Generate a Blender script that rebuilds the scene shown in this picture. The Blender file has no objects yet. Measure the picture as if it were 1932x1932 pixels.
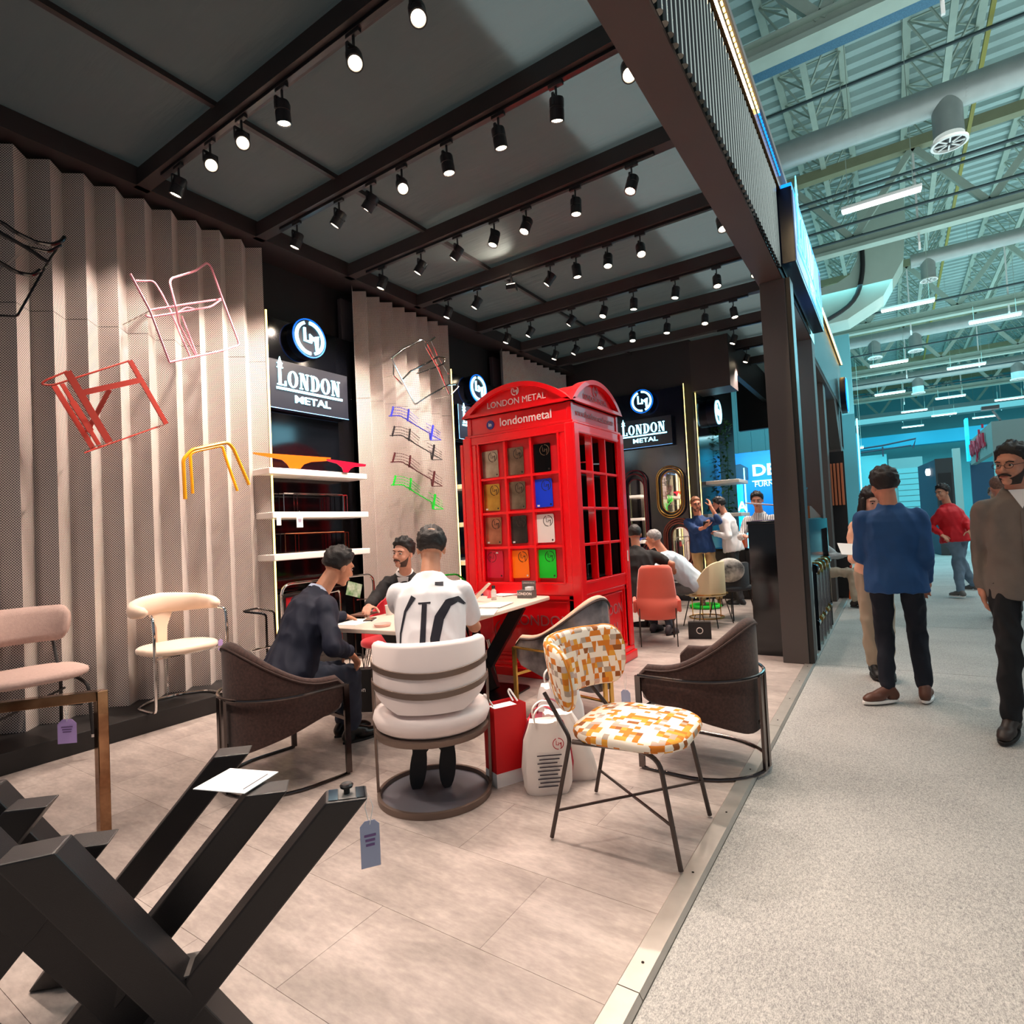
import bpy, bmesh, math, random
from math import pi, sin, cos, radians as RAD
from mathutils import Vector, Matrix, noise
from mathutils.bvhtree import BVHTree
random.seed(7)
SC = bpy.context.scene
COL = SC.collection

# ---------------------------------------------------------------- camera
FPX, CAMH = 1088.0, 1.40
_y, _p, _r = RAD(33.46), RAD(1.835), RAD(-2.85)
_f = Vector((-sin(_y)*cos(_p), cos(_y)*cos(_p), sin(_p)))
_rt = Vector((cos(_y), sin(_y), 0)); _up = _rt.cross(_f)
_R = cos(_r)*_rt + sin(_r)*_up
_U = -sin(_r)*_rt + cos(_r)*_up
CAMC = Vector((0, 0, CAMH))
cd = bpy.data.cameras.new('camera'); cam = bpy.data.objects.new('camera', cd); COL.objects.link(cam)
cd.sensor_width = 36; cd.lens = 36*FPX/1932; cd.clip_start = 0.02; cd.clip_end = 300
cam.matrix_world = Matrix(((_R.x, _U.x, -_f.x, 0), (_R.y, _U.y, -_f.y, 0), (_R.z, _U.z, -_f.z, CAMH), (0, 0, 0, 1)))
SC.camera = cam
SC.view_settings.view_transform = 'Standard'; SC.view_settings.look = 'None'
SC.view_settings.exposure = 0.0; SC.view_settings.gamma = 1.0
SC.view_settings.use_curve_mapping = False

def W(px, py, x=None, y=None, z=None):
    """photo pixel -> world point on the plane x=, y= or z="""
    d = _R*(px-966) + _U*(966-py) + _f*FPX
    if x is not None: t = (x-CAMC.x)/d.x
    elif y is not None: t = (y-CAMC.y)/d.y
    else: t = (z-CAMC.z)/d.z
    return CAMC + d*t

# ---------------------------------------------------------------- world (the rest of the lit hall beyond what is built)
wd = bpy.data.worlds.new('world'); SC.world = wd; wd.use_nodes = True
wd.node_tree.nodes['Background'].inputs[0].default_value = (0.56, 0.60, 0.66, 1)
wd.node_tree.nodes['Background'].inputs[1].default_value = 0.34

def lamp(name, kind, loc, energy, color, **k):
    l = bpy.data.lights.new(name, kind); l.energy = energy; l.color = color
    for a, v in k.items(): 
        if a not in ('aim', 'rot'): setattr(l, a, v)
    o = bpy.data.objects.new(name, l); COL.objects.link(o); o.location = loc
    if 'aim' in k: o.rotation_euler = (Vector(k['aim'])-Vector(loc)).to_track_quat('-Z', 'Y').to_euler()
    if 'rot' in k: o.rotation_euler = k['rot']
    return o
# hall high bay lighting, seen as bright strips in the roof; the light itself spreads from large soft lamps under the roof
lamp('hall_roof_light', 'AREA', (6, 12, 8.6), 850, (0.93, 1.0, 0.98), shape='RECTANGLE', size=10, size_y=16)
lamp('hall_roof_light_back', 'AREA', (4, 38, 8.6), 7800, (0.26, 0.86, 1.0), shape='RECTANGLE', size=22, size_y=34)
lamp('hall_up_light', 'AREA', (4, 22, 4.6), 1700, (0.78, 0.98, 1.0), shape='RECTANGLE', size=12, size_y=40, rot=(pi, 0, 0))

# ---------------------------------------------------------------- materials
def lin(c):
    return tuple(((v/12.92) if v <= 0.04045 else ((v+0.055)/1.055)**2.4) for v in [q/255.0 for q in c]) + (1,)
MC = {}
def mat(name, rgb, rough=0.5, metal=0.0, emit=0, var=0.0, vscale=8.0, bump=0.0, bscale=60.0, spec=0.5, coat=0, alpha=1, trans=0, var2=None, ecol=None, sheen=0):
    if name in MC: return MC[name]
    m = bpy.data.materials.new(name); MC[name] = m; m.use_nodes = True
    nt = m.node_tree; N = nt.nodes; L = nt.links; b = N['Principled BSDF']
    b.inputs['Base Color'].default_value = lin(rgb); b.inputs['Roughness'].default_value = rough
    b.inputs['Metallic'].default_value = metal; b.inputs['Specular IOR Level'].default_value = spec
    b.inputs['Coat Weight'].default_value = coat; b.inputs['Alpha'].default_value = alpha
    b.inputs['Transmission Weight'].default_value = trans
    if sheen: b.inputs['Sheen Weight'].default_value = sheen
    if emit:
        b.inputs['Emission Color'].default_value = lin(ecol or rgb); b.inputs['Emission Strength'].default_value = emit
    tc = N.new('ShaderNodeTexCoord')
    if var or var2:
        n = N.new('ShaderNodeTexNoise'); n.inputs['Scale'].default_value = vscale; n.inputs['Detail'].default_value = 6
        L.new(tc.outputs['Object'], n.inputs['Vector'])
        r = N.new('ShaderNodeValToRGB'); r.color_ramp.elements[0].position = .3; r.color_ramp.elements[1].position = .7
        c0 = lin(rgb); k = 1-var
        r.color_ramp.elements[0].color = lin(var2) if var2 else (c0[0]*k, c0[1]*k, c0[2]*k, 1)
        r.color_ramp.elements[1].color = c0
        L.new(n.outputs['Fac'], r.inputs['Fac']); L.new(r.outputs['Color'], b.inputs['Base Color'])
    if bump:
        n = N.new('ShaderNodeTexNoise'); n.inputs['Scale'].default_value = bscale; n.inputs['Detail'].default_value = 3
        L.new(tc.outputs['Object'], n.inputs['Vector'])
        u = N.new('ShaderNodeBump'); u.inputs['Strength'].default_value = bump; u.inputs['Distance'].default_value = .004
        L.new(n.outputs['Fac'], u.inputs['Height']); L.new(u.outputs['Normal'], b.inputs['Normal'])
    return m

# ---------------------------------------------------------------- mesh builder
class MB:
    def __init__(s): s.v = []; s.f = []; s.mi = []; s.cur = 0
    def add(s, vs, fs):
        o = len(s.v); s.v += [tuple(q) for q in vs]; s.f += [tuple(i+o for i in q) for q in fs]; s.mi += [s.cur]*len(fs); return s
    def box(s, c, d, rz=0, M=None):
        x, y, z = d[0]/2, d[1]/2, d[2]/2
        R = M if M is not None else Matrix.Rotation(rz, 3, 'Z')
        vs = [Vector(c) + R @ Vector(q) for q in ((-x,-y,-z),(x,-y,-z),(x,y,-z),(-x,y,-z),(-x,-y,z),(x,-y,z),(x,y,z),(-x,y,z))]
        return s.add(vs, ((0,3,2,1),(4,5,6,7),(0,1,5,4),(1,2,6,5),(2,3,7,6),(3,0,4,7)))
    def bb(s, a, b): # box by two corners
        return s.box([(a[i]+b[i])/2 for i in range(3)], [abs(b[i]-a[i]) for i in range(3)])
    def bar(s, p, q, w, h=None, up=(0,0,1)):
        p, q = Vector(p), Vector(q); h = h or w; d = q-p; L = d.length; d = d/L
        u = Vector(up); 
        if abs(d.dot(u)) > .98: u = Vector((0,1,0))
        sd = d.cross(u).normalized(); u = sd.cross(d)
        M = Matrix(((d.x, sd.x, u.x),(d.y, sd.y, u.y),(d.z, sd.z, u.z)))
        return s.box((p+q)/2, (L, w, h), M=M)
    def tube(s, pts, r, n=8, closed=False, fillet=0.0, nf=4):
        pts = [Vector(p) for p in pts]
        if fillet: pts = fil(pts, fillet, nf, closed)
        m = len(pts); rs = r if isinstance(r, (list, tuple)) else [r]*m
        if len(rs) != m: rs = [r[0]]*m
        T = []
        for i in range(m):
            a = pts[i-1] if (i > 0 or closed) else pts[i]; b = pts[(i+1) % m] if (i < m-1 or closed) else pts[i]
            t = (b-a); T.append(t.normalized() if t.length > 1e-9 else Vector((0,0,1)))
        u = Vector((0,0,1)) if abs(T[0].z) < .9 else Vector((1,0,0))
        vs = []
        for i in range(m):
            u = (u - T[i]*u.dot(T[i])); u = u.normalized() if u.length > 1e-6 else Vector((0,1,0)); w = T[i].cross(u)
            for k in range(n):
                a = 2*pi*k/n; vs.append(pts[i] + (u*cos(a)+w*sin(a))*rs[i])
        fs = []
        for i in range(m if closed else m-1):
            j = (i+1) % m
            for k in range(n): fs.append((i*n+k, i*n+(k+1) % n, j*n+(k+1) % n, j*n+k))
        if not closed: fs += [tuple(range(n))[::-1], tuple((m-1)*n+k for k in range(n))]
        return s.add(vs, fs)
    def cyl(s, p, q, r, r2=None, n=16):
        return s.tube([p, q], [r, r if r2 is None else r2], n)
    def loft(s, rings, cap=True, closed=False):
        n = len(rings[0]); vs = [p for R in rings for p in R]; m = len(rings); fs = []
        for i in range(m if closed else m-1):
            j = (i+1) % m
            for k in range(n): fs.append((i*n+k, i*n+(k+1) % n, j*n+(k+1) % n, j*n+k))
        if cap and not closed: fs += [tuple(range(n))[::-1], tuple((m-1)*n+k for k in range(n))]
        return s.add(vs, fs)
    def poly(s, pts, ext):  # planar polygon (list of 3d pts) extruded by vector
        n = len(pts); e = Vector(ext); vs = [Vector(p) for p in pts]; vs += [p+e for p in vs]
        fs = [tuple(range(n))[::-1], tuple(range(n, 2*n))] + [(k, (k+1) % n, n+(k+1) % n, n+k) for k in range(n)]
        return s.add(vs, fs)
    def ell(s, c, r, M=None, nu=12, nv=8):
        c = Vector(c); r = (r, r, r) if isinstance(r, (int, float)) else r; vs = []; fs = []
        for i in range(1, nv):
            t = pi*i/nv
            for k in range(nu):
                a = 2*pi*k/nu; q = Vector((r[0]*sin(t)*cos(a), r[1]*sin(t)*sin(a), r[2]*cos(t)))
                vs.append(c + (M @ q if M is not None else q))
        for i in range(nv-2):
            for k in range(nu): fs.append((i*nu+k, (i+1)*nu+k, (i+1)*nu+(k+1) % nu, i*nu+(k+1) % nu))
        o = len(vs); q = Vector((0,0,r[2])); q = M @ q if M is not None else q; vs += [c+q, c-q]
        for k in range(nu): fs.append((o, k, (k+1) % nu)); fs.append((o+1, (nv-2)*nu+(k+1) % nu, (nv-2)*nu+k))
        return s.add(vs, fs)
    def lathe(s, prof, c=(0,0,0), n=24, ring=False):
        if ring: prof = list(prof)+[prof[0]]
        c = Vector(c); vs = []; m = len(prof)
        for r, z in prof:
            for k in range(n): a = 2*pi*k/n; vs.append(c+Vector((r*cos(a), r*sin(a), z)))
        fs = [(i*n+k, i*n+(k+1) % n, (i+1)*n+(k+1) % n, (i+1)*n+k) for i in range(m-1) for k in range(n)]
        if prof[0][0] > 1e-6 and not ring: fs.append(tuple(range(n))[::-1])
        if prof[-1][0] > 1e-6 and not ring: fs.append(tuple((m-1)*n+k for k in range(n)))
        return s.add(vs, fs)
    def build(s, name, m, parent=None, smooth=False, bevel=0, seg=2, label=None, kind=None, sub=0, M=None):
        me = bpy.data.meshes.new(name); vs = s.v if M is None else [tuple(M @ Vector(v)) for v in s.v]
        me.from_pydata(vs, [], s.f); me.validate()
        ms = m if isinstance(m, (list, tuple)) else [m]
        for q in ms: me.materials.append(q)
        if len(ms) > 1: me.polygons.foreach_set('material_index', s.mi)
        bm = bmesh.new(); bm.from_mesh(me); bmesh.ops.recalc_face_normals(bm, faces=bm.faces)
        bm.to_mesh(me); bm.free()
        if smooth:
            me.polygons.foreach_set('use_smooth', [True]*len(me.polygons))
            if smooth != 'all': me.set_sharp_from_angle(angle=RAD(40))
        o = bpy.data.objects.new(name, me); COL.objects.link(o)
        if parent is not None: o.parent = parent
        if bevel:
            b = o.modifiers.new('bevel', 'BEVEL'); b.width = bevel; b.segments = seg; b.limit_method = 'ANGLE'; b.angle_limit = RAD(35)
        if sub:
            b = o.modifiers.new('sub', 'SUBSURF'); b.levels = sub; b.render_levels = sub
        if label: o['label'] = label
        if kind: o['kind'] = kind
        return o

def fil(pts, r, n=4, closed=False):
    out = []; m = len(pts)
    for i in range(m):
        if not closed and i in (0, m-1): out.append(pts[i]); continue
        a, b, c = pts[i-1], pts[i], pts[(i+1) % m]
        u = (a-b); v = (c-b); rr = min(r, u.length*.48, v.length*.48); u = u.normalized()*rr; v = v.normalized()*rr
        for k in range(n+1):
            t = k/n; out.append((b+u)*(1-t)**2 + b*2*t*(1-t) + (b+v)*t*t)
    return out
def rrect(w, d, r, n=5):  # rounded rectangle outline, 2D
    out = []
    for cx, cy, a0 in ((w/2-r, d/2-r, 0), (-w/2+r, d/2-r, 90), (-w/2+r, -d/2+r, 180), (w/2-r, -d/2+r, 270)):
        for k in range(n+1): a = RAD(a0+90*k/n); out.append((cx+r*cos(a), cy+r*sin(a)))
    return out
def thing(name, label, cat, loc=(0,0,0), rz=0, group=None, rot=None):
    o = bpy.data.objects.new(name, None); COL.objects.link(o); o.location = loc
    o.rotation_euler = rot if rot else (0, 0, rz); o['label'] = label; o['category'] = cat
    if group: o['group'] = group
    o.empty_display_size = .1
    return o
def tag(o, label, cat, group=None, kind=None):
    o['label'] = label; o['category'] = cat
    if group: o['group'] = group
    if kind: o['kind'] = kind
    return o
def struct(o, label=None):
    o['kind'] = 'structure'
    if label: o['label'] = label
    return o
def node(name, parent=None, loc=(0,0,0)):
    o = bpy.data.objects.new(name, None); COL.objects.link(o); o.location = loc; o.parent = parent; return o
def dup(root, loc=None, rz=None, label=None, group=None):
    r = root.copy(); COL.objects.link(r)
    if loc is not None: r.location = loc
    if rz is not None: r.rotation_euler = (0, 0, rz)
    if label: r['label'] = label
    if group: r['group'] = group
    for ch in list(root.children):
        c = ch.copy(); COL.objects.link(c); c.parent = r
        for g in ch.children:
            d = g.copy(); COL.objects.link(d); d.parent = c
    return r
def text(s, size, depth, m, name='lettering', parent=None, M=None, bold=0.0, sx=1.0, align='CENTER', thick=None):
    """lettering mesh; text in local XY plane facing +Z, transformed by M"""
    cu = bpy.data.curves.new(name, 'FONT'); cu.body = s; cu.size = size; cu.extrude = depth/2; cu.offset = bold; cu.align_x = align; cu.align_y = 'CENTER'
    cu.resolution_u = 3
    t = bpy.data.objects.new(name, cu); COL.objects.link(t)
    dg = bpy.context.evaluated_depsgraph_get(); me = bpy.data.meshes.new_from_object(t.evaluated_get(dg))
    bpy.data.objects.remove(t); me.name = name
    me.transform(Matrix.Diagonal((sx, 1, 1, 1)))
    if M is not None: me.transform(M)
    me.materials.clear(); me.materials.append(m)
    o = bpy.data.objects.new(name, me); COL.objects.link(o); o.parent = parent
    return o
def frame(o, x, y):  # 4x4 from origin, x dir, y dir
    x = Vector(x).normalized(); y = Vector(y).normalized(); z = x.cross(y)
    o = Vector(o)
    return Matrix(((x.x, y.x, z.x, o.x), (x.y, y.y, z.y, o.y), (x.z, y.z, z.z, o.z), (0,0,0,1)))
def strokes(mb, lines, w, d, M):
    """flat strokes of width w, extruded d, drawn in local XY and placed by M"""
    for l in lines:
        l = [Vector((p[0], p[1], 0)) for p in l]; L = []; R = []
        for i, p in enumerate(l):
            a = l[i-1] if i else p; b = l[i+1] if i < len(l)-1 else p; t = (b-a).normalized(); n = Vector((-t.y, t.x, 0))
            k = 1.0
            if 0 < i < len(l)-1:
                t1 = (p-a).normalized(); k = 1/max(.45, n.dot(Vector((-t1.y, t1.x, 0))))
            L.append(p+n*w/2*k); R.append(p-n*w/2*k)
        for i in range(len(l)-1):
            q = [M @ v for v in (L[i], R[i], R[i+1], L[i+1])]; e = M.to_3x3() @ Vector((0,0,d)); mb.poly(q, e)
def logo(mb, R, d, M, w=None):
    """round emblem: broken ring round a joined L and M"""
    w = w or R*.17
    ring1 = [(R*cos(RAD(a)), R*sin(RAD(a))) for a in range(-70, 96, 8)]
    ring2 = [(R*cos(RAD(a)), R*sin(RAD(a))) for a in range(112, 280, 8)]
    strokes(mb, [ring1, ring2], w, d, M)
    strokes(mb, [[(-.38*R, .62*R), (-.38*R, -.22*R), (.02*R, -.22*R)],
                 [(.06*R, -.30*R), (.06*R, .22*R), (.29*R, -.02*R), (.52*R, .22*R), (.52*R, -.72*R)]], w*.8, d, M)
def serif_word(mb, word, h, d, M, tower=True):
    """bold slab-serif capitals; returns width"""
    x = 0
    def rect(a, b, c, e): mb.poly([M @ Vector(q) for q in ((a, b, 0), (c, b, 0), (c, e, 0), (a, e, 0))], M.to_3x3() @ Vector((0,0,d)))
    for i, ch in enumerate(word):
        s = 1.0; H = h
        if i == 0: H = h*1.12
        t = .18*h; th = .07*h
        if ch == 'L':
            b = -.0; rect(x, 0, x+.62*h, th); rect(x+.1*h, 0, x+.1*h+t, H); rect(x, H-th, x+.42*h, H); rect(x+.52*h, 0, x+.62*h, .3*h)
            if tower and i == 0:  # clock tower spire standing on the L
                mb.poly([M @ Vector(q) for q in ((x+.08*h, H, 0), (x+.34*h, H, 0), (x+.34*h, H+.2*h, 0), (x+.21*h, H+.62*h, 0), (x+.08*h, H+.2*h, 0))], M.to_3x3() @ Vector((0,0,d)))
                rect(x+.02*h, H+.2*h, x+.40*h, H+.25*h)
            x += .74*h
        elif ch == 'O':
            n = 20; c = x+.36*h
            for k in range(n):
                a0, a1 = 2*pi*k/n, 2*pi*(k+1)/n
                q = [(c+.36*h*cos(a0), h/2+.52*h*sin(a0), 0), (c+.36*h*cos(a1), h/2+.52*h*sin(a1), 0), (c+.17*h*cos(a1), h/2+.45*h*sin(a1), 0), (c+.17*h*cos(a0), h/2+.45*h*sin(a0), 0)]
                mb.poly([M @ Vector(v) for v in q], M.to_3x3() @ Vector((0,0,d)))
            x += .83*h
        elif ch == 'N':
            rect(x+.08*h, 0, x+.15*h, h); rect(x+.55*h, 0, x+.62*h, h); rect(x, 0, x+.24*h, th); rect(x, h-th, x+.2*h, h); rect(x+.46*h, h-th, x+.70*h, h)
            mb.poly([M @ Vector(q) for q in ((x+.08*h, h, 0), (x+.30*h, h, 0), (x+.62*h, 0, 0), (x+.44*h, 0, 0))], M.to_3x3() @ Vector((0,0,d)))
            x += .82*h
        elif ch == 'D':
            rect(x, 0, x+.3*h, th); rect(x, h-th, x+.3*h, h); rect(x+.08*h, 0, x+.08*h+t, h)
            n = 10
            for k in range(n):
                a0, a1 = -pi/2+pi*k/n, -pi/2+pi*(k+1)/n; c = x+.28*h
                q = [(c+.40*h*cos(a0), h/2+.5*h*sin(a0), 0), (c+.40*h*cos(a1), h/2+.5*h*sin(a1), 0), (c+.19*h*cos(a1), h/2+.43*h*sin(a1), 0), (c+.19*h*cos(a0), h/2+.43*h*sin(a0), 0)]
                mb.poly([M @ Vector(v) for v in q], M.to_3x3() @ Vector((0,0,d)))
            x += .79*h
    return x
# ---------------------------------------------------------------- materials used across
blk = mat('satin_black', (30, 27, 28), .45, bump=.05, bscale=300)
beamM = mat('beam_brown_black', (50, 42, 42), .55, var=.15, vscale=3)
colM = mat('column_grey', (82, 76, 74), .6, var=.08, vscale=2)
gloss = mat('gloss_black', (8, 9, 14), .09, spec=.6)
wallblk = mat('wall_black_paint', (34, 31, 33), .7, var=.1, vscale=2)
alu = mat('brushed_aluminium', (205, 198, 190), .38, metal=.7, var=.12, vscale=14)
chrome = mat('chrome', (225, 222, 220), .08, metal=1)
dchrome = mat('dark_chrome', (70, 64, 62), .16, metal=1)
white = mat('white_lacquer', (238, 232, 226), .4)
paper = mat('paper_white', (240, 240, 238), .7)
goldM = mat('gold_metal', (214, 170, 90), .25, metal=1)
warmE = mat('warm_led', (255, 236, 150), emit=4.5, ecol=(255, 226, 120))
glassE = mat('blue_white_led', (235, 252, 255), emit=3.0, ecol=(150, 232, 255))
blueE = mat('blue_led', (40, 150, 235), emit=2.2, ecol=(10, 130, 240))
lensE = mat('lamp_lens_glow', (255, 246, 225), emit=26, ecol=(255, 232, 196))
tubeE = mat('hall_tube_glow', (255, 255, 255), emit=7, ecol=(240, 252, 255))
plantG = mat('leaf_green', (70, 120, 40), .5, var=.4, vscale=30)

def nodes_mat(name, rough=.5):
    m = bpy.data.materials.new(name); MC[name] = m; m.use_nodes = True
    return m, m.node_tree.nodes, m.node_tree.links, m.node_tree.nodes['Principled BSDF']
def math_(N, L, op, a, b=None, c=None):
    n = N.new('ShaderNodeMath'); n.operation = op
    for i, v in enumerate((a, b, c)):
        if v is None: continue
        if isinstance(v, (int, float)): n.inputs[i].default_value = v
        else: L.new(v, n.inputs[i])
    return n.outputs[0]
def tile_mat():
    m, N, L, b = nodes_mat('stone_look_vinyl')
    tc = N.new('ShaderNodeTexCoord'); geo = N.new('ShaderNodeNewGeometry')
    n1 = N.new('ShaderNodeTexNoise'); n1.inputs['Scale'].default_value = 2.6; n1.inputs['Detail'].default_value = 9; n1.inputs['Roughness'].default_value = .68
    n2 = N.new('ShaderNodeTexNoise'); n2.inputs['Scale'].default_value = 22; n2.inputs['Detail'].default_value = 5
    mp = N.new('ShaderNodeMapping'); mp.inputs['Scale'].default_value = (1, 2.4, 1)
    L.new(geo.outputs['Position'], mp.inputs['Vector']); L.new(mp.outputs[0], n1.inputs['Vector']); L.new(mp.outputs[0], n2.inputs['Vector'])
    oi = N.new('ShaderNodeObjectInfo')
    s = math_(N, L, 'ADD', math_(N, L, 'MULTIPLY', n1.outputs['Fac'], .75), math_(N, L, 'MULTIPLY', n2.outputs['Fac'], .25))
    s = math_(N, L, 'ADD', s, math_(N, L, 'MULTIPLY', math_(N, L, 'SUBTRACT', oi.outputs['Random'], .5), .07))
    r = N.new('ShaderNodeValToRGB'); e = r.color_ramp.elements
    e[0].position = .30; e[0].color = lin((134, 123, 118)); e[1].position = .68; e[1].color = lin((196, 183, 175))
    x = e.new(.5); x.color = lin((168, 155, 148))
    L.new(s, r.inputs[0]); L.new(r.outputs[0], b.inputs['Base Color']); b.inputs['Roughness'].default_value = .42; b.inputs['Specular IOR Level'].default_value = .35
    u = N.new('ShaderNodeBump'); u.inputs['Strength'].default_value = .12; u.inputs['Distance'].default_value = .004
    L.new(n2.outputs['Fac'], u.inputs['Height']); L.new(u.outputs[0], b.inputs['Normal'])
    return m
def carpet_mat():
    m, N, L, b = nodes_mat('grey_needle_felt')
    tc = N.new('ShaderNodeNewGeometry')
    def nz(s, d, v=(1, 1, 1)):
        mp = N.new('ShaderNodeMapping'); mp.inputs['Scale'].default_value = v; n = N.new('ShaderNodeTexNoise'); n.inputs['Scale'].default_value = s; n.inputs['Detail'].default_value = d
        L.new(tc.outputs['Position'], mp.inputs[0]); L.new(mp.outputs[0], n.inputs['Vector']); return n.outputs['Fac']
    a = nz(330, 5, (1, .45, 1)); c = nz(1.6, 4); d = nz(110, 3, (1, .5, 1))
    s = math_(N, L, 'ADD', math_(N, L, 'MULTIPLY', a, .55), math_(N, L, 'ADD', math_(N, L, 'MULTIPLY', c, .15), math_(N, L, 'MULTIPLY', d, .3)))
    r = N.new('ShaderNodeValToRGB'); e = r.color_ramp.elements
    e[0].position = .34; e[0].color = lin((122, 122, 122)); e[1].position = .64; e[1].color = lin((200, 197, 192))
    L.new(s, r.inputs[0]); L.new(r.outputs[0], b.inputs['Base Color']); b.inputs['Roughness'].default_value = 1; b.inputs['Specular IOR Level'].default_value = .1
    u = N.new('ShaderNodeBump'); u.inputs['Strength'].default_value = .5; u.inputs['Distance'].default_value = .004
    L.new(a, u.inputs['Height']); L.new(u.outputs[0], b.inputs['Normal'])
    return m
def perf_mat():
    m, N, L, b = nodes_mat('perforated_sheet')
    geo = N.new('ShaderNodeNewGeometry'); sep = N.new('ShaderNodeSeparateXYZ'); L.new(geo.outputs['Position'], sep.inputs[0])
    u = math_(N, L, 'MULTIPLY', sep.outputs['Y'], 1.5); v = sep.outputs['Z']; P = 1/.0135
    a = math_(N, L, 'MULTIPLY', math_(N, L, 'ADD', u, v), P*.7071); c = math_(N, L, 'MULTIPLY', math_(N, L, 'SUBTRACT', u, v), P*.7071)
    fa = math_(N, L, 'SUBTRACT', math_(N, L, 'FRACT', a), .5); fc = math_(N, L, 'SUBTRACT', math_(N, L, 'FRACT', c), .5)
    r2 = math_(N, L, 'ADD', math_(N, L, 'MULTIPLY', fa, fa), math_(N, L, 'MULTIPLY', fc, fc))
    hole = math_(N, L, 'LESS_THAN', r2, .125)
    mx = N.new('ShaderNodeMix'); mx.data_type = 'RGBA'; L.new(hole, mx.inputs[0])
    mx.inputs[6].default_value = lin((226, 214, 206)); mx.inputs[7].default_value = lin((52, 42, 48))
    L.new(mx.outputs[2], b.inputs['Base Color']); b.inputs['Roughness'].default_value = .5
    return m
def fabric_mat():
    m, N, L, b = nodes_mat('stretched_grey_fabric')
    geo = N.new('ShaderNodeNewGeometry'); mp = N.new('ShaderNodeMapping'); mp.inputs['Scale'].default_value = (1.2, 9, 1); mp.inputs['Rotation'].default_value = (0, 0, .5)
    n = N.new('ShaderNodeTexNoise'); n.inputs['Scale'].default_value = 1.5; n.inputs['Detail'].default_value = 6; L.new(geo.outputs['Position'], mp.inputs[0]); L.new(mp.outputs[0], n.inputs['Vector'])
    b.inputs['Base Color'].default_value = lin((106, 112, 111)); b.inputs['Roughness'].default_value = .9
    u = N.new('ShaderNodeBump'); u.inputs['Strength'].default_value = .5; u.inputs['Distance'].default_value = .03; L.new(n.outputs['Fac'], u.inputs['Height']); L.new(u.outputs[0], b.inputs['Normal'])
    t = N.new('ShaderNodeBsdfTranslucent'); t.inputs[0].default_value = lin((98, 104, 102)); ms = N.new('ShaderNodeMixShader'); ms.inputs[0].default_value = .5
    out = N['Material Output']; L.new(b.outputs[0], ms.inputs[1]); L.new(t.outputs[0], ms.inputs[2]); L.new(ms.outputs[0], out.inputs['Surface'])
    return m
tileM, carpM, perfM, fabM = tile_mat(), carpet_mat(), perf_mat(), fabric_mat()

# ---------------------------------------------------------------- floors
fl = struct(MB().bb((-5.6, -2.2, -.06), (-.76, 14.2, -.006)).build('floor', mat('floor_joint', (168, 152, 141), .8)))
tw, tl = .914, .457
tm = MB().box((0, 0, -.004), (tw-.0016, tl-.0016, .008)).build('tile', tileM, fl, bevel=0).data
first = [o for o in fl.children][0]; k = 0; y = -2.1
while y < 13.9:
    off = (int(round(y/tl)) % 2)*tw*.5; x = -.79-tw/2-off*.999
    xs = [x+tw] if off else []
    while x > -5.3: xs.append(x); x -= tw
    for x in xs:
        if x > -.79-tw/2+.01: 
            o = MB().box((0, 0, -.004), (tw/2-.0016, tl-.0016, .008)).build('tile', tileM, fl); o.location = (-.79-tw/4, y+tl/2, 0); continue
        if k == 0: o = first
        else: o = bpy.data.objects.new('tile', tm); COL.objects.link(o); o.parent = fl
        o.location = (x, y+tl/2, 0); k += 1
    y += tl
ys = [-2.2, 1.64, 4.2, 6.17, 8.72, 11.2, 14.2]
edge = struct(MB().bb((-.775, -2.2, -.05), (-.72, 14.2, -.008)).build('trim_1', alu))
for a, b in zip(ys, ys[1:]):
    m_ = MB(); m_.poly([(-.79, a+.002, .0005), (-.785, a+.002, .006), (-.716, a+.002, .006), (-.706, a+.002, -.012), (-.706, a+.002, -.03), (-.716, a+.002, -.004), (-.79, a+.002, -.001)], (0, b-a-.004, 0))
    s_ = m_.build('threshold_strip', alu, edge)
    mm = MB(); yy = a+.12
    while yy < b: mm.cyl((-.75, yy, .0055), (-.75, yy, .0075), .005, n=8); yy += .55
    mm.build('screws', dchrome, edge, kind='stuff')
fa = struct(MB().bb((-45, -6, -.09), (50, 70, -.025)).build('floor', mat('hall_concrete', (120, 122, 120), .9)))
for a, b in ((-4, 6.2), (6.206, 8.62), (8.626, 13.2), (13.206, 20), (20.006, 62)):
    MB().bb((-.704, a, -.024), (3.3 if b < 30 else 4.2, b, -.016)).build('carpet_strip', carpM, fa)
MB().bb((-24, 14.3, -.024), (-.71, 62, -.017)).build('carpet_strip', carpM, fa)
MB().bb((3.31, -4, -.024), (30, 62, -.017)).build('carpet_strip', carpM, fa)

# ---------------------------------------------------------------- left wall, platform, pleated screens
wl = struct(MB().bb((-5.7, -2.2, 0), (-5.56, 10.5, 4.7)).build('wall_left', wallblk))
pf = struct(MB().bb((-5.56, -2.2, 0), (-4.82, 3.5, .14)).build('trim_2', mat('platform_black', (30, 27, 27), .55, var=.2, vscale=5), bevel=.004))
def screen(ya, n, label, z0=.14, zs=3.24, z1=4.42, skip=0):
    t = thing('pleated_screen', label, 'wall panel', (0, 0, 0))
    for i in range(n):
        y = ya+i*.2225
        for (za, zb) in ((z0, zs-.002), (zs+.002, z1)):
            pts = [(-5.232, y), (-5.355, y+.118), (-5.349, y+.126), (-5.232, y+.2225)]
            ring = [(px, py) for px, py in pts] + [(px-.003, py) for px, py in pts[::-1]]
            MB().poly([(a, b, za) for a, b in ring], (0, 0, zb-za)).build('pleat', perfM, t)
    MB().bb((-5.50, ya, z0), (-5.44, ya+n*.2225, z1-.1)).build('backing_board', mat('screen_back', (66, 58, 62), .8), t)
    return t
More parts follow.
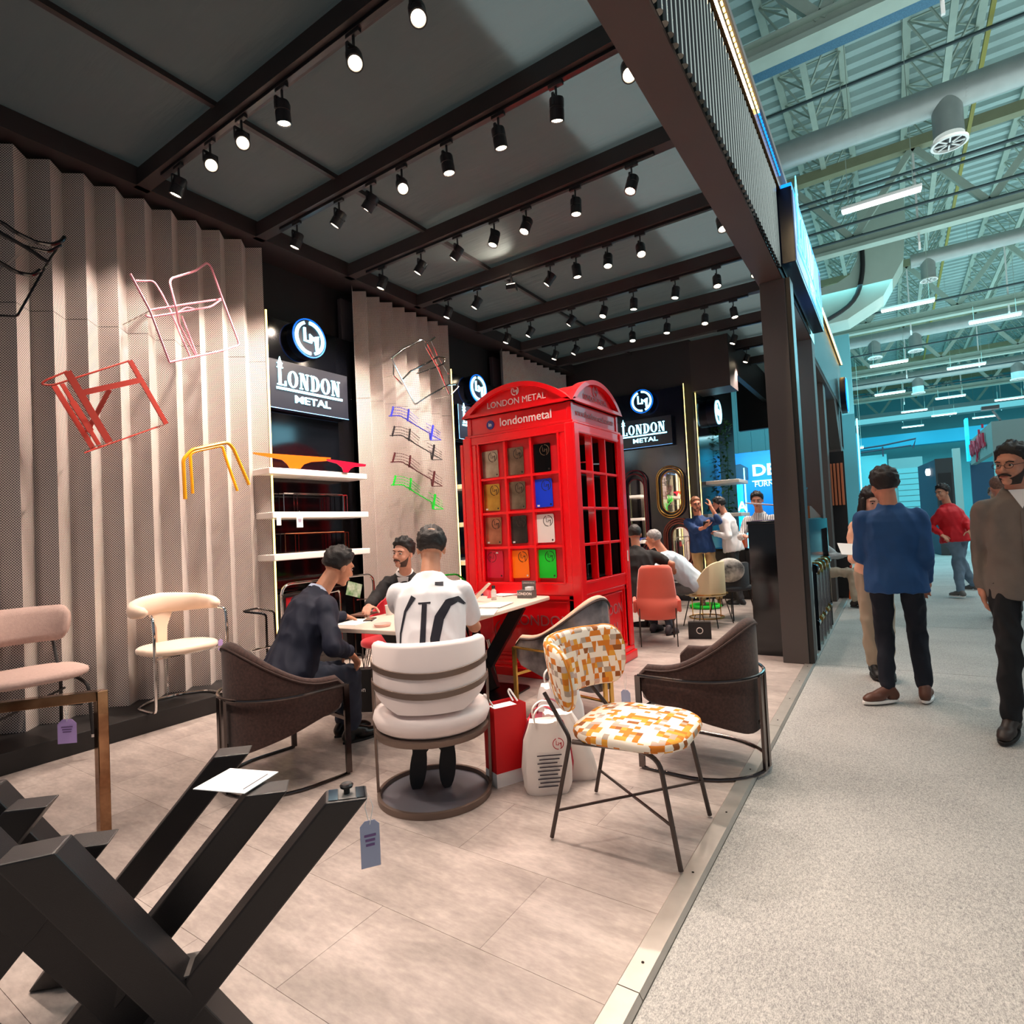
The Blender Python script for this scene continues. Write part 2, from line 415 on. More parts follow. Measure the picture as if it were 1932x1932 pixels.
screen(-.492, 9, 'cream perforated pleated screen nearest the camera, behind the black wire chair frame')
screen(1.5105, 9, 'cream perforated pleated wall screen behind the pink and red hanging frames')
screen(4.69, 8, 'cream perforated pleated wall screen holding the four small wire racks', z0=0, zs=3.1)
screen(7.86, 10, 'cream perforated pleated screen seen above and behind the red telephone box', z0=0, zs=3.1)
# recessed glossy bays between the screens
def ledline(p, q, label, w=.014):
    t = thing('led_strip', label, 'light strip', p)
    d = Vector(q)-Vector(p); MB().bar((0, 0, 0), d, w+.012, .008, up=(1, 0, 0)).build('channel', alu, t)
    MB().bar((.006, 0, 0), d+Vector((.006, 0, 0)), w, .008, up=(1, 0, 0)).build('diffuser', warmE, t)
for i, (a, b) in enumerate(((3.40, 4.95), (6.38, 8.1))):
    bay = tag(MB().bb((-5.438, a, 0), (-5.40, b, 3.80)).build('display_bay', gloss, bevel=.003), ('glossy black wall bay with the first illuminated sign, left of the table' if i == 0 else 'glossy black wall bay mostly hidden behind the red telephone box'), 'wall panel')
    ledline((-5.225, (3.527 if i == 0 else 6.482), .16), (-5.225, (3.527 if i == 0 else 6.482), 3.78), ('warm light strip up the left edge of the first sign bay' if i == 0 else 'warm light strip up the left edge of the bay behind the telephone box'))
lamp('bay_glow', 'AREA', (-5.36, 3.50, 2), 10, (1, .85, .5), shape='RECTANGLE', size=.04, size_y=3.4, rot=(pi/2, 0, pi))
# back wall block with sign bay and side return
wb = struct(MB().bb((-5.56, 10.3, 0), (-2.86, 13.4, 4.7)).build('wall_back', wallblk))
tag(MB().bb((-4.62, 10.24, 0), (-3.02, 10.298, 3.83)).build('display_bay', mat('gloss_navy', (12, 14, 30), .16, spec=.6)), 'glossy dark blue back panel with the round-framed mirrors', 'wall panel')
tag(MB().bb((-2.858, 10.46, 0), (-2.83, 11.9, 3.83)).build('display_bay', gloss), 'glossy black side panel with a round sign, right of the corner light strips', 'wall panel')
ledline((-2.99, 10.236, .05), (-2.99, 10.236, 3.86), 'warm light strip on the back wall, left one of the corner pair')
ledline((-2.845, 10.43, .05), (-2.845, 10.43, 3.86), 'warm light strip on the back wall corner, right one of the pair')

# ---------------------------------------------------------------- booth ceiling
ce = MB(); nx, ny = 44, 110; X0, X1, Y0, Y1 = -5.56, -.98, -2.2, 14
vs = []; fs = []
for j in range(ny+1):
    for i in range(nx+1):
        x = X0+(X1-X0)*i/nx; y = Y0+(Y1-Y0)*j/ny
        w = noise.noise(Vector((x*.8, y*.6, 3)))*.03 + .012*sin(x*9+3*noise.noise(Vector((x*.5, y, 0))))*max(0, noise.noise(Vector((x*.4, y*.9, 9))))
        vs.append((x, y, 4.66-.03*sin(pi*((y-2.36) % 1.17)/1.17)+w))
for j in range(ny):
    for i in range(nx): a = j*(nx+1)+i; fs.append((a, a+1, a+nx+2, a+nx+1))
struct(ce.add(vs, fs).build('ceiling', fabM, smooth='all'))
BY = [.1, 2.36, 3.45, 4.61, 5.77, 7.12, 8.35, 9.6, 10.9, 12.2]
for i, y in enumerate(BY):
    struct(MB().bb((-5.2 if y < 10 else -2.86, y-.055, 4.46), (-.98, y+.055, 4.60)).build('trim_%d' % (i+30), beamM))
struct(MB().bb((-5.56, -2.2, 4.46), (-5.14, 10.3, 4.62)).build('trim_12', beamM))
struct(MB().bb((-3.97, -2.2, 4.585), (-3.93, 10.3, 4.625)).build('trim_13', beamM))
struct(MB().bb((-2.86, 10.3, 3.7), (-2.2, 10.9, 4.6)).build('trim_14', beamM))
struct(MB().bb((-2.30, 10.9, 4.0), (-2.2, 14, 4.6)).build('trim_15', beamM))
# front fascia: boxed beam with half round ribs, dark cap and light strips
fb = struct(MB().bb((-.985, -2.2, 3.70), (-.765, 8.75, 4.64)).build('trim_16', mat('fascia_soffit', (74, 62, 60), .6, var=.1, vscale=2)))
rib = mat('dark_mirror_rib', (104, 110, 108), .10, metal=1)
fas = thing('ribbed_fascia', 'dark mirror-ribbed fascia with glowing top edge running above the stand front', 'fascia', (-.765, -.5, 3.70))
r0 = MB(); r0.lathe([(.0, 0), (.021, 0), (.021, .80), (.0, .80)], n=12); o0 = r0.build('rib', rib, fas, smooth=True)
i = 0
while i*.076 < 8.6:
    y = i*.076
    if not (6.35 < y < 9.0):
        o = o0 if i == 0 else o0.copy()
        if i: COL.objects.link(o)
        o.location = (.013, y, .005)
    i += 1
MB().bb((0, -1.6, .0), (.008, 9.24, .94)).build('backing', gloss, fas)
MB().bb((.008, -1.6, .80), (.05, 9.24, .88)).build('glowing_band', mat('bronze_gloss', (140, 96, 60), .25, metal=.6), fas)
MB().bb((-.02, -1.6, .92), (.085, 9.24, .975)).build('cap', blk, fas)
def ledrow(y0, y1, z, m_, x=.062):
    q = MB(); y = y0
    while y < y1: q.box((x, y, z), (.012, .03, .012)); y += .055
    q.build('led_row', m_, fas, kind='stuff')
ledrow(-1.4, 5.4, .905, mat('gold_led', (255, 214, 130), emit=9, ecol=(255, 196, 96)))
ledrow(5.4, 6.4, .905, blueE)
ledrow(9.0-.5, 9.2, .905, mat('gold_led', (255, 214, 130)))
lamp('fascia_strip_light', 'AREA', (-.69, 1.7, 4.60), 45, (1, .72, .4), shape='RECTANGLE', size=.03, size_y=6.2, rot=(0, RAD(-10), 0))
# projecting sign box on the fascia: letters face the aisle
sg = thing('illuminated_sign', 'blue glowing box sign with long white letters projecting from the stand fascia over the aisle', 'sign', (-.62, 5.95, 3.78))
MB().bb((-.13, 0, 0), (0, 2.55, .72)).build('sign_box', mat('sign_blue_black', (6, 18, 44), .25), sg, bevel=.006)
MB().bb((-.09, .02, .73), (0, 2.53, .76)).build('edge_light', blueE, sg)
sgE = mat('sign_letter_cyan', (150, 230, 255), emit=2.6, ecol=(90, 205, 255))
MB().bb((.0, .03, .03), (.004, 2.52, .69)).build('blue_face', mat('sign_face_blue', (8, 60, 130), .3, emit=.35, ecol=(0, 70, 190)), sg)
m_ = MB(); wdt = serif_word(m_, 'LONDON', .40, .010, frame((.005, .22, .26), (0, 1, 0), (0, 0, 1)));
m_.bb((.005, .18, .19), (.014, 2.3, .215)); m_.build('lettering', sgE, sg)
text('METAL', .15, .010, sgE, 'lettering', sg, frame((.010, 1.3, .10), (0, 1, 0), (0, 0, 1)), bold=.006, sx=1.3)
lamp('sign_glow', 'AREA', (-.5, 7.2, 4.1), 25, (.3, .8, 1), shape='RECTANGLE', size=2.4, size_y=.6, rot=(0, pi/2, 0))
# second stretch of fascia with chamfered corners, beyond the first columns
fb2 = struct(MB().bb((-.985, 8.75, 3.55), (-.80, 14.2, 4.64)).build('trim_17', mat('fascia_soffit', (74, 62, 60))))
f2 = thing('string_fascia', 'fascia of fine hanging chains with golden light strip, farther along the stand front', 'fascia', (-.79, 8.8, 3.55))
q = MB()
for i in range(130): q.box((.01, .03+i*.041, .52), (.006, .010, .98))
q.build('chain_strings', mat('chain_silver', (110, 118, 118), .3, metal=.8), f2, kind='stuff')
MB().bb((-.01, 0, 1.03), (.06, 5.4, 1.10)).build('cap', blk, f2)
q = MB()
for i in range(95): q.box((.055, .05+i*.055, 1.015), (.02, .034, .02))
q.build('led_row', mat('gold_led', (255, 214, 130)), f2, kind='stuff')
rs = thing('round_sign', 'round blue glowing sign at the far end of the stand fascia', 'sign', (-.70, 13.25, 3.76))
m_ = MB(); m_.cyl((-.04, 0, 0), (.06, 0, 0), .36, n=32); m_.build('housing', mat('sign_blue_black', (6, 18, 44)), rs, smooth=True)
m_ = MB(); m_.cyl((.061, 0, 0), (.075, 0, 0), .33, n=32); m_.build('face', blueE, rs, smooth=True)
# header over the opening at the back of the stand, with a rounded corner
hd = MB().bb((-2.86, 13.95, 3.42), (-.80, 14.1, 4.7)); hd.poly([(-1.35, 13.95, 3.43), (-.80, 13.95, 3.43), (-.80, 13.95, 2.75), (-.88, 13.95, 3.05), (-1.05, 13.95, 3.30)], (0, .15, 0)); struct(hd.build('wall_header', wallblk))
# columns
def column(x0, x1, y0, y1, z1, label):
    return tag(MB().bb((x0, y0, 0), (x1, y1, z1)).build('column', colM, bevel=.004), label, 'column')
column(-.97, -.745, 6.07, 6.32, 3.70, 'tall brown-grey square column at the stand edge, right of the glossy black counter')
column(-1.02, -.76, 8.42, 8.72, 3.70, 'second brown-grey column, directly behind the glossy black sample cabinet')
column(-1.22, -.84, 10.6, 10.95, 3.60, 'dark column beside the copper slatted display, third from the front')
column(-1.10, -.80, 13.2, 13.6, 3.56, 'farthest dark column at the end of the stand front')
m_ = MB(); m_.poly([(-.985, 13.2, 2.7), (-.985, 13.2, 3.56), (-.985, 12.3, 3.56)], (.18, 0, 0)); struct(m_.build('trim_18', colM))
tag(MB().bb((-.742, 6.09, .01), (-.70, 6.30, 3.70)).build('corner_post', blk), 'thin gloss black edge strip on the aisle side of the first column', 'trim')

# ---------------------------------------------------------------- track lights
rail = mat('track_black', (24, 22, 26), .35)
hous = mat('spot_housing', (34, 30, 34), .4)
ROWS = [(.1, [-1.6, -2.5, -3.4, -4.3]), (2.36, [-4.57, -4.11, -3.70, -3.23, -2.53, -2.02, -1.52]), (3.45, [-4.57, -3.97, -3.56, -3.20, -2.72, -2.23, -1.75, -1.23]),  # first row is added out of view to light the foreground from above
        (4.61, [-4.63, -4.05, -3.55, -3.09, -2.72, -2.20, -1.67]), (5.77, [-4.64, -4.17, -3.12, -2.79, -2.41, -2.04, -1.22]),
        (7.12, [-4.63, -4.22, -3.55, -3.07, -2.65, -2.10, -1.60, -1.17]), (8.35, [-4.5, -4.12, -3.67, -3.16, -2.62, -2.07, -1.68]),
        (10.9, [-2.02, -1.5]), (9.6, [-1.95, -1.35])]
TCAM = {(1, 2), (1, 4), (1, 5), (1, 6), (2, 3), (2, 7), (1, 1)}
names = ['added unseen','first', 'second', 'third', 'fourth', 'fifth', 'sixth', 'rear', 'seventh']
ordn = ['leftmost', 'second from the left', 'third from the left', 'fourth from the left', 'fifth from the left', 'sixth from the left', 'seventh from the left', 'rightmost of eight']
def head_mesh(tiltM):
    h = MB(); R = Matrix.Translation((0, 0, -.06)) @ tiltM
    h.lathe([(.0, .01), (.046, .01), (.05, 0), (.05, -.05), (.047, -.052), (.047, -.06), (.05, -.062), (.05, -.13), (.042, -.13), (.036, -.118), (.0, -.118)], n=20)
    h.v = [tuple(R @ Vector(v)) for v in h.v]
    l = MB(); l.lathe([(.0, -.1235), (.0375, -.1235), (.0375, -.1195), (0, -.1195)], n=20); l.v = [tuple(R @ Vector(v)) for v in l.v]
    return h, l
for ri, (y, xs) in enumerate(ROWS):
    a, b = min(xs)-.25, max(xs)+.2
    tr = thing('lighting_track', 'black lighting track under the %s ceiling beam' % names[ri], 'track', (0, y, 4.455))
    MB().bb((a, -.018, -.022), (min(b, -1.0), .018, .004)).build('rail', rail, tr, bevel=.002)
    for xi, x in enumerate(xs):
        t = thing('track_spotlight', 'black cylinder spotlight, %s on the %s ceiling beam' % (ordn[xi], names[ri]), 'spotlight', (x, y, 4.433), group=None)
        MB().box((0, 0, -.012), (.11, .03, .028)).build('adapter', hous, t, bevel=.003)
        m_ = MB(); m_.bar((0, 0, -.02), (0, 0, -.12), .012); m_.box((0, .0, -.10), (.016, .11, .012)); m_.box((0, .055, -.14), (.016, .004, .08)); m_.box((0, -.055, -.14), (.016, .004, .08)); m_.build('bracket', hous, t)
        if (ri, xi) in TCAM: aim = Vector((-x*.55, -(y)*.45, -2.6))      # swung towards the aisle
        elif ri == 0: aim = Vector((.1, .35, -1))
        elif xi == 0: aim = Vector((-.55, -.25, -1.5))
        elif xi == 1: aim = Vector((-1.0, -.45, -1.6)) 
        elif xi == 2 and ri < 6: aim = Vector((-1.35, -.4, -1.7))
        else: aim = Vector((random.uniform(-.35, .4), (random.uniform(.15, .8) if ri in (1, 2) else random.uniform(-.75, .1)), -1.7))
        aim.normalize(); q = aim.to_track_quat('-Z', 'Y').to_matrix().to_4x4()
        h, l = head_mesh(Matrix.Translation((0, 0, -.10)) @ q @ Matrix.Translation((0, 0, .04)))
        h.build('housing', hous, t, smooth=True); l.build('lens', lensE, t)
        pos = Vector((x, y, 4.433-.16)) + aim*.13
        lamp('spot_beam', 'SPOT', pos, (125 if xi > 2 else (120 if ri == 0 else (240, 300, 210)[xi])), (1.0, .82, .70), spot_size=RAD(78), spot_blend=1.0, shadow_soft_size=.04, rot=aim.to_track_quat('-Z', 'Y').to_euler())
# flood on the fourth beam turned up at the fabric
t = thing('track_floodlight', 'small black flat floodlight turned up at the fabric, on the fourth beam', 'spotlight', (-3.62, 5.70, 4.40))
MB().bar((0, 0, .05), (.02, 0, -.10), .02).build('bracket', hous, t); MB().box((.02, -.02, -.14), (.12, .10, .06), rz=.3).build('housing', hous, t, bevel=.006)
MB().box((.02, -.02, -.107), (.10, .08, .004), rz=.3).build('lens', lensE, t)
lamp('flood_beam', 'SPOT', (-3.60, 5.62, 4.32), 30, (1, .9, .75), spot_size=RAD(100), spot_blend=.6, shadow_soft_size=.03, aim=(-3.7, 5.3, 4.62))
# wall washers over the left screen and soft bounce of the lit stand
for y in (2.6, 3.6, 5.2, 6.6):
    pass
# ================================================================ the hall beyond the stand
roofM = mat('roof_sheet_pale_teal', (186, 206, 202), .6, var=.12, vscale=1.5)
stl = mat('hall_steel_pale', (178, 192, 178), .6, var=.12, vscale=3)
stl2 = mat('hall_steel_olive', (150, 150, 118), .6, var=.12, vscale=3)
ductM = mat('galvanised_duct', (176, 180, 176), .42, metal=.35, var=.12, vscale=4)
q = MB(); rng = []; y = 4.0
prof = []
while y < 63: prof += [(y, 12.55), (y+.20, 12.55), (y+.25, 12.70), (y+.40, 12.70), (y+.45, 12.55)]; y += .45
vs = [(-22, a, b) for a, b in prof] + [(40, a, b) for a, b in prof]; n = len(prof)
q.add(vs, [(i, i+1, n+i+1, n+i) for i in range(n-1)]); struct(q.build('ceiling', roofM))
g0 = thing('roof_girder', 'pale triangular lattice girder under the hall roof', 'girder', (-1.8, 8, 11.4), group='lattice roof girders')
for cx, cz, w in ((0, 1.05, .16), (1.4, 1.05, .16), (.7, 0, .13)): MB().bb((cx-w/2, 0, cz-.04), (cx+w/2, 54, cz+.04)).build('chord', stl, g0)
q = MB(); y = 0
while y < 53.5:
    for cx in (0, 1.4):
        q.bar((.7, y, 0), (cx, y+.6, 1.05), .035); q.bar((cx, y+.6, 1.05), (.7, y+1.2, 0), .035)
    q.bar((0, y+.6, 1.05), (1.4, y+.6, 1.05), .03); q.bar((0, y+.6, 1.07), (1.4, y+1.8, 1.07), .03); y += 1.2
q.build('bracing', stl, g0, kind='stuff')
for k in list(range(-5, 0)) + list(range(1, 9)): dup(g0, (-1.8+2.7*k, 8, 11.4))
for i, y in enumerate((10.2, 19, 28, 37, 46, 55)):
    t = thing('roof_truss', '%s large steel roof truss with V-shaped webs across the hall' % ('nearest', 'second', 'third', 'fourth', 'fifth', 'farthest')[i], 'truss', (-20, y, 9))
    MB().bb((0, -.16, -.14), (58, .16, -.05)).build('chord', stl, t); MB().bb((0, -.05, -.12), (58, .05, .17)).build('chord', stl, t)
    MB().bb((0, -.15, .15), (58, .15, .19)).build('chord', stl, t)
    MB().bb((0, -.14, 2.15), (58, .14, 2.42)).build('chord', stl2, t)
    x = 1.5
    while x < 56:
        MB().bar((x, 0, .15), (x-1.5, 0, 2.2), .13, .16).build('web', stl, t) if 10 < x < 40 else None
        MB().bar((x, 0, .15), (x+1.5, 0, 2.2), .13, .16).build('web', stl, t) if 10 < x < 40 else None
        x += 3
    q = MB(); x = 3.0
    while x < 56: q.bar((x, 0, -.6), (x, 0, 2.3), .05); x += 3
    q.build('hanger_rods', white, t, kind='stuff')
def xduct(y, z, r, x0, x1, label, stubs):
    t = thing('round_duct', label, 'duct', (0, y, z))
    m_ = MB(); m_.cyl((x0, 0, 0), (x1, 0, 0), r, n=28); m_.build('main_pipe', ductM, t, smooth=True)
    q = MB(); x = x0+.6
    while x < x1: q.cyl((x, 0, 0), (x+.03, 0, 0), r*1.012, n=28); x += 1.8
    q.build('seams', ductM, t, kind='stuff')
    q = MB(); x = x0+.5
    while x < x1: q.bar((x, 0, r), (x, 0, 12.5-z), .012); x += 3.6
    q.build('hanger_rods', stl, t, kind='stuff')
    for sx in stubs:
        m_ = MB(); m_.cyl((sx, 0, 0), (sx, 0, -r*3.3), r*.92, n=24); m_.build('outlet', ductM, t, smooth=True)
        m_ = MB(); m_.lathe([(r*.8, -r*3.24), (r*1.12, -r*3.28), (r*1.12, -r*3.46), (r*.96, -r*3.48), (r*.94, -r*3.32)], (sx, 0, 0), ring=True); m_.build('outlet_ring', white, t, smooth=True)
        m_ = MB(); m_.cyl((sx, 0, -r*3.30), (sx, 0, -r*3.31), r*.93, n=20); m_.build('outlet_core', blk, t)
        m_ = MB()
        for k in range(8): a = k*pi/4; m_.bar((sx+.2*r*cos(a), .2*r*sin(a), -r*3.4), (sx+r*.9*cos(a), r*.9*sin(a), -r*3.4), .1*r, .02)
        m_.build('outlet_vanes', white, t, kind='stuff')
xduct(14, 9.38, .27, -8, 16, 'big round ventilation duct crossing the hall roof, with a drum outlet, top right', [1.32, 9])
xduct(23.2, 9.62, .22, .95, 20, 'thinner round duct with a drum outlet in the middle of the hall roof', [1.4, 8])
xduct(31.5, 9.4, .26, -6, 20, 'pale round duct far back under the hall roof', [-.3, 1.25, 8])
xduct(41, 9.2, .3, -10, 22, 'farthest round duct under the hall roof', [1.6, 6])
# large rectangular duct with an upward bend
t = thing('rectangular_duct', 'large pale sheet-metal rectangular duct with a curved bend by the truss', 'duct', (0, 22, 0))
def sweep(path, w, h):
    rings = []
    for i, p in enumerate(path):
        a = Vector(path[max(i-1, 0)]); b = Vector(path[min(i+1, len(path)-1)]); d = (b-a).normalized(); nrm = Vector((-d.z, 0, d.x))
        rings.append([Vector(p)+nrm*h/2+Vector((0, w/2, 0)), Vector(p)+nrm*h/2-Vector((0, w/2, 0)), Vector(p)-nrm*h/2-Vector((0, w/2, 0)), Vector(p)-nrm*h/2+Vector((0, w/2, 0))])
    m_ = MB(); m_.loft(rings); return m_
pth = [(-7, 0, 8.2), (-2.2, 0, 8.2), (-1.0, 0, 8.25), (-.3, 0, 8.6), (.1, 0, 9.3), (.2, 0, 10.3), (.2, 0, 11.3)]
swm = sweep(pth, 1.2, 1.25).v
for i in range(len(pth)-1): MB().loft([swm[i*4:i*4+4], swm[i*4+4:i*4+8]]).build('duct_section', mat('duct_sheet_cream', (190, 204, 190), .5, var=.08, vscale=2), t)
q = MB(); 
for x in (-6, -4.6, -3.2, -1.8): q.bb((x, -.63, 7.55), (x+.05, .63, 8.86))
q.build('flanges', stl, t, kind='stuff')
m_ = MB(); m_.tube([(-4, -.72, 7.6), (-1.6, -.72, 7.62), (-.6, -.72, 8.1), (-.35, -.72, 9.0), (-.35, -.72, 10.2)], .07, fillet=.5); tag(m_.build('black_cable_duct', blk, smooth=True), 'black flexible hose curving up beside the rectangular duct', 'hose').location = (0, 22, 0)
# pipes and trays
def xpipe(px, py, z, r, m, name, label, cat='pipe', x0=-8, x1=16, sq=False):
    p = W(px, py, z=z); m_ = MB()
    if sq: m_.bb((x0, -.17, -.03), (x1, .17, .03))
    else: m_.cyl((x0, 0, 0), (x1, 0, 0), r, n=10)
    o = m_.build(name, m, smooth=not sq); o.location = (0, p.y, z); tag(o, label, cat)
xpipe(1560, 52, 11.2, .05, mat('pipe_red', (150, 22, 40), .4), 'sprinkler_pipe', 'dark red sprinkler pipe crossing the roof at the top')
t_ = mat('tray_blue', (92, 140, 170), .5, metal=.3, var=.35, vscale=40)
xpipe(1560, 85, 11.0, .05, t_, 'cable_tray', 'blue-grey perforated cable tray beside the red pipe', 'cable tray', sq=True)
for px, py, z in ((1700, 120, 10.8), (1700, 330, 9.2), (1700, 342, 9.9), (1700, 395, 8.9), (1800, 395, 9.0), (1800, 560, 8.7), (1800, 640, 8.6), (1800, 700, 8.6), (1800, 722, 8.7)):
    xpipe(px, py, z, .035, mat('conduit_dark', (52, 70, 72), .5), 'conduit', 'dark conduit pipe crossing under the hall roof at pixel row %d' % py if False else 'dark thin conduit crossing under the hall roof')
ORD = ['nearest', 'second nearest', 'third nearest', 'fourth nearest', 'fifth nearest', 'sixth nearest', 'seventh nearest', 'eighth nearest', 'ninth nearest', 'tenth nearest', 'eleventh nearest', 'farthest']
for k, o in enumerate(sorted([o for o in COL.objects if o.name.startswith('conduit')], key=lambda o: o.location.y)): o['group'] = 'thin roof conduits'; o['label'] = 'dark thin conduit crossing under the hall roof, '+ORD[k]+' to the camera'
p = W(1850, 130, z=11.0); m_ = MB().bb((-.04, 5, -.04), (.04, 60, .04)); o = m_.build('gas_pipe', mat('pipe_yellow', (150, 140, 50), .5)); o.location = (p.x, 0, 11); tag(o, 'yellow gas pipe running lengthwise under the roof', 'pipe')
# luminaires
LM_ = [(1661,380,'nearest large'),(1712,578,'second from the stand fascia'),(1877,602,''),(1677,687,''),(1823,692,''),(1679,743,''),(1793,750,''),(1905,753,''),(1725,776,''),(1781,783,''),(1858,787,''),(1722,805,''),(1607,847,''),(1772,851,'')]
for i, (px, py, s) in enumerate(LM_):
    z = 8.0 if i < 13 else 6.5
    if i == 12: z = 4.5
    p = W(px, py, z=z)
    lab = 'long white hall luminaire hanging nearest, above the round sign' if i == 0 else ('long white hall luminaire hanging in front of the rectangular duct' if i == 1 else 'bright strip luminaire far down the hall, %s of its group' % ORD[i-2])
    t = thing('hall_luminaire', lab, 'ceiling lamp', p, group=None if i < 2 else 'strip luminaires down the hall')
    L_ = 1.45 if i < 12 else 1.0
    MB().bb((-L_/2, -.09, .02), (L_/2, .09, .09)).build('body', white, t, bevel=.01); MB().bb((-L_/2+.02, -.08, -.02), (L_/2-.02, .08, .02)).build('tube', tubeE, t, bevel=.01)
    q = MB(); q.bar((-L_*.4, 0, .09), (-L_*.4, 0, 12.5-z), .012); q.build('hanger_rod', stl, t); q = MB(); q.bar((L_*.4, 0, .09), (L_*.4, 0, 12.5-z), .012); q.build('hanger_rod', stl, t)
# far end walls
tealW = mat('far_wall_teal', (120, 196, 204), .8, var=.10, vscale=.5); cyW = mat('far_wall_cyan', (60, 176, 208), .8, var=.1, vscale=.4); grW = mat('far_wall_grey', (140, 160, 160), .8, var=.1, vscale=.5)
struct(MB().bb((-22, 60, 0), (40, 60.4, 12.6)).build('wall_back', tealW))
struct(MB().bb((-22, 8, 0), (-21.6, 60, 12.6)).build('wall_left', cyW))
struct(MB().bb((-21, 52, 8.2), (40, 53, 8.9)).build('trim_19', grW)); struct(MB().bb((-21, 56, 6.6), (40, 57, 7.6)).build('trim_20', cyW))
for x0, x1, z1, lab in ((-1.9, -.2, 5.6, 'pale teal wall block at the far end, left of the roller door'), (-.1, 1.9, 5.2, 'grey wall block with a roller door at the far end of the aisle')):
    b = tag(MB().bb((x0, 50, 0), (x1, 52, z1)).build('service_block', tealW if x0 < -1 else grW), lab, 'wall block')
d = struct(MB().bb((.35, 49.9, 0), (1.75, 50.02, 4.6)).build('door_1', grW)); 
for k in range(11): MB().bb((.37, 49.86, .1+k*.4), (1.73, 49.92, .44+k*.4)).build('slat', mat('roller_grey', (130, 178, 182), .6), d)
t = thing('pipe_gantry', 'dark pipe gantry on the far wall above the service block', 'pipe rack', (0, 49.5, 0))
m_ = MB(); m_.tube([(-2.2, 0, 6.1), (-.4, 0, 6.2), (1.6, 0, 6.45), (1.4, 0, 5.8)], .06); m_.tube([(-2.2, 0, 5.8), (1.3, 0, 6.0)], .05); m_.bar((-.4, 0, 6.1), (-.4, 0, 5.4), .1); m_.build('pipes', mat('pipe_dark', (50, 40, 60), .5), t)
# cyan lit stand along the left of the aisle beyond our stand
t = thing('cyan_stand', 'bright cyan framed stand just past the end of the stand fascia', 'stand', (-1.15, 27, 0))
cyE = mat('cyan_glow', (40, 190, 235), emit=1.1, ecol=(20, 170, 230))
MB().bb((-3, 0, 0), (.15, 1.0, 4.6)).build('body', cyW, t)
for x in (-.55, -.28, .1): MB().bb((x, -.05, 0), (x+.06, -.001, 5.2)).build('light_bar', mat('cyan_bar', (190, 245, 255), emit=1.6, ecol=(150, 235, 255)), t)
MB().bb((-1.4, -.03, 1.6), (-.6, -.001, 4.0)).build('light_panel', cyE, t)
# dark stand in the middle distance
t = thing('dark_stand', 'dark grey stand with a small round light, in the middle of the aisle distance', 'stand', (.78, 22, 0))
MB().bb((.36, 0, 0), (.80, 2.6, 2.95)).build('tower', mat('stand_charcoal', (58, 60, 62), .6), t); m_ = MB(); m_.poly([(.0, 2.4, 0), (.36, 0, 0), (.36, 0, 2.93), (.0, 2.4, 2.90)], (.02, .1, 0)); m_.build('side_wall', mat('stand_navy', (42, 52, 74), .6), t)
MB().bb((.42, -.02, 1.3), (.74, -.001, 2.5)).build('recess', blk, t)
m_ = MB(); m_.cyl((.24, .75, 2.6), (.17, .73, 2.6), .11, n=16); m_.build('round_light', mat('hall_white_glow', (255, 255, 255), emit=3), t)
tag(MB().bb((1.88, 26, 0), (2.10, 26.3, 3.55)).build('pillar', mat('pillar_pale', (176, 200, 196), .6)), 'pale square pillar behind the man in the red jacket', 'pillar')
# right hand stand with red script lettering
t = thing('grey_stand', 'grey fascia stand with red script lettering, at the far right of the aisle', 'stand', (3.0, 25.9, 0))
gy = mat('stand_fascia_grey', (128, 122, 116), .6, var=.06, vscale=1)
MB().bb((0, 0, 2.95), (14, .2, 4.35)).build('fascia', gy, t); MB().bb((0, .2, 3.3), (.2, 7, 4.35)).build('fascia', gy, t)
MB().bb((-.1, 6.8, 3.5), (0, 7.4, 5.4)).build('flag_panel', cyE, t)
MB().bb((0, 7.2, 0), (14, 7.4, 3.4)).build('back_wall', mat('stand_navy', (42, 52, 74), .6), t); MB().bb((.02, .02, 0), (.3, .3, 2.95)).build('post', mat('pillar_pale', (176,200,196)), t)
MB().bb((2.0, 1.5, 2.2), (5.5, 1.6, 2.94)).build('header_light', mat('cyan_glow', (40,190,235)), t)
m_ = MB(); Mx = frame((-.03, 6.2, 3.82), (0, -1, 0), (0, 0, 1)); red = mat('letter_red', (196, 12, 46), .5)
cur = [[(0, .3), (.2, -.1), (.45, -.1), (.55, .3), (.55, -.15), (.8, .1)], [(1.0, -.15), (1.0, .3), (1.3, .3), (1.5, .1), (1.3, -.15), (1.0, -.1)], [(1.8, .3), (1.9, -.1), (2.2, -.1), (2.35, .3), (2.3, -.4), (2.0, -.5)],
       [(2.7, .3), (2.55, .0), (2.8, -.15), (3.05, .1), (2.8, .35)], [(3.3, -.15), (3.35, .6)], [(3.6, -.15), (3.65, .35), (4.0, .3), (4.1, -.1)], [(4.4, .35), (4.4, -.15), (4.75, -.1)], [(4.4, .6), (4.5, .6)]]
strokes(m_, cur, .14, .06, Mx); m_.build('lettering', red, t)
m_ = MB(); m_.bar((.8, 3, 4.36), (.2, 1.2, 4.9), .06); m_.box((.1, .9, 4.95), (.5, .3, .12)); m_.build('arm_light', blk, t)
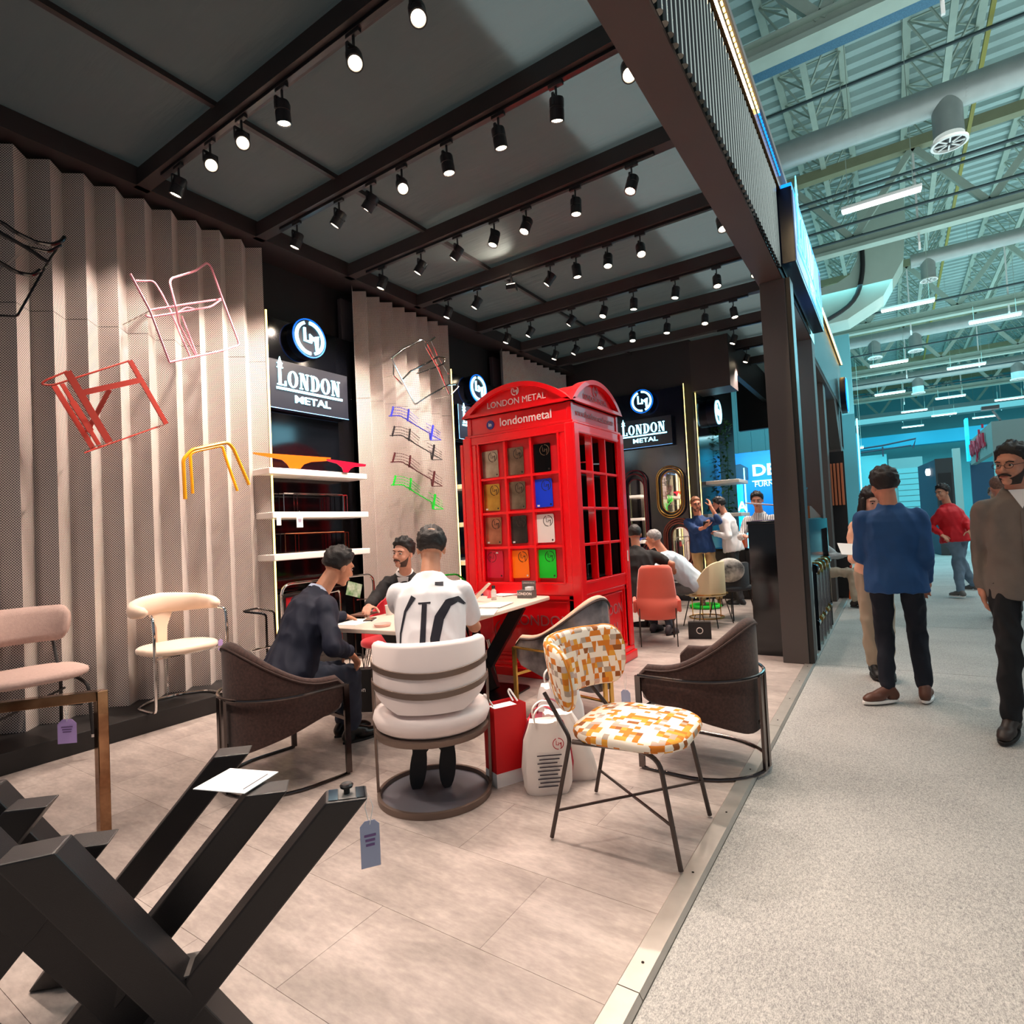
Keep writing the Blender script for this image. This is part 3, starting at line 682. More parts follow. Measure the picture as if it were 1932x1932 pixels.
# stands seen through the back of the booth: blue furniture-accessories stand
t = thing('blue_stand', 'blue neighbouring stand wall with white DELTA lettering, seen through the stand behind the counter', 'stand', (0, 18, 0))
lamp('blue_stand_fill', 'AREA', (-2.6, 16.6, 3.2), 160, (.2, .8, 1), shape='RECTANGLE', size=3, size_y=1, aim=(-2.8, 18, 1.6))  # added cyan fill that brightens the panels, no fitting of the stand
bl = mat('stand_blue_panel', (26, 112, 176), .5, var=.15, vscale=1); wl_ = mat('white_glow_letters', (235, 250, 255), emit=1.3, ecol=(210, 240, 255))
MB().bb((-4.2, 0, 0), (-1.2, .2, 3.35)).build('wall_panel', bl, t)
text('DELTA', .46, .03, wl_, 'lettering', t, frame((-2.60, -.02, 2.78), (1, 0, 0), (0, 0, 1)), bold=.012, sx=1.15)
text('FURNITURE ACC', .21, .02, wl_, 'lettering', t, frame((-2.55, -.02, 2.38), (1, 0, 0), (0, 0, 1)), sx=1.0)
MB().bb((-3.4, -.03, 2.47), (-1.9, -.01, 2.50)).build('underline', wl_, t)
for x in (-3.95, -3.62, -2.45, -2.2, -1.6): MB().bb((x, -.06, 0), (x+.035, -.01, 2.9 if x < -3 else 3.5)).build('light_bar', mat('cyan_bar', (190,245,255)), t)
MB().bb((-4.15, -.5, .3), (-3.65, -.1, 2.5)).build('cabinet', cyE, t)
m_ = MB(); m_.poly([(-4.15, -.05, 2.55), (-4.15, -.05, 2.85), (-3.95, -.05, 3.0), (-3.7, -.05, 3.03), (-3.5, -.05, 2.9), (-3.5, -.05, 2.55)], (0, .03, 0)); m_.build('arch_panel', mat('stand_navy', (42,52,74)), t)
text('ZIA', .38, .02, wl_, 'lettering', t, frame((-3.78, -.56, 1.75), (1, 0, 0), (0, 0, 1)), bold=.01)
tag(MB().bb((-5.2, 21, 0), (-4.9, 21.2, 7)).build('red_post', mat('post_red', (170, 24, 40), .5)), 'red vertical post behind the blue neighbouring stand', 'post')
for k in range(9): 
    o = MB().bb((-4.9+k*.45, 21.5, 0), (-4.47+k*.45, 21.6, 7.2)).build('wall_sheet', tealW); tag(o, 'pale teal wall cladding sheet above the blue stand, number %s counted from the red post' % ['one','two','three','four','five','six','seven','eight','nine'][k], 'wall panel', 'cladding sheets')
# ================================================================ red telephone box
redP = mat('phone_box_red', (240, 2, 18), .32, coat=.3, spec=.5); redD = mat('phone_box_inner_red', (206, 4, 22), .45)
redS = mat('phone_box_side_red', (200, 22, 44), .3, coat=.4)
pb = thing('telephone_box', 'big red British-style telephone box with colour swatches in its front panes', 'telephone box', (-3.0, 5.225, 0))
HX, HY = .64, .575
m_ = MB(); m_.bb((-HX-.02, -HY-.02, 0), (HX+.02, HY+.02, .09)); m_.bb((-HX, -HY, .09), (HX, HY, .14)); m_.build('plinth', redP, pb, bevel=.01)
for sx in (-1, 1):
    for sy in (-1, 1): m_ = MB(); m_.bb((sx*HX, sy*HY, .14), (sx*(HX-.10), sy*(HY-.10), 2.36)); m_.build('corner_post', redP, pb, bevel=.012, seg=3)
m_ = MB()
m_.bb((-HX+.1, -HY+.015, .78), (HX-.1, -HY+.07, .90)); m_.bb((-HX+.1, HY-.07, .78), (HX-.1, HY-.015, .90))
for sx in (-1, 1): m_.bb((sx*(HX-.015), -HY+.1, .78), (sx*(HX-.07), HY-.1, .90))
m_.bb((-HX+.1, -HY+.015, 2.28), (HX-.1, -HY+.07, 2.36)); m_.bb((-HX+.1, HY-.07, 2.28), (HX-.1, HY-.015, 2.36))
for sx in (-1, 1): m_.bb((sx*(HX-.015), -HY+.1, 2.27), (sx*(HX-.07), HY-.1, 2.36))
m_.build('rail', redP, pb, bevel=.006)
# stepped moulding inside posts
m_ = MB()
for sx in (-1, 1): m_.bb((sx*(HX-.10), -HY+.02, .14), (sx*(HX-.15), -HY+.05, 2.28)); m_.bb((sx*(HX-.15), -HY+.04, .14), (sx*(HX-.19), -HY+.075, 2.28))
for sx in (-1, 1):
    for sy in (-1, 1): m_.bb((sx*(HX-.02), sy*(HY-.10), .14), (sx*(HX-.05), sy*(HY-.14), 2.28))
m_.build('moulding', redP, pb, bevel=.004)
# kick panels
def kick(M, w, zb=.14, zt=.78):
    m_ = MB(); 
    def B(a, b): 
        vs = [M @ Vector((x, y, z)) for x in (a[0], b[0]) for y in (a[1], b[1]) for z in (a[2], b[2])]
        m_.add(vs, ((0,1,3,2),(4,6,7,5),(0,4,5,1),(2,3,7,6),(0,2,6,4),(1,5,7,3)))
    B((-w, .05, zb), (w, .075, zt)); B((-w, .02, zb), (w, .05, zb+.04)); B((-w, .02, zt-.04), (w, .05, zt)); B((-w, .02, zb+.04), (-w+.05, .05, zt-.04)); B((w-.05, .02, zb+.04), (w, .05, zt-.04))
    B((-w+.07, .035, zb+.06), (w-.07, .048, zb+.075)); B((-w+.07, .035, zt-.075), (w-.07, .048, zt-.06)); B((-w+.07, .035, zb+.075), (-w+.085, .048, zt-.075)); B((w-.085, .035, zb+.075), (w-.07, .048, zt-.075))
    m_.build('kick_panel', redP, pb, bevel=.004)
Mf = Matrix.Translation((0, -HY, 0)); Ms = Matrix.Translation((HX, 0, 0)) @ Matrix.Rotation(pi/2, 4, 'Z'); Mb = Matrix.Translation((0, HY, 0)) @ Matrix.Rotation(pi, 4, 'Z'); Ml = Matrix.Translation((-HX, 0, 0)) @ Matrix.Rotation(-pi/2, 4, 'Z')
kick(Mf, HX-.10); kick(Ms, HY-.10); kick(Ml, HY-.10)
# glazing bars
zr = [.90, 1.235, 1.575, 1.92, 2.28]
def bars(M, xs, deep):
    fr = MB()
    def B(m, a, b):
        vs = [M @ Vector((x, y, z)) for x in (a[0], b[0]) for y in (a[1], b[1]) for z in (a[2], b[2])]
        m.add(vs, ((0,1,3,2),(4,6,7,5),(0,4,5,1),(2,3,7,6),(0,2,6,4),(1,5,7,3)))
    for x in xs[1:-1]: B(fr, (x-.0125, .03, zr[0]), (x+.0125, deep, zr[-1]))
    for z in zr[1:-1]: B(fr, (xs[0], .032, z-.0125), (xs[-1], deep-.002, z+.0125))
    B(fr, (xs[0]-.05, .03, zr[0]-.01), (xs[0], .06, zr[-1])); B(fr, (xs[-1], .03, zr[0]-.01), (xs[-1]+.05, .06, zr[-1]))
    B(fr, (xs[0]-.02, .012, zr[0]-.012), (xs[0], .04, zr[-1]+.01)); B(fr, (xs[-1], .012, zr[0]-.012), (xs[-1]+.02, .04, zr[-1]+.01)); B(fr, (xs[0]-.02, .012, zr[-1]), (xs[-1]+.02, .04, zr[-1]+.02)); B(fr, (xs[0]-.02, .012, zr[0]-.02), (xs[-1]+.02, .04, zr[0]))
    fr.build('glazing_bar', redP, pb, bevel=.003)
bars(Mf, [-.45, -.15, .15, .45], .085); bars(Ms, [-.46, -.155, .155, .46], .10); bars(Ml, [-.46, -.155, .155, .46], .085)
m_ = MB(); m_.bb((-.46, -HY+.078, .9), (.46, -HY+.086, 2.28)); m_.build('front_back_panel', redD, pb)
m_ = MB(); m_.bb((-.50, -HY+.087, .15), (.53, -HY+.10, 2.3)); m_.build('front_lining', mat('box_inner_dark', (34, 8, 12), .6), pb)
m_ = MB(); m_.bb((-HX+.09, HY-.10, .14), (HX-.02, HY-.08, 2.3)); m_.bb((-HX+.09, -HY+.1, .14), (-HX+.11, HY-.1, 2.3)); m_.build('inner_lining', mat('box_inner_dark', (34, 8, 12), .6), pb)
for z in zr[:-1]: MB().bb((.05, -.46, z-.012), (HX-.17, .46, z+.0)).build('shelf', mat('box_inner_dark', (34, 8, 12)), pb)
# fascia box and segmental pediments
m_ = MB(); m_.bb((-HX+.05, -HY+.05, 2.36), (HX-.05, HY-.05, 2.56)); m_.bb((-HX+.02, -HY+.02, 2.36), (HX-.02, HY-.02, 2.385)); m_.build('sign_band', redP, pb, bevel=.006)
for sx in (-1, 1):
    for sy in (-1, 1): m_ = MB(); m_.bb((sx*(HX-.04), sy*(HY-.04), 2.385), (sx*(HX-.09), sy*(HY-.09), 2.56)); m_.build('corner_block', redP, pb, bevel=.004)
def arch(M, hw, zb, rise, band, y0, y1, name, mt):
    n = 22; R = (hw*hw+rise*rise)/(2*rise); c = zb+rise-R; a0 = math.asin(hw/R); m_ = MB(); out = []; inn = []
    for k in range(n+1):
        a = -a0+2*a0*k/n; out.append((R*sin(a), c+R*cos(a))); 
    R2 = R-band; b0 = math.acos(min(1, (zb+.03-c)/R2))
    for k in range(n+1):
        a = -b0+2*b0*k/n; inn.append((R2*sin(a), c+R2*cos(a)))
    pts = out+inn[::-1]
    for k in range(n):
        q_ = [out[k], out[k+1], inn[k+1], inn[k]]; m_.poly([M @ Vector((x, y0, z)) for x, z in q_], M.to_3x3() @ Vector((0, y1-y0, 0)))
    m_.poly([M @ Vector(v) for v in ((-hw, y0, zb), (hw, y0, zb), (hw-.04, y0, zb+.03), (-hw+.04, y0, zb+.03))], M.to_3x3() @ Vector((0, y1-y0, 0)))
    m_.build(name, mt, pb)
    f_ = MB(); f_.poly([M @ Vector((x, y0+.05, z)) for x, z in inn], M.to_3x3() @ Vector((0, .03, 0))); f_.build('tympanum', mt, pb)
for M_, hw, mt in ((Mf, HX-.01, redP), (Mb, HX-.01, redP), (Ms, HY-.0, redP), (Ml, HY-.0, redP)): arch(M_, hw, 2.56, .27, .045, -.0, .10, 'pediment_arch', mt)
# crossing barrel roof
def barrel(M, hw, L):
    rise = .25; zb = 2.56; R = (hw*hw+rise*rise)/(2*rise); c = zb+rise-R; a0 = math.asin(hw/R); n = 20; m_ = MB()
    rg = [[M @ Vector((R*sin(-a0+2*a0*k/n), s_, c+R*cos(-a0+2*a0*k/n))) for k in range(n+1)] for s_ in (-L, L)]
    m_.loft(rg); m_.build('barrel_roof', redP, pb, smooth=True)
barrel(Matrix.Identity(4), HX-.03, HY-.09); barrel(Matrix.Rotation(pi/2, 4, 'Z'), HY-.03, HX-.09)
m_ = MB(); 
for z in (1.0, 1.6, 2.1): m_.bb((-HX-.02, -HY+.03, z-.08), (-HX, -HY+.07, z+.08))
m_.bb((-HX-.035, -HY+.0, .2), (-HX, -HY+.06, 2.3)); m_.build('door_edge', redP, pb, bevel=.004)
MB().bb((HX-.002, .50, 1.02), (HX+.006, .515, 1.13)).build('hinge', white, pb)
# lettering on the box
wt = mat('box_white_print', (244, 232, 228), .5); gt = mat('box_grey_print', (196, 130, 136), .5)
m_ = MB(); logo(m_, .040, .004, frame((-.0, -HY+.046, 2.755), (1, 0, 0), (0, 0, 1)), .011); m_.build('emblem', wt, pb)
text('LONDON METAL', .088, .004, wt, 'lettering', pb, frame((.0, -HY+.044, 2.655), (1, 0, 0), (0, 0, 1)))
text('londonmetal', .118, .004, wt, 'lettering', pb, frame((.10, -HY+.044, 2.47), (1, 0, 0), (0, 0, 1)), bold=.001)
m_ = MB(); m_.cyl((-.31, -HY+.05, 2.465), (-.31, -HY+.04, 2.465), .045, n=24); m_.build('badge', mat('badge_navy', (40, 44, 130)), pb)
text('in', .055, .003, wt, 'lettering', pb, frame((-.31, -HY+.038, 2.465), (1, 0, 0), (0, 0, 1)), bold=.001)
text('www.londonmetal.com.tr', .082, .004, gt, 'lettering', pb, frame((HX-.044, 0, 2.47), (0, 1, 0), (0, 0, 1)))
m_ = MB(); logo(m_, .052, .004, frame((HX-.045, 0.02, 2.74), (0, 1, 0), (0, 0, 1)), .009); m_.build('emblem', gt, pb)
text('LONDON METAL', .07, .004, gt, 'lettering', pb, frame((HX-.045, 0.02, 2.65), (0, 1, 0), (0, 0, 1)))
gr = mat('kick_grey_print', (180, 100, 104), .5)
text('LONDON', .145, .004, gr, 'lettering', pb, frame((.17, -HY+.047, .53), (1, 0, 0), (0, 0, 1)))
text('METAL', .145, .004, gr, 'lettering', pb, frame((.15, -HY+.047, .33), (1, 0, 0), (0, 0, 1)))
m_ = MB(); logo(m_, .10, .004, frame((-.27, -HY+.047, .42), (1, 0, 0), (0, 0, 1)), .01); m_.build('emblem', gr, pb)
text('LONDON', .15, .004, gr, 'lettering', pb, frame((HX-.047, .08, .55), (0, 1, 0), (0, 0, 1)))
text('METAL', .15, .004, gr, 'lettering', pb, frame((HX-.047, .08, .36), (0, 1, 0), (0, 0, 1)))
# swatches in the panes
SW = [('brushed nickel silver', (176, 168, 150), .3, .8, (120, 110, 96)), ('streaked bronze-grey', (150, 132, 112), .25, .8, (84, 66, 50)), ('mirror black', (6, 6, 8), .06, .0, None),
      ('brushed brass gold', (206, 166, 76), .28, .85, (150, 112, 46)), ('aged pewter', (150, 138, 118), .28, .8, (88, 76, 60)), ('bright blue', (6, 60, 226), .35, 0, None),
      ('satin copper', (196, 132, 102), .3, .75, (140, 84, 62)), ('dark graphite', (84, 78, 74), .25, .7, (44, 40, 38)), ('white', (246, 240, 236), .4, 0, None),
      ('raspberry red', (206, 18, 58), .4, 0, None), ('orange', (250, 122, 6), .4, 0, None), ('bright green', (6, 210, 40), .4, 0, None)]
inkD = mat('engraved_dark', (40, 26, 20), .5); inkB = mat('engraved_bronze', (120, 96, 76), .3, metal=.6)
for i, (nm, c, ro, me, v2) in enumerate(SW):
    cx = -3.0-.35+(i % 3)*.30+.0; cz = 2.075-(i//3)*.335; tilt = random.uniform(-.035, .035)
    if i % 3 == 0: cx += .0
    t = thing('colour_swatch', '%s metal sample plate in pane %s of the telephone box' % (nm, ['top left', 'top middle', 'top right', 'second row left', 'second row middle', 'second row right', 'third row left', 'third row middle', 'third row right', 'bottom left', 'bottom middle', 'bottom right'][i]), 'sample plate', (cx, 4.715, cz), rot=(0, tilt, 0))
    mt = mat('swatch_'+nm.replace(' ', '_'), c, ro, metal=me, var2=v2, vscale=7)
    o = [(x, 0, z) for x, z in rrect(.196, .268, .016)]; MB().poly(o, (0, .006, 0)).build('plate', mt, t)
    m_ = MB(); sx = -1 if i == 9 else 1
    logo(m_, .049, .002, frame((.035*sx if i != 9 else -.035, -.0005, .07), (sx, 0, 0), (0, 0, 1)) , .0055); m_.build('engraving', inkB if i == 2 else inkD, t)
    m_ = MB(); m_.cyl((.075, -.002, -.112), (.075, .0, -.112), .009, n=12); m_.build('hole', inkD if i != 10 else paper, t)
    if i in (3, 5, 6, 7, 9): MB().box((-.06 if i != 9 else .03, -.001, -.118 if i != 9 else .115), (.026, .002, .016)).build('sticker', paper, t)
# goods standing inside the side panes
for k, (yy, zz) in enumerate(((-.3, 1.92), (0.02, 1.92), (.3, 1.92), (-.3, 1.235), (.0, .9))):
    t = thing('sample_bracket', 'small chrome metal bracket in the telephone box side, '+['top row near pane', 'top row middle pane', 'top row far pane', 'third row near pane', 'bottom row middle pane'][k], 'bracket', (-2.56, 5.225+yy, zz), rz=.4*k, group='brackets inside the telephone box')
    m_ = MB(); m_.bar((-.05, 0, 0), (-.05, 0, .13), .012); m_.bar((.05, 0, 0), (.05, 0, .13), .012); m_.bar((-.05, 0, .13), (.05, 0, .13), .014); m_.build('bracket', chrome, t)
q = MB()
for z in (1.56, 1.90, 2.26): q.bb((.44, -.42, z-.03), (.50, -.30, z-.015))
q.build('shelf_lamp', mat('box_lamp', (255, 255, 250), emit=4), pb, kind='stuff')

# ================================================================ LM signs and LONDON METAL sign boxes
panN = mat('sign_panel_navy', (13, 17, 32), .35)
haloB = mat('halo_blue', (20, 110, 190), emit=1.6, ecol=(0, 90, 200))
def signs(o, xd, nd, lab, w=1.04, h=.52, rz_=True):
    """o = centre point on the wall of the word sign; xd reading direction; nd outward normal"""
    o = Vector(o); xd = Vector(xd); nd = Vector(nd); z = Vector((0, 0, 1))
    a = thing('round_sign', 'round glowing LM sign '+lab, 'sign', o+z*.58)
    F = frame((0, 0, 0), xd, z)   # local z = nd
    m_ = MB(); m_.cyl(F @ Vector((0, 0, .0)), F @ Vector((0, 0, .13)), .215, n=36); m_.build('housing', mat('sign_drum_navy', (8, 18, 40), .3), a, smooth=True)
    m_ = MB(); m_.lathe([(.205, .128), (.218, .128), (.218, .140), (.205, .140)], n=36, ring=True); m_.v = [tuple(F @ Vector(v)) for v in m_.v]; m_.build('halo_ring', haloB, a)
    m_ = MB(); logo(m_, .172, .018, F @ Matrix.Translation((0, 0, .131)), .034); m_.build('emblem', glassE, a)
    b = thing('lettered_sign', 'dark sign with glowing LONDON METAL letters '+lab, 'sign', o)
    m_ = MB(); m_.poly([F @ Vector(v) for v in ((-w/2, -h/2, 0), (w/2, -h/2, 0), (w/2, h/2, 0), (-w/2, h/2, 0))], nd*.12); m_.build('panel', panN, b, bevel=.004)
    m_ = MB(); e = .006
    for p, q_ in (((-w/2, -h/2), (w/2, -h/2+e)), ((-w/2, -h/2), (-w/2+e, h/2))): m_.poly([F @ Vector(v) for v in ((p[0], p[1], .121), (q_[0], p[1], .121), (q_[0], q_[1], .121), (p[0], q_[1], .121))], nd*.004)
    m_.build('edge_glow', mat('edge_light', (120, 190, 255), emit=1.2), b)
    H = h*.335; wd = H*(.74+.83+.82+.79+.83+.82)
    m_ = MB(); serif_word(m_, 'LONDON', H, .012, F @ Matrix.Translation((-wd/2, -.01, .121))); m_.poly([F @ Vector(v) for v in ((-wd/2-.01, -.055, .121), (wd/2+.01, -.055, .121), (wd/2+.01, -.030, .121), (-wd/2-.01, -.030, .121))], nd*.012)
    m_.build('lettering', glassE, b)
    text('METAL', h*.215, .01, glassE, 'lettering', b, F @ Matrix.Translation((.02, -.135, .126)), bold=.0016, sx=1.4)
    lamp('sign_glow', 'AREA', o+nd*.35+z*.3, 5, (.35, .75, 1), shape='RECTANGLE', size=.9, size_y=.5, rot=nd.to_track_quat('-Z', 'Y').to_euler()) if False else lamp('sign_glow', 'POINT', o+nd*.40+z*.1, 1.0, (.3, .72, 1), shadow_soft_size=.15)
signs((-5.42, 4.10, 3.06), (0, 1, 0), (1, 0, 0), 'on the first bay left of the telephone box')
signs((-5.42, 7.22, 3.06), (0, 1, 0), (1, 0, 0), 'half hidden by the telephone box')
signs((-3.72, 10.24, 3.06), (1, 0, 0), (0, -1, 0), 'on the dark blue back wall', w=1.04)
a = thing('round_sign', 'round glowing LM emblem seen edge-on on the side of the back wall', 'sign', (-2.83, 11.3, 3.45))
F = frame((0, 0, 0), (0, 1, 0), (0, 0, 1))
m_ = MB(); m_.cyl((0, 0, 0), (.16, 0, 0), .26, n=32); m_.build('housing', mat('sign_drum_navy', (8, 18, 40)), a, smooth=True)
m_ = MB(); logo(m_, .21, .018, F @ Matrix.Translation((0, 0, .161)), .04); m_.build('emblem', glassE, a)

# ================================================================ shelves and goods of the first bay
def shelf(x0, x1, y0, y1, z, lab):
    o = MB().bb((x0, y0, z-.065), (x1, y1, z)).build('wall_shelf', white, bevel=.008, seg=3); return tag(o, lab, 'shelf')
shelf(-5.415, -5.07, 3.40, 4.66, 2.14, 'top white floating shelf in the first bay, carrying orange and red plates')
shelf(-5.415, -5.07, 3.42, 4.66, 1.70, 'middle white floating shelf in the first bay with wire frames')
shelf(-5.415, -5.07, 3.42, 4.66, 1.28, 'lowest white floating shelf in the first bay above the seated man')
def c5b(x, y): return (440+x*.2381, 560+y*.2381)
def plate(pts, xpl, m, lab, cat, name, th=.006):
    P = [W(*c5b(*p), x=xpl) for p in pts]; o = MB().poly([p-P[0] for p in P], (th, 0, 0)).build(name, m); o.location = P[0]; return tag(o, lab, cat)
plate([(155,1232),(770,1275),(770,1300),(620,1308),(560,1328),(530,1362),(445,1358),(425,1325),(385,1292),(155,1246)], -5.12, mat('orange_lacquer', (255, 104, 10), .35), 'orange flat metal bracket plate standing on the top bay shelf', 'metal plate', 'bracket_plate')
plate([(740,1285),(1050,1328),(1045,1345),(960,1347),(930,1362),(908,1392),(870,1388),(862,1355),(820,1322),(740,1300)], -5.06, mat('red_lacquer', (220, 8, 52), .35), 'crimson flat metal bracket plate at the right end of the top bay shelf', 'metal plate', 'bracket_plate')
def uframes(z, dark, gold, lab, flip=0):
    t = thing('wire_sample_frame', lab, 'metal frame', (-5.25, 4.05, z))
    for k in range(3):
        x = -.10+.05*k; m_ = MB(); y0 = -.42+.022*k; y1 = .44-.022*k
        m_.tube([(x, y0, .005), (x, y0, .20), (x, y1, .20), (x, y1, .005)], .005, n=6, fillet=.01); m_.build('rod_frame', dark if k < 2 else gold, t)
    m_ = MB()
    for y in (-.30, -.26, .36, .40): m_.bar((.06, y, .0), (.06, y, .19), .008)
    m_.bar((.06, -.30, .19), (.06, .40, .19), .01); m_.build('front_rods', gold, t)
    m_ = MB(); m_.bb((-.11, -.45, .0), (.08, -.40, .006)); m_.bb((-.11, .40, 0), (.08, .47, .006)); m_.build('foot', dark, t)
uframes(1.705, dchrome, chrome, 'nested thin steel wire frames standing on the middle bay shelf')
uframes(1.285, dchrome, mat('copper_frame', (170, 110, 80), .2, metal=1), 'dark and copper wire frames standing on the lowest bay shelf')
def price_tag(loc, rz, w, h, m, lab, name='price_tag', string=.06, ink=True):
    t = thing(name, lab, 'tag', loc, rz)
    MB().poly([(-w/2, 0, -h), (w/2, 0, -h), (w/2, 0, -.25*w), (w*.25, 0, 0), (-w*.25, 0, 0), (-w/2, 0, -.25*w)], (0, .0015, 0)).build('card', m, t)
    m_ = MB(); m_.tube([(0, -.001, -.01), (.01, -.002, string*.5), (0, 0, string), (-.01, .002, string*.5), (0, .002, -.01)], .0012, n=5); m_.build('string', paper, t)
    if ink:
        m_ = MB()
        for k, ww in enumerate((.6, .5, .45)): m_.bb((-w*ww/2, -.001, -h*(.32+.1*k)-.003), (w*ww/2, -.0002, -h*(.32+.1*k)+.003))
        m_.build('print', mat('tag_ink', (120, 90, 140), .8), t)
    return t
price_tag((-5.062, 3.48, 1.655), pi/2, .05, .09, paper, 'small white price tag at the left end of the middle bay shelf', string=.04, ink=False)
price_tag((-5.062, 3.72, 1.66), pi/2, .075, .12, paper, 'larger white price tag hanging from the middle bay shelf', string=.05)
# shelves further back
for k, z in enumerate((2.1, 1.55, 1.0)): shelf(-5.415, -5.0, 6.52, 7.3, z, ('upper', 'middle', 'lower')[k]+' white shelf end sticking out left of the telephone box')
for k, z in enumerate((2.12, 1.52)): shelf(-2.83, -2.25, 10.75, 11.5, z, ('upper', 'lower')[k]+' white shelf on the side wall behind the standing men')

# ================================================================ wire furniture frames hung on the pleated screens
def traced(name, label, lines, m, cf, part='tube_frame', cat='chair frame', flat=None):
    """each line: (points in a crop, x of its plane, radius)"""
    P0 = W(*cf(*lines[0][0][0]), x=(lines[0][1][0] if isinstance(lines[0][1], list) else lines[0][1])); t = thing(name, label, cat, P0)
    for pts, xs, r in lines:
        xs = xs if isinstance(xs, (list, tuple)) else [xs]*len(pts)
        P = [W(*cf(*p), x=x)-P0 for p, x in zip(pts, xs)]; m_ = MB()
        if r < 0:
            for a, b in zip(P, P[1:]): m_.bar(a, b, .012, -r*2, up=(0, .6, 1))
            m_.build('flat_bar', m, t)
        else: m_.tube(P, r, n=7, fillet=.03, nf=3); m_.build(part, m, t, smooth=True)
    m_ = MB()   # wall pegs that carry the frame
    for pts, xs, r in lines[:2]:
        x = xs[0] if isinstance(xs, (list, tuple)) else xs; p = W(*cf(*pts[len(pts)//2]), x=(xs[len(pts)//2] if isinstance(xs, (list, tuple)) else xs)); m_.cyl(p-P0, Vector((-5.40, p.y, p.z))-P0, .004, n=6)
    m_.build('wall_peg', alu, t)
    return t
c7 = lambda x, y: (x*.24845, 380+y*.24845)
c4 = lambda x, y: (x*.2588, 600+y*.2588)
c8 = lambda x, y: (700+x*.1967, 600+y*.1967)
pink = mat('pink_paint', (246, 158, 176), .35)
traced('chair_frame', 'pink tubular chair frame hung tilted on the pleated screen', [
    ([(1285,1222),(1700,1130),(1820,1090),(1690,740),(1600,490),(1570,465),(1480,530),(1300,585),(1290,620),(1335,800)], -4.82, .009),
    ([(990,550),(1140,830),(1285,1215)], -4.82, .009), ([(1140,825),(1420,780),(1680,740)], -4.86, .009),
    ([(1105,865),(1140,878),(1320,850),(1600,800),(1680,745)], -5.0, .009), ([(1030,603),(1170,605),(1230,700),(1310,860),(1370,1010),(1450,1190)], -5.05, .008),
    ([(1335,800),(1360,930),(1490,1180)], [-4.82,-4.95,-5.1], .008), ([(1380,870),(1500,1180)], -5.1, .008), ([(1340,850),(1420,800),(1490,820)], -5.0, .007)], pink, c7)
rb = mat('brick_red_paint', (196, 66, 54), .4)
traced('table_frame', 'brick-red flat-bar furniture frame hung tilted on the screen', [
    ([(510,1290),(830,1830)], -4.80, -.024), ([(985,1208),(1262,1690)], -4.80, -.018), ([(630,1452),(1075,1355)], -4.80, -.02),
    ([(510,1290),(340,1362),(310,1390),(400,1397),(980,1210)], -4.92, .007), ([(640,1910),(1260,1690)], -4.95, .006),
    ([(410,1400),(712,1885)], -5.08, -.018), ([(470,1385),(765,1872)], -5.08, -.014), ([(550,1520),(690,1745)], -5.04, -.022), ([(830,1430),(660,1752)], [-4.9,-5.08], -.016)], rb, c7, cat='furniture frame')
oy = mat('orange_yellow_paint', (255, 170, 10), .35)
traced('stool_frame', 'orange-yellow bent tube frame hung at the right edge of the screen', [
    ([(1350,1320),(1335,1030),(1400,960),(1660,905),(1700,950),(1815,1215)], -4.9, .015), ([(1405,1280),(1385,990),(1430,970),(1620,930),(1645,1020),(1730,1260)], -5.08, .013)], oy, c4, cat='furniture frame')
traced('chair_frame', 'black glossy tubular chair frame cut by the left picture edge', [
    ([(-120,110),(0,150),(120,235),(270,310),(400,330),(470,300),(492,268)], -4.85, .014), ([(-120,160),(0,235),(200,350),(365,460)], -4.8, .013), ([(-120,400),(0,462),(130,540),(250,562),(305,520)], -5.0, .014),
    ([(492,268),(370,450),(130,872),(80,872),(-100,860)], -5.0, .008), ([(-60,225),(200,345),(370,385),(462,330)], -4.95, .011)], mat('gloss_black_paint', (14, 14, 20), .15, coat=.5), c7)
traced('chair_frame', 'chrome tubular armchair frame hung on the second screen', [
    ([(195,388),(290,310),(480,210),(525,225),(522,275),(640,480),(755,745),(842,655),(820,635),(740,640),(540,752),(420,832),(195,395)], -4.92, .010),
    ([(200,392),(215,470),(212,550),(300,640)], -5.1, .009), ([(300,592),(380,510),(560,420),(640,372),(712,385),(690,442),(600,480),(440,532)], -5.0, .011),
    ([(522,250),(612,185)], -4.95, .011), ([(568,200),(640,370),(742,540),(752,640)], -5.08, .009), ([(532,238),(640,450),(742,720)], -5.1, .008)], chrome, c8)
def rack(dx, dy, m, lab):
    c = lambda x, y: c8(x+dx, y+dy)
    L = [([(170,940),(280,935),(440,1035),(560,1105),(670,1170)], [-5.1,-4.95,-4.95,-4.95,-5.1], .007), ([(560,1105),(565,1172),(670,1170)], [-4.95,-4.95,-5.1], .006)]
    for k in range(4):
        y = 850+k*28
        L.append(([(200+k*-3,y+3),(280,y+8),(360,y+38),(455-k*6,y+115-k*4)], [-5.1,-4.92,-4.92,-5.1], .0032))
        L.append(([(528+k*6,1010+k*34),(590,1045+k*30),(665,1100+k*22)], [-5.1,-4.92,-5.1], .0032))
    L += [([(215,850),(190,945)], -5.05, -.010), ([(362,875),(350,990)], -4.93, -.010), ([(595,1028),(572,1172)], -4.93, -.014)]
    return traced('wire_rack', lab, L, m, c, part='wire', cat='wire rack')
rack(0, 0, mat('rack_blue', (44, 52, 190), .4), 'blue wire hook rack, topmost of four on the second screen')
rack(12, 188, mat('rack_black', (34, 28, 32), .4), 'black wire hook rack, second from the top on the second screen')
rack(15, 442, mat('rack_maroon', (86, 28, 32), .4), 'maroon wire hook rack, third from the top on the second screen')
rack(22, 662, mat('rack_green', (10, 206, 44), .4), 'bright green wire hook rack, lowest of four on the second screen')
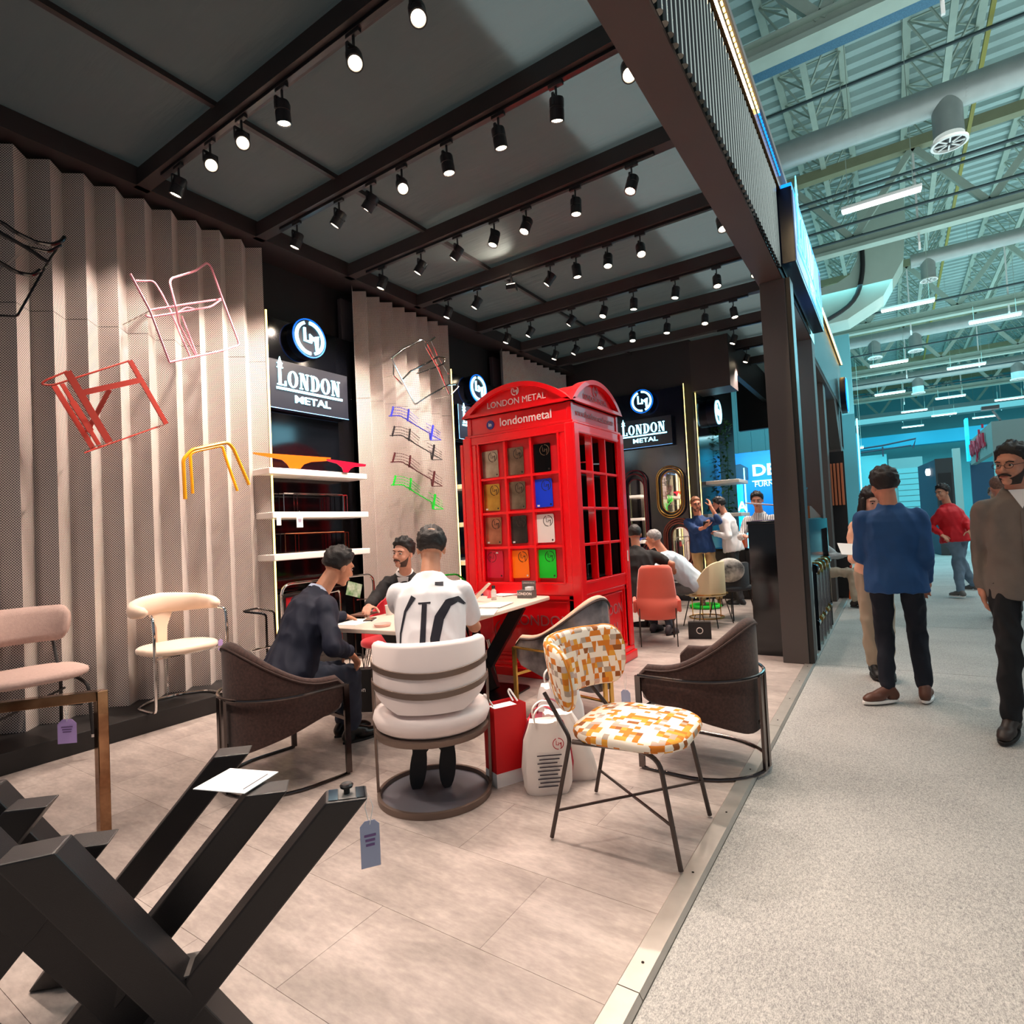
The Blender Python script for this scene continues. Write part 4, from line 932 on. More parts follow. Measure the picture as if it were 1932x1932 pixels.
t = thing('chair_frame', 'light green chair frame peeking over the telephone box roof', 'chair frame', (-5.05, 8.6, 3.2))
m_ = MB(); m_.tube([(0, -.1, -.6), (0, .12, .75), (0, .3, .55)], .012, n=7, fillet=.04); m_.tube([(0, .95, -.5), (0, 1.25, .80), (-.1, 1.4, -.3)], .012, n=7, fillet=.04); m_.bar((0, .1, .0), (-.4, .1, .0), .01); m_.build('tube_frame', mat('light_green_paint', (120, 220, 110), .4), t, smooth=True)

# mirrors on the back wall
def mirror(px0, py0, px1, py1, m, lab, rings=2):
    a = W(px0, py0, y=10.2); b = W(px1, py1, y=10.2); w = abs(b.x-a.x); h = abs(a.z-b.z); c = (a+b)/2
    t = thing('oval_mirror', lab, 'mirror', c)
    def stad(w, h, y, n=14):
        r = w/2; P = []
        for k in range(n+1): q = pi*k/n; P.append((r*cos(q), y, h/2-r+r*sin(q)))
        for k in range(n+1): q = pi+pi*k/n; P.append((r*cos(q), y, -h/2+r+r*sin(q)))
        return P
    for k in range(rings): m_ = MB(); m_.tube(stad(w*(1-.13*k), h*(1-.085*k), -.03-.02*k), .011, n=7, closed=True); m_.build('frame_ring', m, t, smooth=True)
    k = 1-.15*rings; MB().poly(stad(w*k-.02, h*(1-.10*rings)-.02, .03), (0, .012, 0)).build('mirror_glass', mat('mirror_glass', (240, 240, 238), .02, metal=1), t)
    m_ = MB(); m_.tube(stad(w*k, h*(1-.10*rings), .02), .008, n=7, closed=True); m_.build('inner_ring', m, t, smooth=True)
mirror(1238, 882, 1294, 975, goldM, 'oval mirror in gold double ring, right on the back wall')
mirror(1176, 890, 1228, 1052, mat('wine_red_frame', (110, 16, 34), .3, metal=.4), 'tall wine-red framed oval mirror just right of the telephone box')
mirror(1252, 980, 1318, 1080, mat('copper_ring', (150, 70, 56), .3, metal=.7), 'low round-topped mirror with copper rings behind the grey-haired man', rings=3)
# ================================================================ people
def remesh(mb, name, m, parent, vox, sm=2, fold=0.0, fs=9.0, seed=0, fdir=None):
    me = bpy.data.meshes.new('tmp'); me.from_pydata([tuple(v) for v in mb.v], [], mb.f)
    t = bpy.data.objects.new('tmp', me); COL.objects.link(t)
    r = t.modifiers.new('r', 'REMESH'); r.mode = 'VOXEL'; r.voxel_size = vox; r.use_smooth_shade = True
    if sm: s_ = t.modifiers.new('s', 'SMOOTH'); s_.factor = .5; s_.iterations = sm
    dg = bpy.context.evaluated_depsgraph_get(); out = bpy.data.meshes.new_from_object(t.evaluated_get(dg)); bpy.data.objects.remove(t)
    if fold:
        off = Vector((seed*3.1, seed*1.7, seed*.9)); N = [v.normal.copy() for v in out.vertices]
        for v, nn in zip(out.vertices, N):
            p = v.co; q = Vector((p.x*fs, p.y*fs, p.z*fs*.55+p.x*3))+off
            w = noise.noise(q); w2 = noise.noise(q*2.3); v.co = p+nn*fold*((1-abs(w)*3.2)*.95+w2*.75-.3)
    out.name = name; out.materials.clear(); out.materials.append(m)
    out.polygons.foreach_set('use_smooth', [True]*len(out.polygons))
    o = bpy.data.objects.new(name, out); COL.objects.link(o); o.parent = parent
    return o
def cap(mb, p, q, r0, r1, n=14):
    p, q = Vector(p), Vector(q); d = q-p; L = max(d.length, 1e-5); d = d/L
    pts = []; rs = []
    for k in range(4): a = pi/2*(1-k/4); pts.append(p-d*r0*sin(a)); rs.append(max(r0*cos(a), 1e-3))
    pts += [p, (p+q)/2, q]; rs += [r0, (r0+r1)/2, r1]
    for k in range(1, 5): a = pi/2*k/4; pts.append(q+d*r1*sin(a)); rs.append(max(r1*cos(a), 1e-3))
    mb.tube(pts, rs, n)
def eloft(mb, secs, n=20):
    """secs: (centre, halfwidth vec, halfdepth vec)"""
    mb.loft([[Vector(c)+Vector(a)*cos(2*pi*k/n)+Vector(b)*sin(2*pi*k/n) for k in range(n)] for c, a, b in secs])
def ik(a, c, l1, l2, pole):
    a, c = Vector(a), Vector(c); d = c-a; L = min(d.length, (l1+l2)*.995); u = d.normalized(); c = a+u*L
    x = (l1*l1-l2*l2+L*L)/(2*L); h = math.sqrt(max(l1*l1-x*x, 0)); w = Vector(pole)-u*Vector(pole).dot(u); w = w.normalized()
    return a+u*x+w*h, c
def hand(mb, w, d, nrm, side, s=1.0, curl=.6, spread=.0):
    """w wrist, d pointing direction, nrm palm normal (palm side), side = direction towards the thumb"""
    d = Vector(d).normalized(); nrm = Vector(nrm); nrm = (nrm-d*nrm.dot(d)).normalized(); sd = Vector(side); sd = (sd-d*sd.dot(d)-nrm*sd.dot(nrm)).normalized(); w = Vector(w)
    M = Matrix(((sd.x, d.x, nrm.x), (sd.y, d.y, nrm.y), (sd.z, d.z, nrm.z)))
    mb.ell(w+d*.05*s, (.042*s, .056*s, .017*s), M); cap(mb, w-d*.02*s, w+d*.03*s, .026*s, .026*s, 10)
    for i, (o, L) in enumerate(((.030, .072), (.010, .080), (-.010, .074), (-.029, .058))):
        p = w+d*(.092-abs(o)*.2)*s+sd*o*s; a = curl*(.7+.15*i); dd = d+sd*spread*(o*8)
        for k in range(3):
            dd = (d*cos(a*(k+.4))+nrm*sin(a*(k+.4))+sd*spread*o*8).normalized(); q = p+dd*L*s*(.42, .32, .26)[k]; r = .0092*s*(1, .92, .84)[k]; cap(mb, p, q, r, r*.93, 8); p = q
    p = w+d*.022*s+sd*.032*s
    for k, (L, a) in enumerate(((.040, .45), (.030, .8), (.024, 1.0))):
        dd = (sd*cos(a)*.9+d*sin(a)+nrm*.35*(k+1)*curl).normalized(); q = p+dd*L*s; cap(mb, p, q, .0115*s, .0105*s, 8); p = q
skin_c = {}
def skinm(c): return mat('skin_%d_%d_%d' % c, c, .5, var=.12, vscale=25, spec=.35)
def person(name, label, P, N, H, fd, sd, rh, lh, rf, lf, skin=(206, 152, 122), top=None, sleeve='long', trouser=None, shoe=None, hair=None, cover='full', beard=None,
           rel=(0, 0, -1), lel=(0, 0, -1), kn=None, rk=None, lk=None, fdir=None, rhd=None, lhd=None, rn=(0, 0, -1), ln=(0, 0, -1), near=1, fat=1.0, s=1.0, collar=None, jacket=False, glasses=False, curl=.6, hem=.06, sole=None, fold=.009, hairv=None, headup=None, toeR=None, toeL=None, legw=1.0, vneck=False):
    P, N, H = Vector(P), Vector(N), Vector(H); H = N+(H-N)*.93; fd = Vector(fd).normalized(); sd = Vector(sd).normalized()
    root = thing(name, label, 'person', (P.x, P.y, 0)); O = root.location.copy()
    L = lambda v: Vector(v)-O
    P, N, H, rh, lh, rf, lf = [L(v) for v in (P, N, H, rh, lh, rf, lf)]
    vox = {1: .0065, 2: .0085, 3: .010}[near]
    sp = (N-P); up = sp.normalized(); fw = sd.cross(up) * -1; fw = (up.cross(sd)).normalized(); 
    if fw.dot(fd) < 0 and near != 9: fw = fw
    kn = Vector(kn) if kn else fw*1.0
    shR, shL = N+sd*.160*s*min(fat, 1.12)-up*.085, N-sd*.160*s*min(fat, 1.12)-up*.085
    hpR, hpL = P+sd*.088*fat, P-sd*.088*fat
    eR, wR = ik(shR, rh, .29*s, .255*s, rel); eL, wL = ik(shL, lh, .29*s, .255*s, lel)
    kR, aR = ik(hpR, rf, .435*s, .42*s, rk or kn); kL, aL = ik(hpL, lf, .435*s, .42*s, lk or kn)
    fdir = Vector(fdir) if fdir else Vector((fw.x, fw.y, 0)).normalized()
    rhd = Vector(rhd) if rhd else (wR-eR); lhd = Vector(lhd) if lhd else (wL-eL)
    sk = skinm(skin)
    # body: one continuous surface
    b = MB()
    if headup: hu = Vector(headup).normalized()
    else: hu = (H-(N+up*.02)).normalized()*.5+Vector((0, 0, .5)); hu.normalize()
    hf = (fd-hu*fd.dot(hu)).normalized(); hr = hf.cross(hu); HM = Matrix(((hr.x, hf.x, hu.x), (hr.y, hf.y, hu.y), (hr.z, hf.z, hu.z)))
    hs = 1.03*s
    def h(x, y, z): return H+HM @ Vector((x, y, z))*hs
    def he(c, r): b.ell(h(*c), tuple(q*hs for q in r), HM, 16, 12)
    he((0, -.012, .030), (.074, .094, .090)); he((0, .030, -.020), (.064, .066, .080)); he((0, .042, -.060), (.050, .052, .050)); he((0, .076, -.094), (.024, .022, .020))
    he((0, .072, .030), (.056, .026, .020)); he((.034, .062, -.028), (.026, .026, .026)); he((-.034, .062, -.028), (.026, .026, .026))
    cap(b, h(0, .094, .012), h(0, .116, -.024), .0085*hs, .0125*hs, 10); he((0, .104, -.032), (.019, .012, .009))
    he((0, .094, -.056), (.022, .012, .007)); he((0, .091, -.068), (.020, .012, .008))
    for sx in (-1, 1): he((sx*.076, -.006, -.008), (.010, .019, .031))
    cap(b, N-up*.06, h(0, -.022, -.055), .058*s*min(fat, 1.12), .054*s)
    cap(b, N-up*.05, P, .085, .085); cap(b, N-up*.06, shR, .05, .045); cap(b, N-up*.06, shL, .05, .045)
    for sh, e, w_ in ((shR, eR, wR), (shL, eL, wL)): cap(b, sh, e, .042*s, .034*s); cap(b, e, w_, .036*s*min(fat, 1.1), .026*s)
    for hp, k_, a_ in ((hpR, kR, aR), (hpL, kL, aL)): cap(b, hp, k_, .06, .045); cap(b, k_, a_, .042, .034)
    hand(b, wR, rhd, rn, -sd if Vector(rhd).z < -.7 else -sd, s*.98, curl); hand(b, wL, lhd, ln, sd, s*.98, curl)
    remesh(b, 'body', sk, root, vox, 2)
    # eyes, brows, lips
    if near < 3:
        e = MB(); pu = MB(); br = MB()
        for sx in (-1, 1):
            e.ell(h(sx*.030, .0835, .006), (.0125*hs, .0105*hs, .0075*hs), HM, 10, 8); pu.ell(h(sx*.030, .0925, .006), (.0062*hs, .0035*hs, .0062*hs), HM, 8, 6)
            br.tube([h(sx*.014, .099, .024), h(sx*.030, .100, .030), h(sx*.048, .086, .024)], .0035*hs, 6)
        e.build('eyes', mat('eye_white', (196, 186, 178), .4), root, smooth='all', kind='stuff'); pu.build('pupils', mat('pupil_dark', (30, 20, 16), .2), root, kind='stuff')
        br.build('eyebrows', mat('brow_dark', (34, 24, 20), .8), root, kind='stuff')
        l = MB(); l.ell(h(0, .1035, -.0605), (.020*hs, .005*hs, .0075*hs), HM, 12, 8); l.build('lips', mat('lips_rose', (164, 96, 84), .5), root, smooth='all')
    # hair
    if hair:
        hm = mat('hair_%d_%d_%d' % hair, hair, .55, var=.5, vscale=60, bump=.6, bscale=180)
        hb = MB(); nu, nv = 40, 26; vs = {}; 
        for i in range(nv+1):
            t_ = pi*i/nv*.86
            for k in range(nu):
                a = 2*pi*k/nu; x, y, z = sin(t_)*cos(a), sin(t_)*sin(a), cos(t_)
                fr = max(0, y); lim = -.62+1.28*fr**.9 if cover != 'long' else -.7+1.1*fr**.8   # hairline height
                if cover == 'side' : lim = -.55+1.15*fr
                th = .010+.010*max(0, z)+(.012*fr if hairv == 'quiff' else 0)
                th *= 1+1.1*noise.noise(Vector((x*5, y*5, z*5))+Vector((H.x, H.y, 3))*7)
                bald = cover == 'bald' and (Vector((x, y+.55, z-.80)).length < .36)
                if cover == 'short': th *= .45
                edge = min(1, max(0, (z-lim)*4+.15))
                if bald: th = -.009
                th = th*edge-.0035*(1-edge)-(.012 if edge == 0 else 0)
                vs[i, k] = len(hb.v); hb.v.append(tuple(h(x*(.077+th), -.012+y*(.096+th), .032+z*(.090+th))))
        for i in range(nv):
            for k in range(nu): hb.f.append((vs[i, k], vs[i, (k+1) % nu], vs[i+1, (k+1) % nu], vs[i+1, k])); hb.mi.append(0)
        hb.build('hair', hm, root, smooth='all')
        if cover == 'long':
            q = MB(); eloft(q, [(h(0, -.05, .05), hr*.075, hf*.05), (h(0, -.075, -.08), hr*.085, hf*.045), (h(0, -.08, -.2), hr*.08, hf*.04), (h(0, -.09, -.33), hr*.05, hf*.03)]); remesh(q, 'hair_fall', hm, root, .010, 2, .006, 30)
            for sx in (-1, 1): q = MB(); cap(q, h(sx*.078, .03, .03), h(sx*.085, .05, -.2), .022, .014); q.build('hair_lock', hm, root, smooth='all')
    if beard:
        bm_ = MB(); n1, n2 = 18, 10; g_ = {}
        for i in range(n2+1):
            for k in range(n1+1):
                a = -pi*.50+pi*k/n1; t_ = i/n2; c = max(0, cos(a)); zt = -.018-.056*c**.7; z = zt+(-.112-zt)*t_; r_ = 1-.35*((z+.018)/.094)**2*1.0
                x = sin(a)*.0655*r_; y = .020+c*(.082-.004*t_)*r_
                w = 1.0+.02*noise.noise(Vector((x*90, y*90, z*90)))
                g_[i, k] = len(bm_.v); bm_.v.append(tuple(h(x*w, y*w, z)))
        for i in range(n2):
            for k in range(n1): bm_.f.append((g_[i, k], g_[i, k+1], g_[i+1, k+1], g_[i+1, k])); bm_.mi.append(0)
        bm_.cur = 0; bm_.tube([h(-.030, .092, -.058), h(-.018, .107, -.047), h(0, .112, -.045), h(.018, .107, -.047), h(.030, .092, -.058)], .0055*hs, 6)
        bm_.build('beard', mat('beard_%d' % beard[0], beard, .8, var=.4, vscale=90), root, smooth='all')
    if glasses:
        g2 = MB()
        for sx in (-1, 1): g2.tube([h(sx*.031+.023*cos(q_*pi/6), .108, .004+.016*sin(q_*pi/6)) for q_ in range(12)], .0017, 5, closed=True); g2.tube([h(sx*.053, .106, .008), h(sx*.078, .0, .010)], .0017, 5)
        g2.bar(h(-.008, .112, .008), h(.008, .112, .008), .003); g2.build('glasses', mat('glasses_dark', (60, 50, 50), .3, metal=.6), root)
    # top
    tm_ = mat(*top) if isinstance(top, tuple) else top
    g = MB(); W_, D_ = sd*fat*s, fw*(1+(fat-1)*1.7)*s; J = 1.07 if jacket else 1.0
    secs = [(P-up*(hem), W_*.186*J, D_*.150*J), (P+up*.06, W_*.176*J, D_*.140*J), (P+sp*.35, W_*.160*J, D_*.118*J), (P+sp*.62, W_*.178*J, D_*.125*J), (P+sp*.80, W_*.182*J, D_*.118*J), (P+sp*.89, W_*.160*J, D_*.100*J), (P+sp*.97, W_*.100, D_*.078), (N+up*.030, W_*.068, D_*.066)]
    eloft(g, secs)
    ru = .061*s*J*min(fat, 1.12)
    for sh, e, w_ in ((shR, eR, wR), (shL, eL, wL)):
        cap(g, sh, sh+(e-sh)*.2, ru*1.04, ru*1.05); cap(g, N-up*.030+(sh-N)*.16, sh+up*.012, .046*s, .052*s)
        if sleeve == 'long': cap(g, sh, e, ru*1.05, ru*.86); cap(g, e, e+(w_-e)*.93, ru*.86, ru*.62)
        elif sleeve == 'rolled': cap(g, sh, e, ru*1.05, ru*.86); cap(g, e, e+(w_-e)*.30, ru*.86, ru*.80)
        else: cap(g, sh, sh+(e-sh)*.66, ru*1.05, ru*.98)
    tp = remesh(g, {True: 'jacket', False: 'shirt'}[bool(jacket)], tm_, root, vox*1.5, 3, fold, 9, seed=H.x)
    if collar:
        cm_ = mat(*collar); q = MB(); rg = []
        for k in range(20):
            a = 2*pi*k/20; c_, s_ = cos(a), sin(a); dv = W_.normalized()*c_*.066*s+fw*s_*.062*s; rg.append((N+up*.0+dv*1.04, N+up*(.045-.018*max(0, s_))+dv*.97, N+up*(.02-.02*max(0, s_))+dv*1.22))
        q.loft([[r_[j] for r_ in rg] for j in range(3)], cap=False); q.build('collar', cm_, root, smooth='all')
        if jacket: # shirt front in the V of the jacket, with lapels
            f1 = N+fw*.078*s-up*.0; q = MB(); q.poly([f1+sd*.05, f1-sd*.05, P+sp*.48+fw*(.132*s*fat*J)], fw*.008); q.build('shirt_front', cm_, root)
            q = MB()
            for sx in (-1, 1): q.poly([f1+sd*.052*sx+fw*.004, f1+sd*.10*sx-up*.05+fw*.02, P+sp*.62+sd*sx*.075+fw*.132*J, P+sp*.46+sd*sx*.008+fw*.138*J*fat], fw*.008)
            q.build('lapel', tm_, root)
    if vneck:
        q = MB(); q.poly([N+sd*.052+fw*.066+up*.03, N-sd*.052+fw*.066+up*.03, N-up*.085+fw*.112*s], fw*.010); q.build('undershirt', mat('shirt_white', (244, 240, 240), .8), root)
        q = MB(); q.bar(N-up*.10+fw*.118*s, P+sp*.1+fw*.146*s*fat, .022, .004, up=fw); q.build('placket', tm_, root)
    # trousers
    trm = mat(*trouser); g = MB(); lw = fat*legw
    eloft(g, [(P+up*.07, W_*.140, D_*.098), (P, W_*.160, D_*.112), (P-Vector((0, 0, .06)) if abs(kR.z-P.z) > .25 else P+fw*.04-up*.05, W_*.165, D_*.120)])
    for hp, k_, a_, f_ in ((hpR, kR, aR, rf), (hpL, kL, aL, lf)): cap(g, hp-(P-hp)*0+(k_-hp).normalized()*.03, k_, .080*s*lw, .064*s*lw); cap(g, k_, a_+(k_-a_)*.06, .066*s*lw, .056*s*legw)
    remesh(g, 'trousers', trm, root, vox*1.5, 3, fold*1.2, 10, seed=H.y+4)
    # shoes
    sm_ = mat(*shoe)
    for a_, k_, td in ((aR, kR, toeR), (aL, kL, toeL)):
        d = Vector(td).normalized() if td else fdir; g = MB(); u_ = Vector((0, 0, 1)) if abs(d.z) < .6 else Vector(fdir); sdv = d.cross(u_).normalized(); u_ = sdv.cross(d)
        heel = a_-d*.045-u_*.052; toe = a_+d*.175-u_*.058
        M_ = Matrix(((sdv.x, d.x, u_.x), (sdv.y, d.y, u_.y), (sdv.z, d.z, u_.z)))
        cap(g, heel+u_*.008, a_-d*.012, .040, .042); g.ell(a_+d*.10-u_*.050, (.047, .088, .036), M_, 14, 10); g.ell(toe-d*.03-u_*.001, (.041, .055, .028), M_, 14, 10); cap(g, a_-u_*.01, a_+d*.09-u_*.038, .042, .034); g.ell(heel+d*.01-u_*.004, (.038, .046, .034), M_)
        so = remesh(g, 'shoe', sm_, root, .009, 2)
        q = MB(); n_ = 24; o_ = []
        for k in range(n_):
            a = 2*pi*k/n_; x = (.046+.006*sin(a))*cos(a); y = .142*sin(a); o_.append(a_+d*(.062+y)+sdv*x-u_*.094)
        q.poly(o_, u_*.020); so2 = q.build('sole', mat(*(sole or ('sole_dark', (24, 22, 22), .7))), root, bevel=.004)
    root['_J'] = 0; del root['_J']
    return root, dict(P=P, N=N, up=up, fw=fw, sd=sd, top=tp, h=h, wR=wR, wL=wL, O=O, HM=HM)
def ribbon(root, obj, pts, ws, m, origin, ax, ay, dirv, name='print', off=.003):
    """flat print laid on a garment: centre line pts in the (ax, ay) plane, cast along dirv on to obj"""
    me = obj.data; bv = BVHTree.FromPolygons([v.co for v in me.vertices], [tuple(p.vertices) for p in me.polygons]); dirv = Vector(dirv).normalized()
    P = [Vector((a, b)) for a, b in pts]; vs = []; fs = []
    seg = []
    for i in range(len(P)-1):
        for k in range(6): t = k/6; seg.append((P[i].lerp(P[i+1], t), ws[i]*(1-t)+ws[i+1]*t))
    seg.append((P[-1], ws[-1]))
    for i, (p, w) in enumerate(seg):
        a = seg[max(i-1, 0)][0]; b_ = seg[min(i+1, len(seg)-1)][0]; t = (b_-a).normalized(); nn = Vector((-t.y, t.x))
        for j in range(4):
            q = p+nn*w*(j/3-.5); s0 = Vector(origin)+Vector(ax)*q.x+Vector(ay)*q.y-dirv*.5
            hit = bv.ray_cast(s0, dirv); vs.append((hit[0] if hit[0] else s0+dirv*.4)-dirv*off)
    for i in range(len(seg)-1):
        for j in range(3): fs.append((i*4+j, i*4+j+1, i*4+j+5, i*4+j+4))
    q = MB(); q.add(vs, fs); return q.build(name, m, root, smooth='all')
HB = (30, 22, 20)
suitN = ('suit_navy', (22, 28, 50), .75, 0, 0, .15, 12, .15, 260); suitB = ('suit_black', (32, 30, 32), .75, 0, 0, .15, 12, .15, 260); whiteC = ('cotton_white', (240, 238, 240), .8, 0, 0, .06, 6, .1, 200)
leatherB = ('leather_black', (16, 15, 16), .3)
# 1 man in navy suit seated at the table, back three-quarters to us
person('person', 'seated man in navy suit leaning towards the table from the brown armchair', (-3.22, 2.22, .53), (-3.24, 2.50, 1.05), (-3.19, 2.65, 1.225), (.12, 1, -.40), (.95, -.20, 0), (-3.03, 2.56, .66), (-3.50, 2.92, .82), (-3.20, 2.72, .09), (-3.36, 2.78, .09),
       top=suitN, jacket=True, collar=('shirt_pale_blue', (190, 200, 226), .8), trouser=('trousers_slate', (52, 60, 78), .85, 0, 0, .2, 10, .2, 200), shoe=leatherB, hair=HB, near=1, fat=1.06, rel=(.6, -.5, -.6), lel=(-.7, -.3, -.6), kn=(.25, .6, .9), fdir=(.25, 1, 0), lhd=(-.05, .9, -.3), rhd=(0, .55, -.6), hem=.05, cover='full', skin=(214, 150, 118))
# 2 man in white t-shirt with black printed letters, back to us
r2, j2 = person('person', 'seated man in white t-shirt with huge black print, back to us', (-2.22, 2.46, .55), (-2.36, 2.63, 1.13), (-2.43, 2.74, 1.325), (-.70, .75, -.42), (.74, .67, 0), (-2.44, 3.06, .83), (-2.86, 2.92, .83), (-2.20, 2.54, .19), (-2.32, 2.44, .19),
       top=whiteC, sleeve='short', trouser=('jeans_black', (24, 24, 28), .85), shoe=('sneaker_black', (18, 18, 20), .6), sole=('sneaker_sole_black', (30, 30, 32), .7), hair=(34, 24, 20), cover='bald', near=1, fat=1.16, rel=(.7, -.2, -.7), lel=(-.6, -.4, -.7), kn=(-.67, .74, .6), fdir=(-.67, .74, 0), toeR=(.05, -.18, -1), toeL=(-.05, -.15, -1), hem=.05, skin=(208, 148, 118), s=1.02, fold=.006)
bk = mat('print_black', (26, 26, 38), .8); o_ = j2['P']; dv = -(-j2['fw'])
dv = Vector((-.67, .74, 0)); ax = Vector((.74, .67, 0)); ay = Vector((0, 0, 1))
def RB(pts, ws): ribbon(r2, j2['top'], pts, ws, bk, j2['P'], ax, ay, dv)
RB([(-.085, .50), (-.135, .42), (-.165, .30), (-.175, .16), (-.17, .05)], [.03, .014, .010, .009, .009])
RB([(-.025, .46), (-.045, .25), (-.055, .03)], [.028, .032, .034]); RB([(-.06, .463), (.01, .465)], [.010, .010]); RB([(-.10, .028), (-.01, .028)], [.012, .012])
RB([(.215, .43), (.17, .47), (.11, .455), (.055, .38), (.025, .27), (.018, .16), (.03, .03)], [.010, .030, .046, .056, .054, .042, .016])
RB([(.04, .565), (.09, .56)], [.018, .022])
# 3 man in black suit facing us across the table
person('person', 'seated man with moustache in black suit, facing us across the table', (-3.78, 3.96, .52), (-3.70, 3.80, 1.06), (-3.61, 3.70, 1.265), (.12, -.95, -.38), (-.86, -.50, 0), (-3.60, 3.26, .84), (-3.20, 3.62, .84), (-3.62, 3.66, .1), (-3.42, 3.80, .1),
       top=suitB, jacket=True, collar=('shirt_white', (244, 240, 240), .8), trouser=('trousers_black', (20, 20, 22), .8), shoe=leatherB, hair=(22, 18, 18), hairv='quiff', beard=(84, 62, 54), near=1, kn=(.3, -.6, .9), rel=(-.7, -.1, -.6), lel=(.4, .2, -.8), fdir=(.3, -.9, 0), rhd=(.5, -.7, -.2), lhd=(.2, -.8, -.2), skin=(222, 164, 140), headup=(.12, -.05, 1))
# 4 black polo man, back to us, beyond the telephone box
person('person', 'seated man in black polo shirt, back to us, just right of the telephone box', (-2.72, 6.95, .50), (-2.80, 7.10, 1.08), (-2.83, 7.16, 1.28), (-.3, 1, -.1), (.94, .34, 0), (-2.42, 7.38, .80), (-3.1, 7.5, .78), (-2.42, 7.1, .09), (-2.66, 7.22, .09),
       top=('polo_black', (30, 27, 27), .85, 0, 0, .15, 12), sleeve='short', trouser=('jeans_dark', (26, 30, 42), .85), shoe=('sneaker_striped', (60, 54, 60), .6), hair=(44, 38, 36), cover='short', near=2, fat=1.22, rel=(.9, -.2, -.3), lel=(-.8, 0, -.4), kn=(0, 1, .6), fdir=(.2, 1, 0), skin=(206, 142, 112))
# 5 grey haired man in pale blue tee, profile
person('person', 'grey-haired seated man in pale blue t-shirt, in left profile on the cream chair', (-2.22, 7.85, .50), (-2.62, 7.62, .98), (-2.74, 7.58, 1.20), (-1, -.12, .0), (.25, .95, 0), (-3.0, 7.85, .76), (-2.9, 7.35, .78), (-2.70, 7.9, .09), (-2.66, 7.65, .09),
       top=('tee_pale_blue', (206, 222, 234), .85, 0, 0, .05, 8), sleeve='short', trouser=('trousers_grey', (110, 112, 112), .85), shoe=('sneaker_white', (236, 234, 230), .6), hair=(176, 170, 168), cover='short', near=2, fat=1.12, rel=(-.2, .2, -.9), lel=(0, -.6, -.7), kn=(-1, -.2, .5), fdir=(-1, 0, 0), skin=(232, 156, 126), beard=None)
# 6 standing man in blue shirt with a phone at his ear
person('person', 'standing bearded man with glasses in blue shirt holding a phone to his ear', (-2.70, 9.80, .94), (-2.73, 9.78, 1.47), (-2.74, 9.70, 1.70), (.55, -.95, -.12), (-.90, -.35, 0), (-2.52, 9.38, 1.30), (-2.47, 9.60, 1.62), (-2.74, 9.78, .08), (-2.48, 9.86, .08),
       top=('shirt_denim_blue', (30, 66, 120), .8, 0, 0, .25, 10), sleeve='rolled', trouser=('chinos_tan', (206, 168, 118), .85), shoe=('shoe_brown', (80, 50, 36), .5), hair=(150, 96, 62), cover='short', beard=(120, 82, 66), glasses=True, near=2, fat=1.12, rel=(-.5, .1, -.9), lel=(.7, -.3, -.8), lhd=(-.2, .1, 1), ln=(-1, .2, 0), rhd=(.4, -.4, .4), rn=(0, 0, 1), kn=(.2, -1, 0), fdir=(.3, -1, 0), collar=('shirt_denim_blue', (30, 66, 120), .8), skin=(226, 150, 120))
# 7 standing man in white shirt, profile left
person('person', 'standing dark-bearded man in white shirt and charcoal trousers, head bowed to the left', (-2.26, 10.02, .93), (-2.33, 9.98, 1.47), (-2.43, 9.94, 1.665), (-.92, -.28, -.45), (-.1, .99, 0), (-2.50, 9.98, 1.20), (-2.48, 9.78, 1.18), (-2.24, 10.08, .08), (-2.16, 9.88, .08),
       top=('shirt_white', (244, 240, 240), .8), trouser=('trousers_charcoal', (56, 54, 56), .85, 0, 0, .15, 12), shoe=('sneaker_dark', (40, 40, 42), .6), sole=('sole_light', (226, 220, 214), .6), hair=(24, 20, 20), beard=(36, 28, 26), near=2, fat=1.08, rel=(.4, .5, -.9), lel=(.6, -.5, -.9), kn=(-1, -.2, 0), fdir=(-1, -.15, 0), rhd=(-.6, -.3, .1), lhd=(-.6, .2, .1), collar=('shirt_white', (244, 240, 240), .8), skin=(226, 158, 130))
# 8 man in striped shirt behind the counter
def stripes():
    m, N_, L_, b_ = nodes_mat('shirt_striped'); tc = N_.new('ShaderNodeTexCoord'); sp = N_.new('ShaderNodeSeparateXYZ'); L_.new(tc.outputs['Object'], sp.inputs[0])
    f = math_(N_, L_, 'FRACT', math_(N_, L_, 'MULTIPLY', sp.outputs['X'], 34)); g_ = math_(N_, L_, 'LESS_THAN', f, .28); mx = N_.new('ShaderNodeMix'); mx.data_type = 'RGBA'; L_.new(g_, mx.inputs[0]); mx.inputs[6].default_value = lin((242, 236, 234)); mx.inputs[7].default_value = lin((96, 82, 90)); L_.new(mx.outputs[2], b_.inputs['Base Color']); b_.inputs['Roughness'].default_value = .8; return m
person('person', 'man in vertically striped white shirt looking down behind the glossy black counter', (-1.68, 9.35, .92), (-1.68, 9.28, 1.46), (-1.69, 9.20, 1.68), (.05, -.9, -.5), (-1, 0, 0), (-1.84, 8.92, 1.15), (-1.50, 8.92, 1.15), (-1.78, 9.4, .08), (-1.58, 9.4, .08),
       top=stripes(), trouser=('trousers_black', (20, 20, 22), .8), shoe=leatherB, hair=(30, 24, 24), near=2, fat=1.08, rel=(-.6, .4, -.8), lel=(.6, .4, -.8), fdir=(0, -1, 0), kn=(0, -1, 0), skin=(222, 150, 124), collar=('shirt_white', (244, 240, 240), .8))
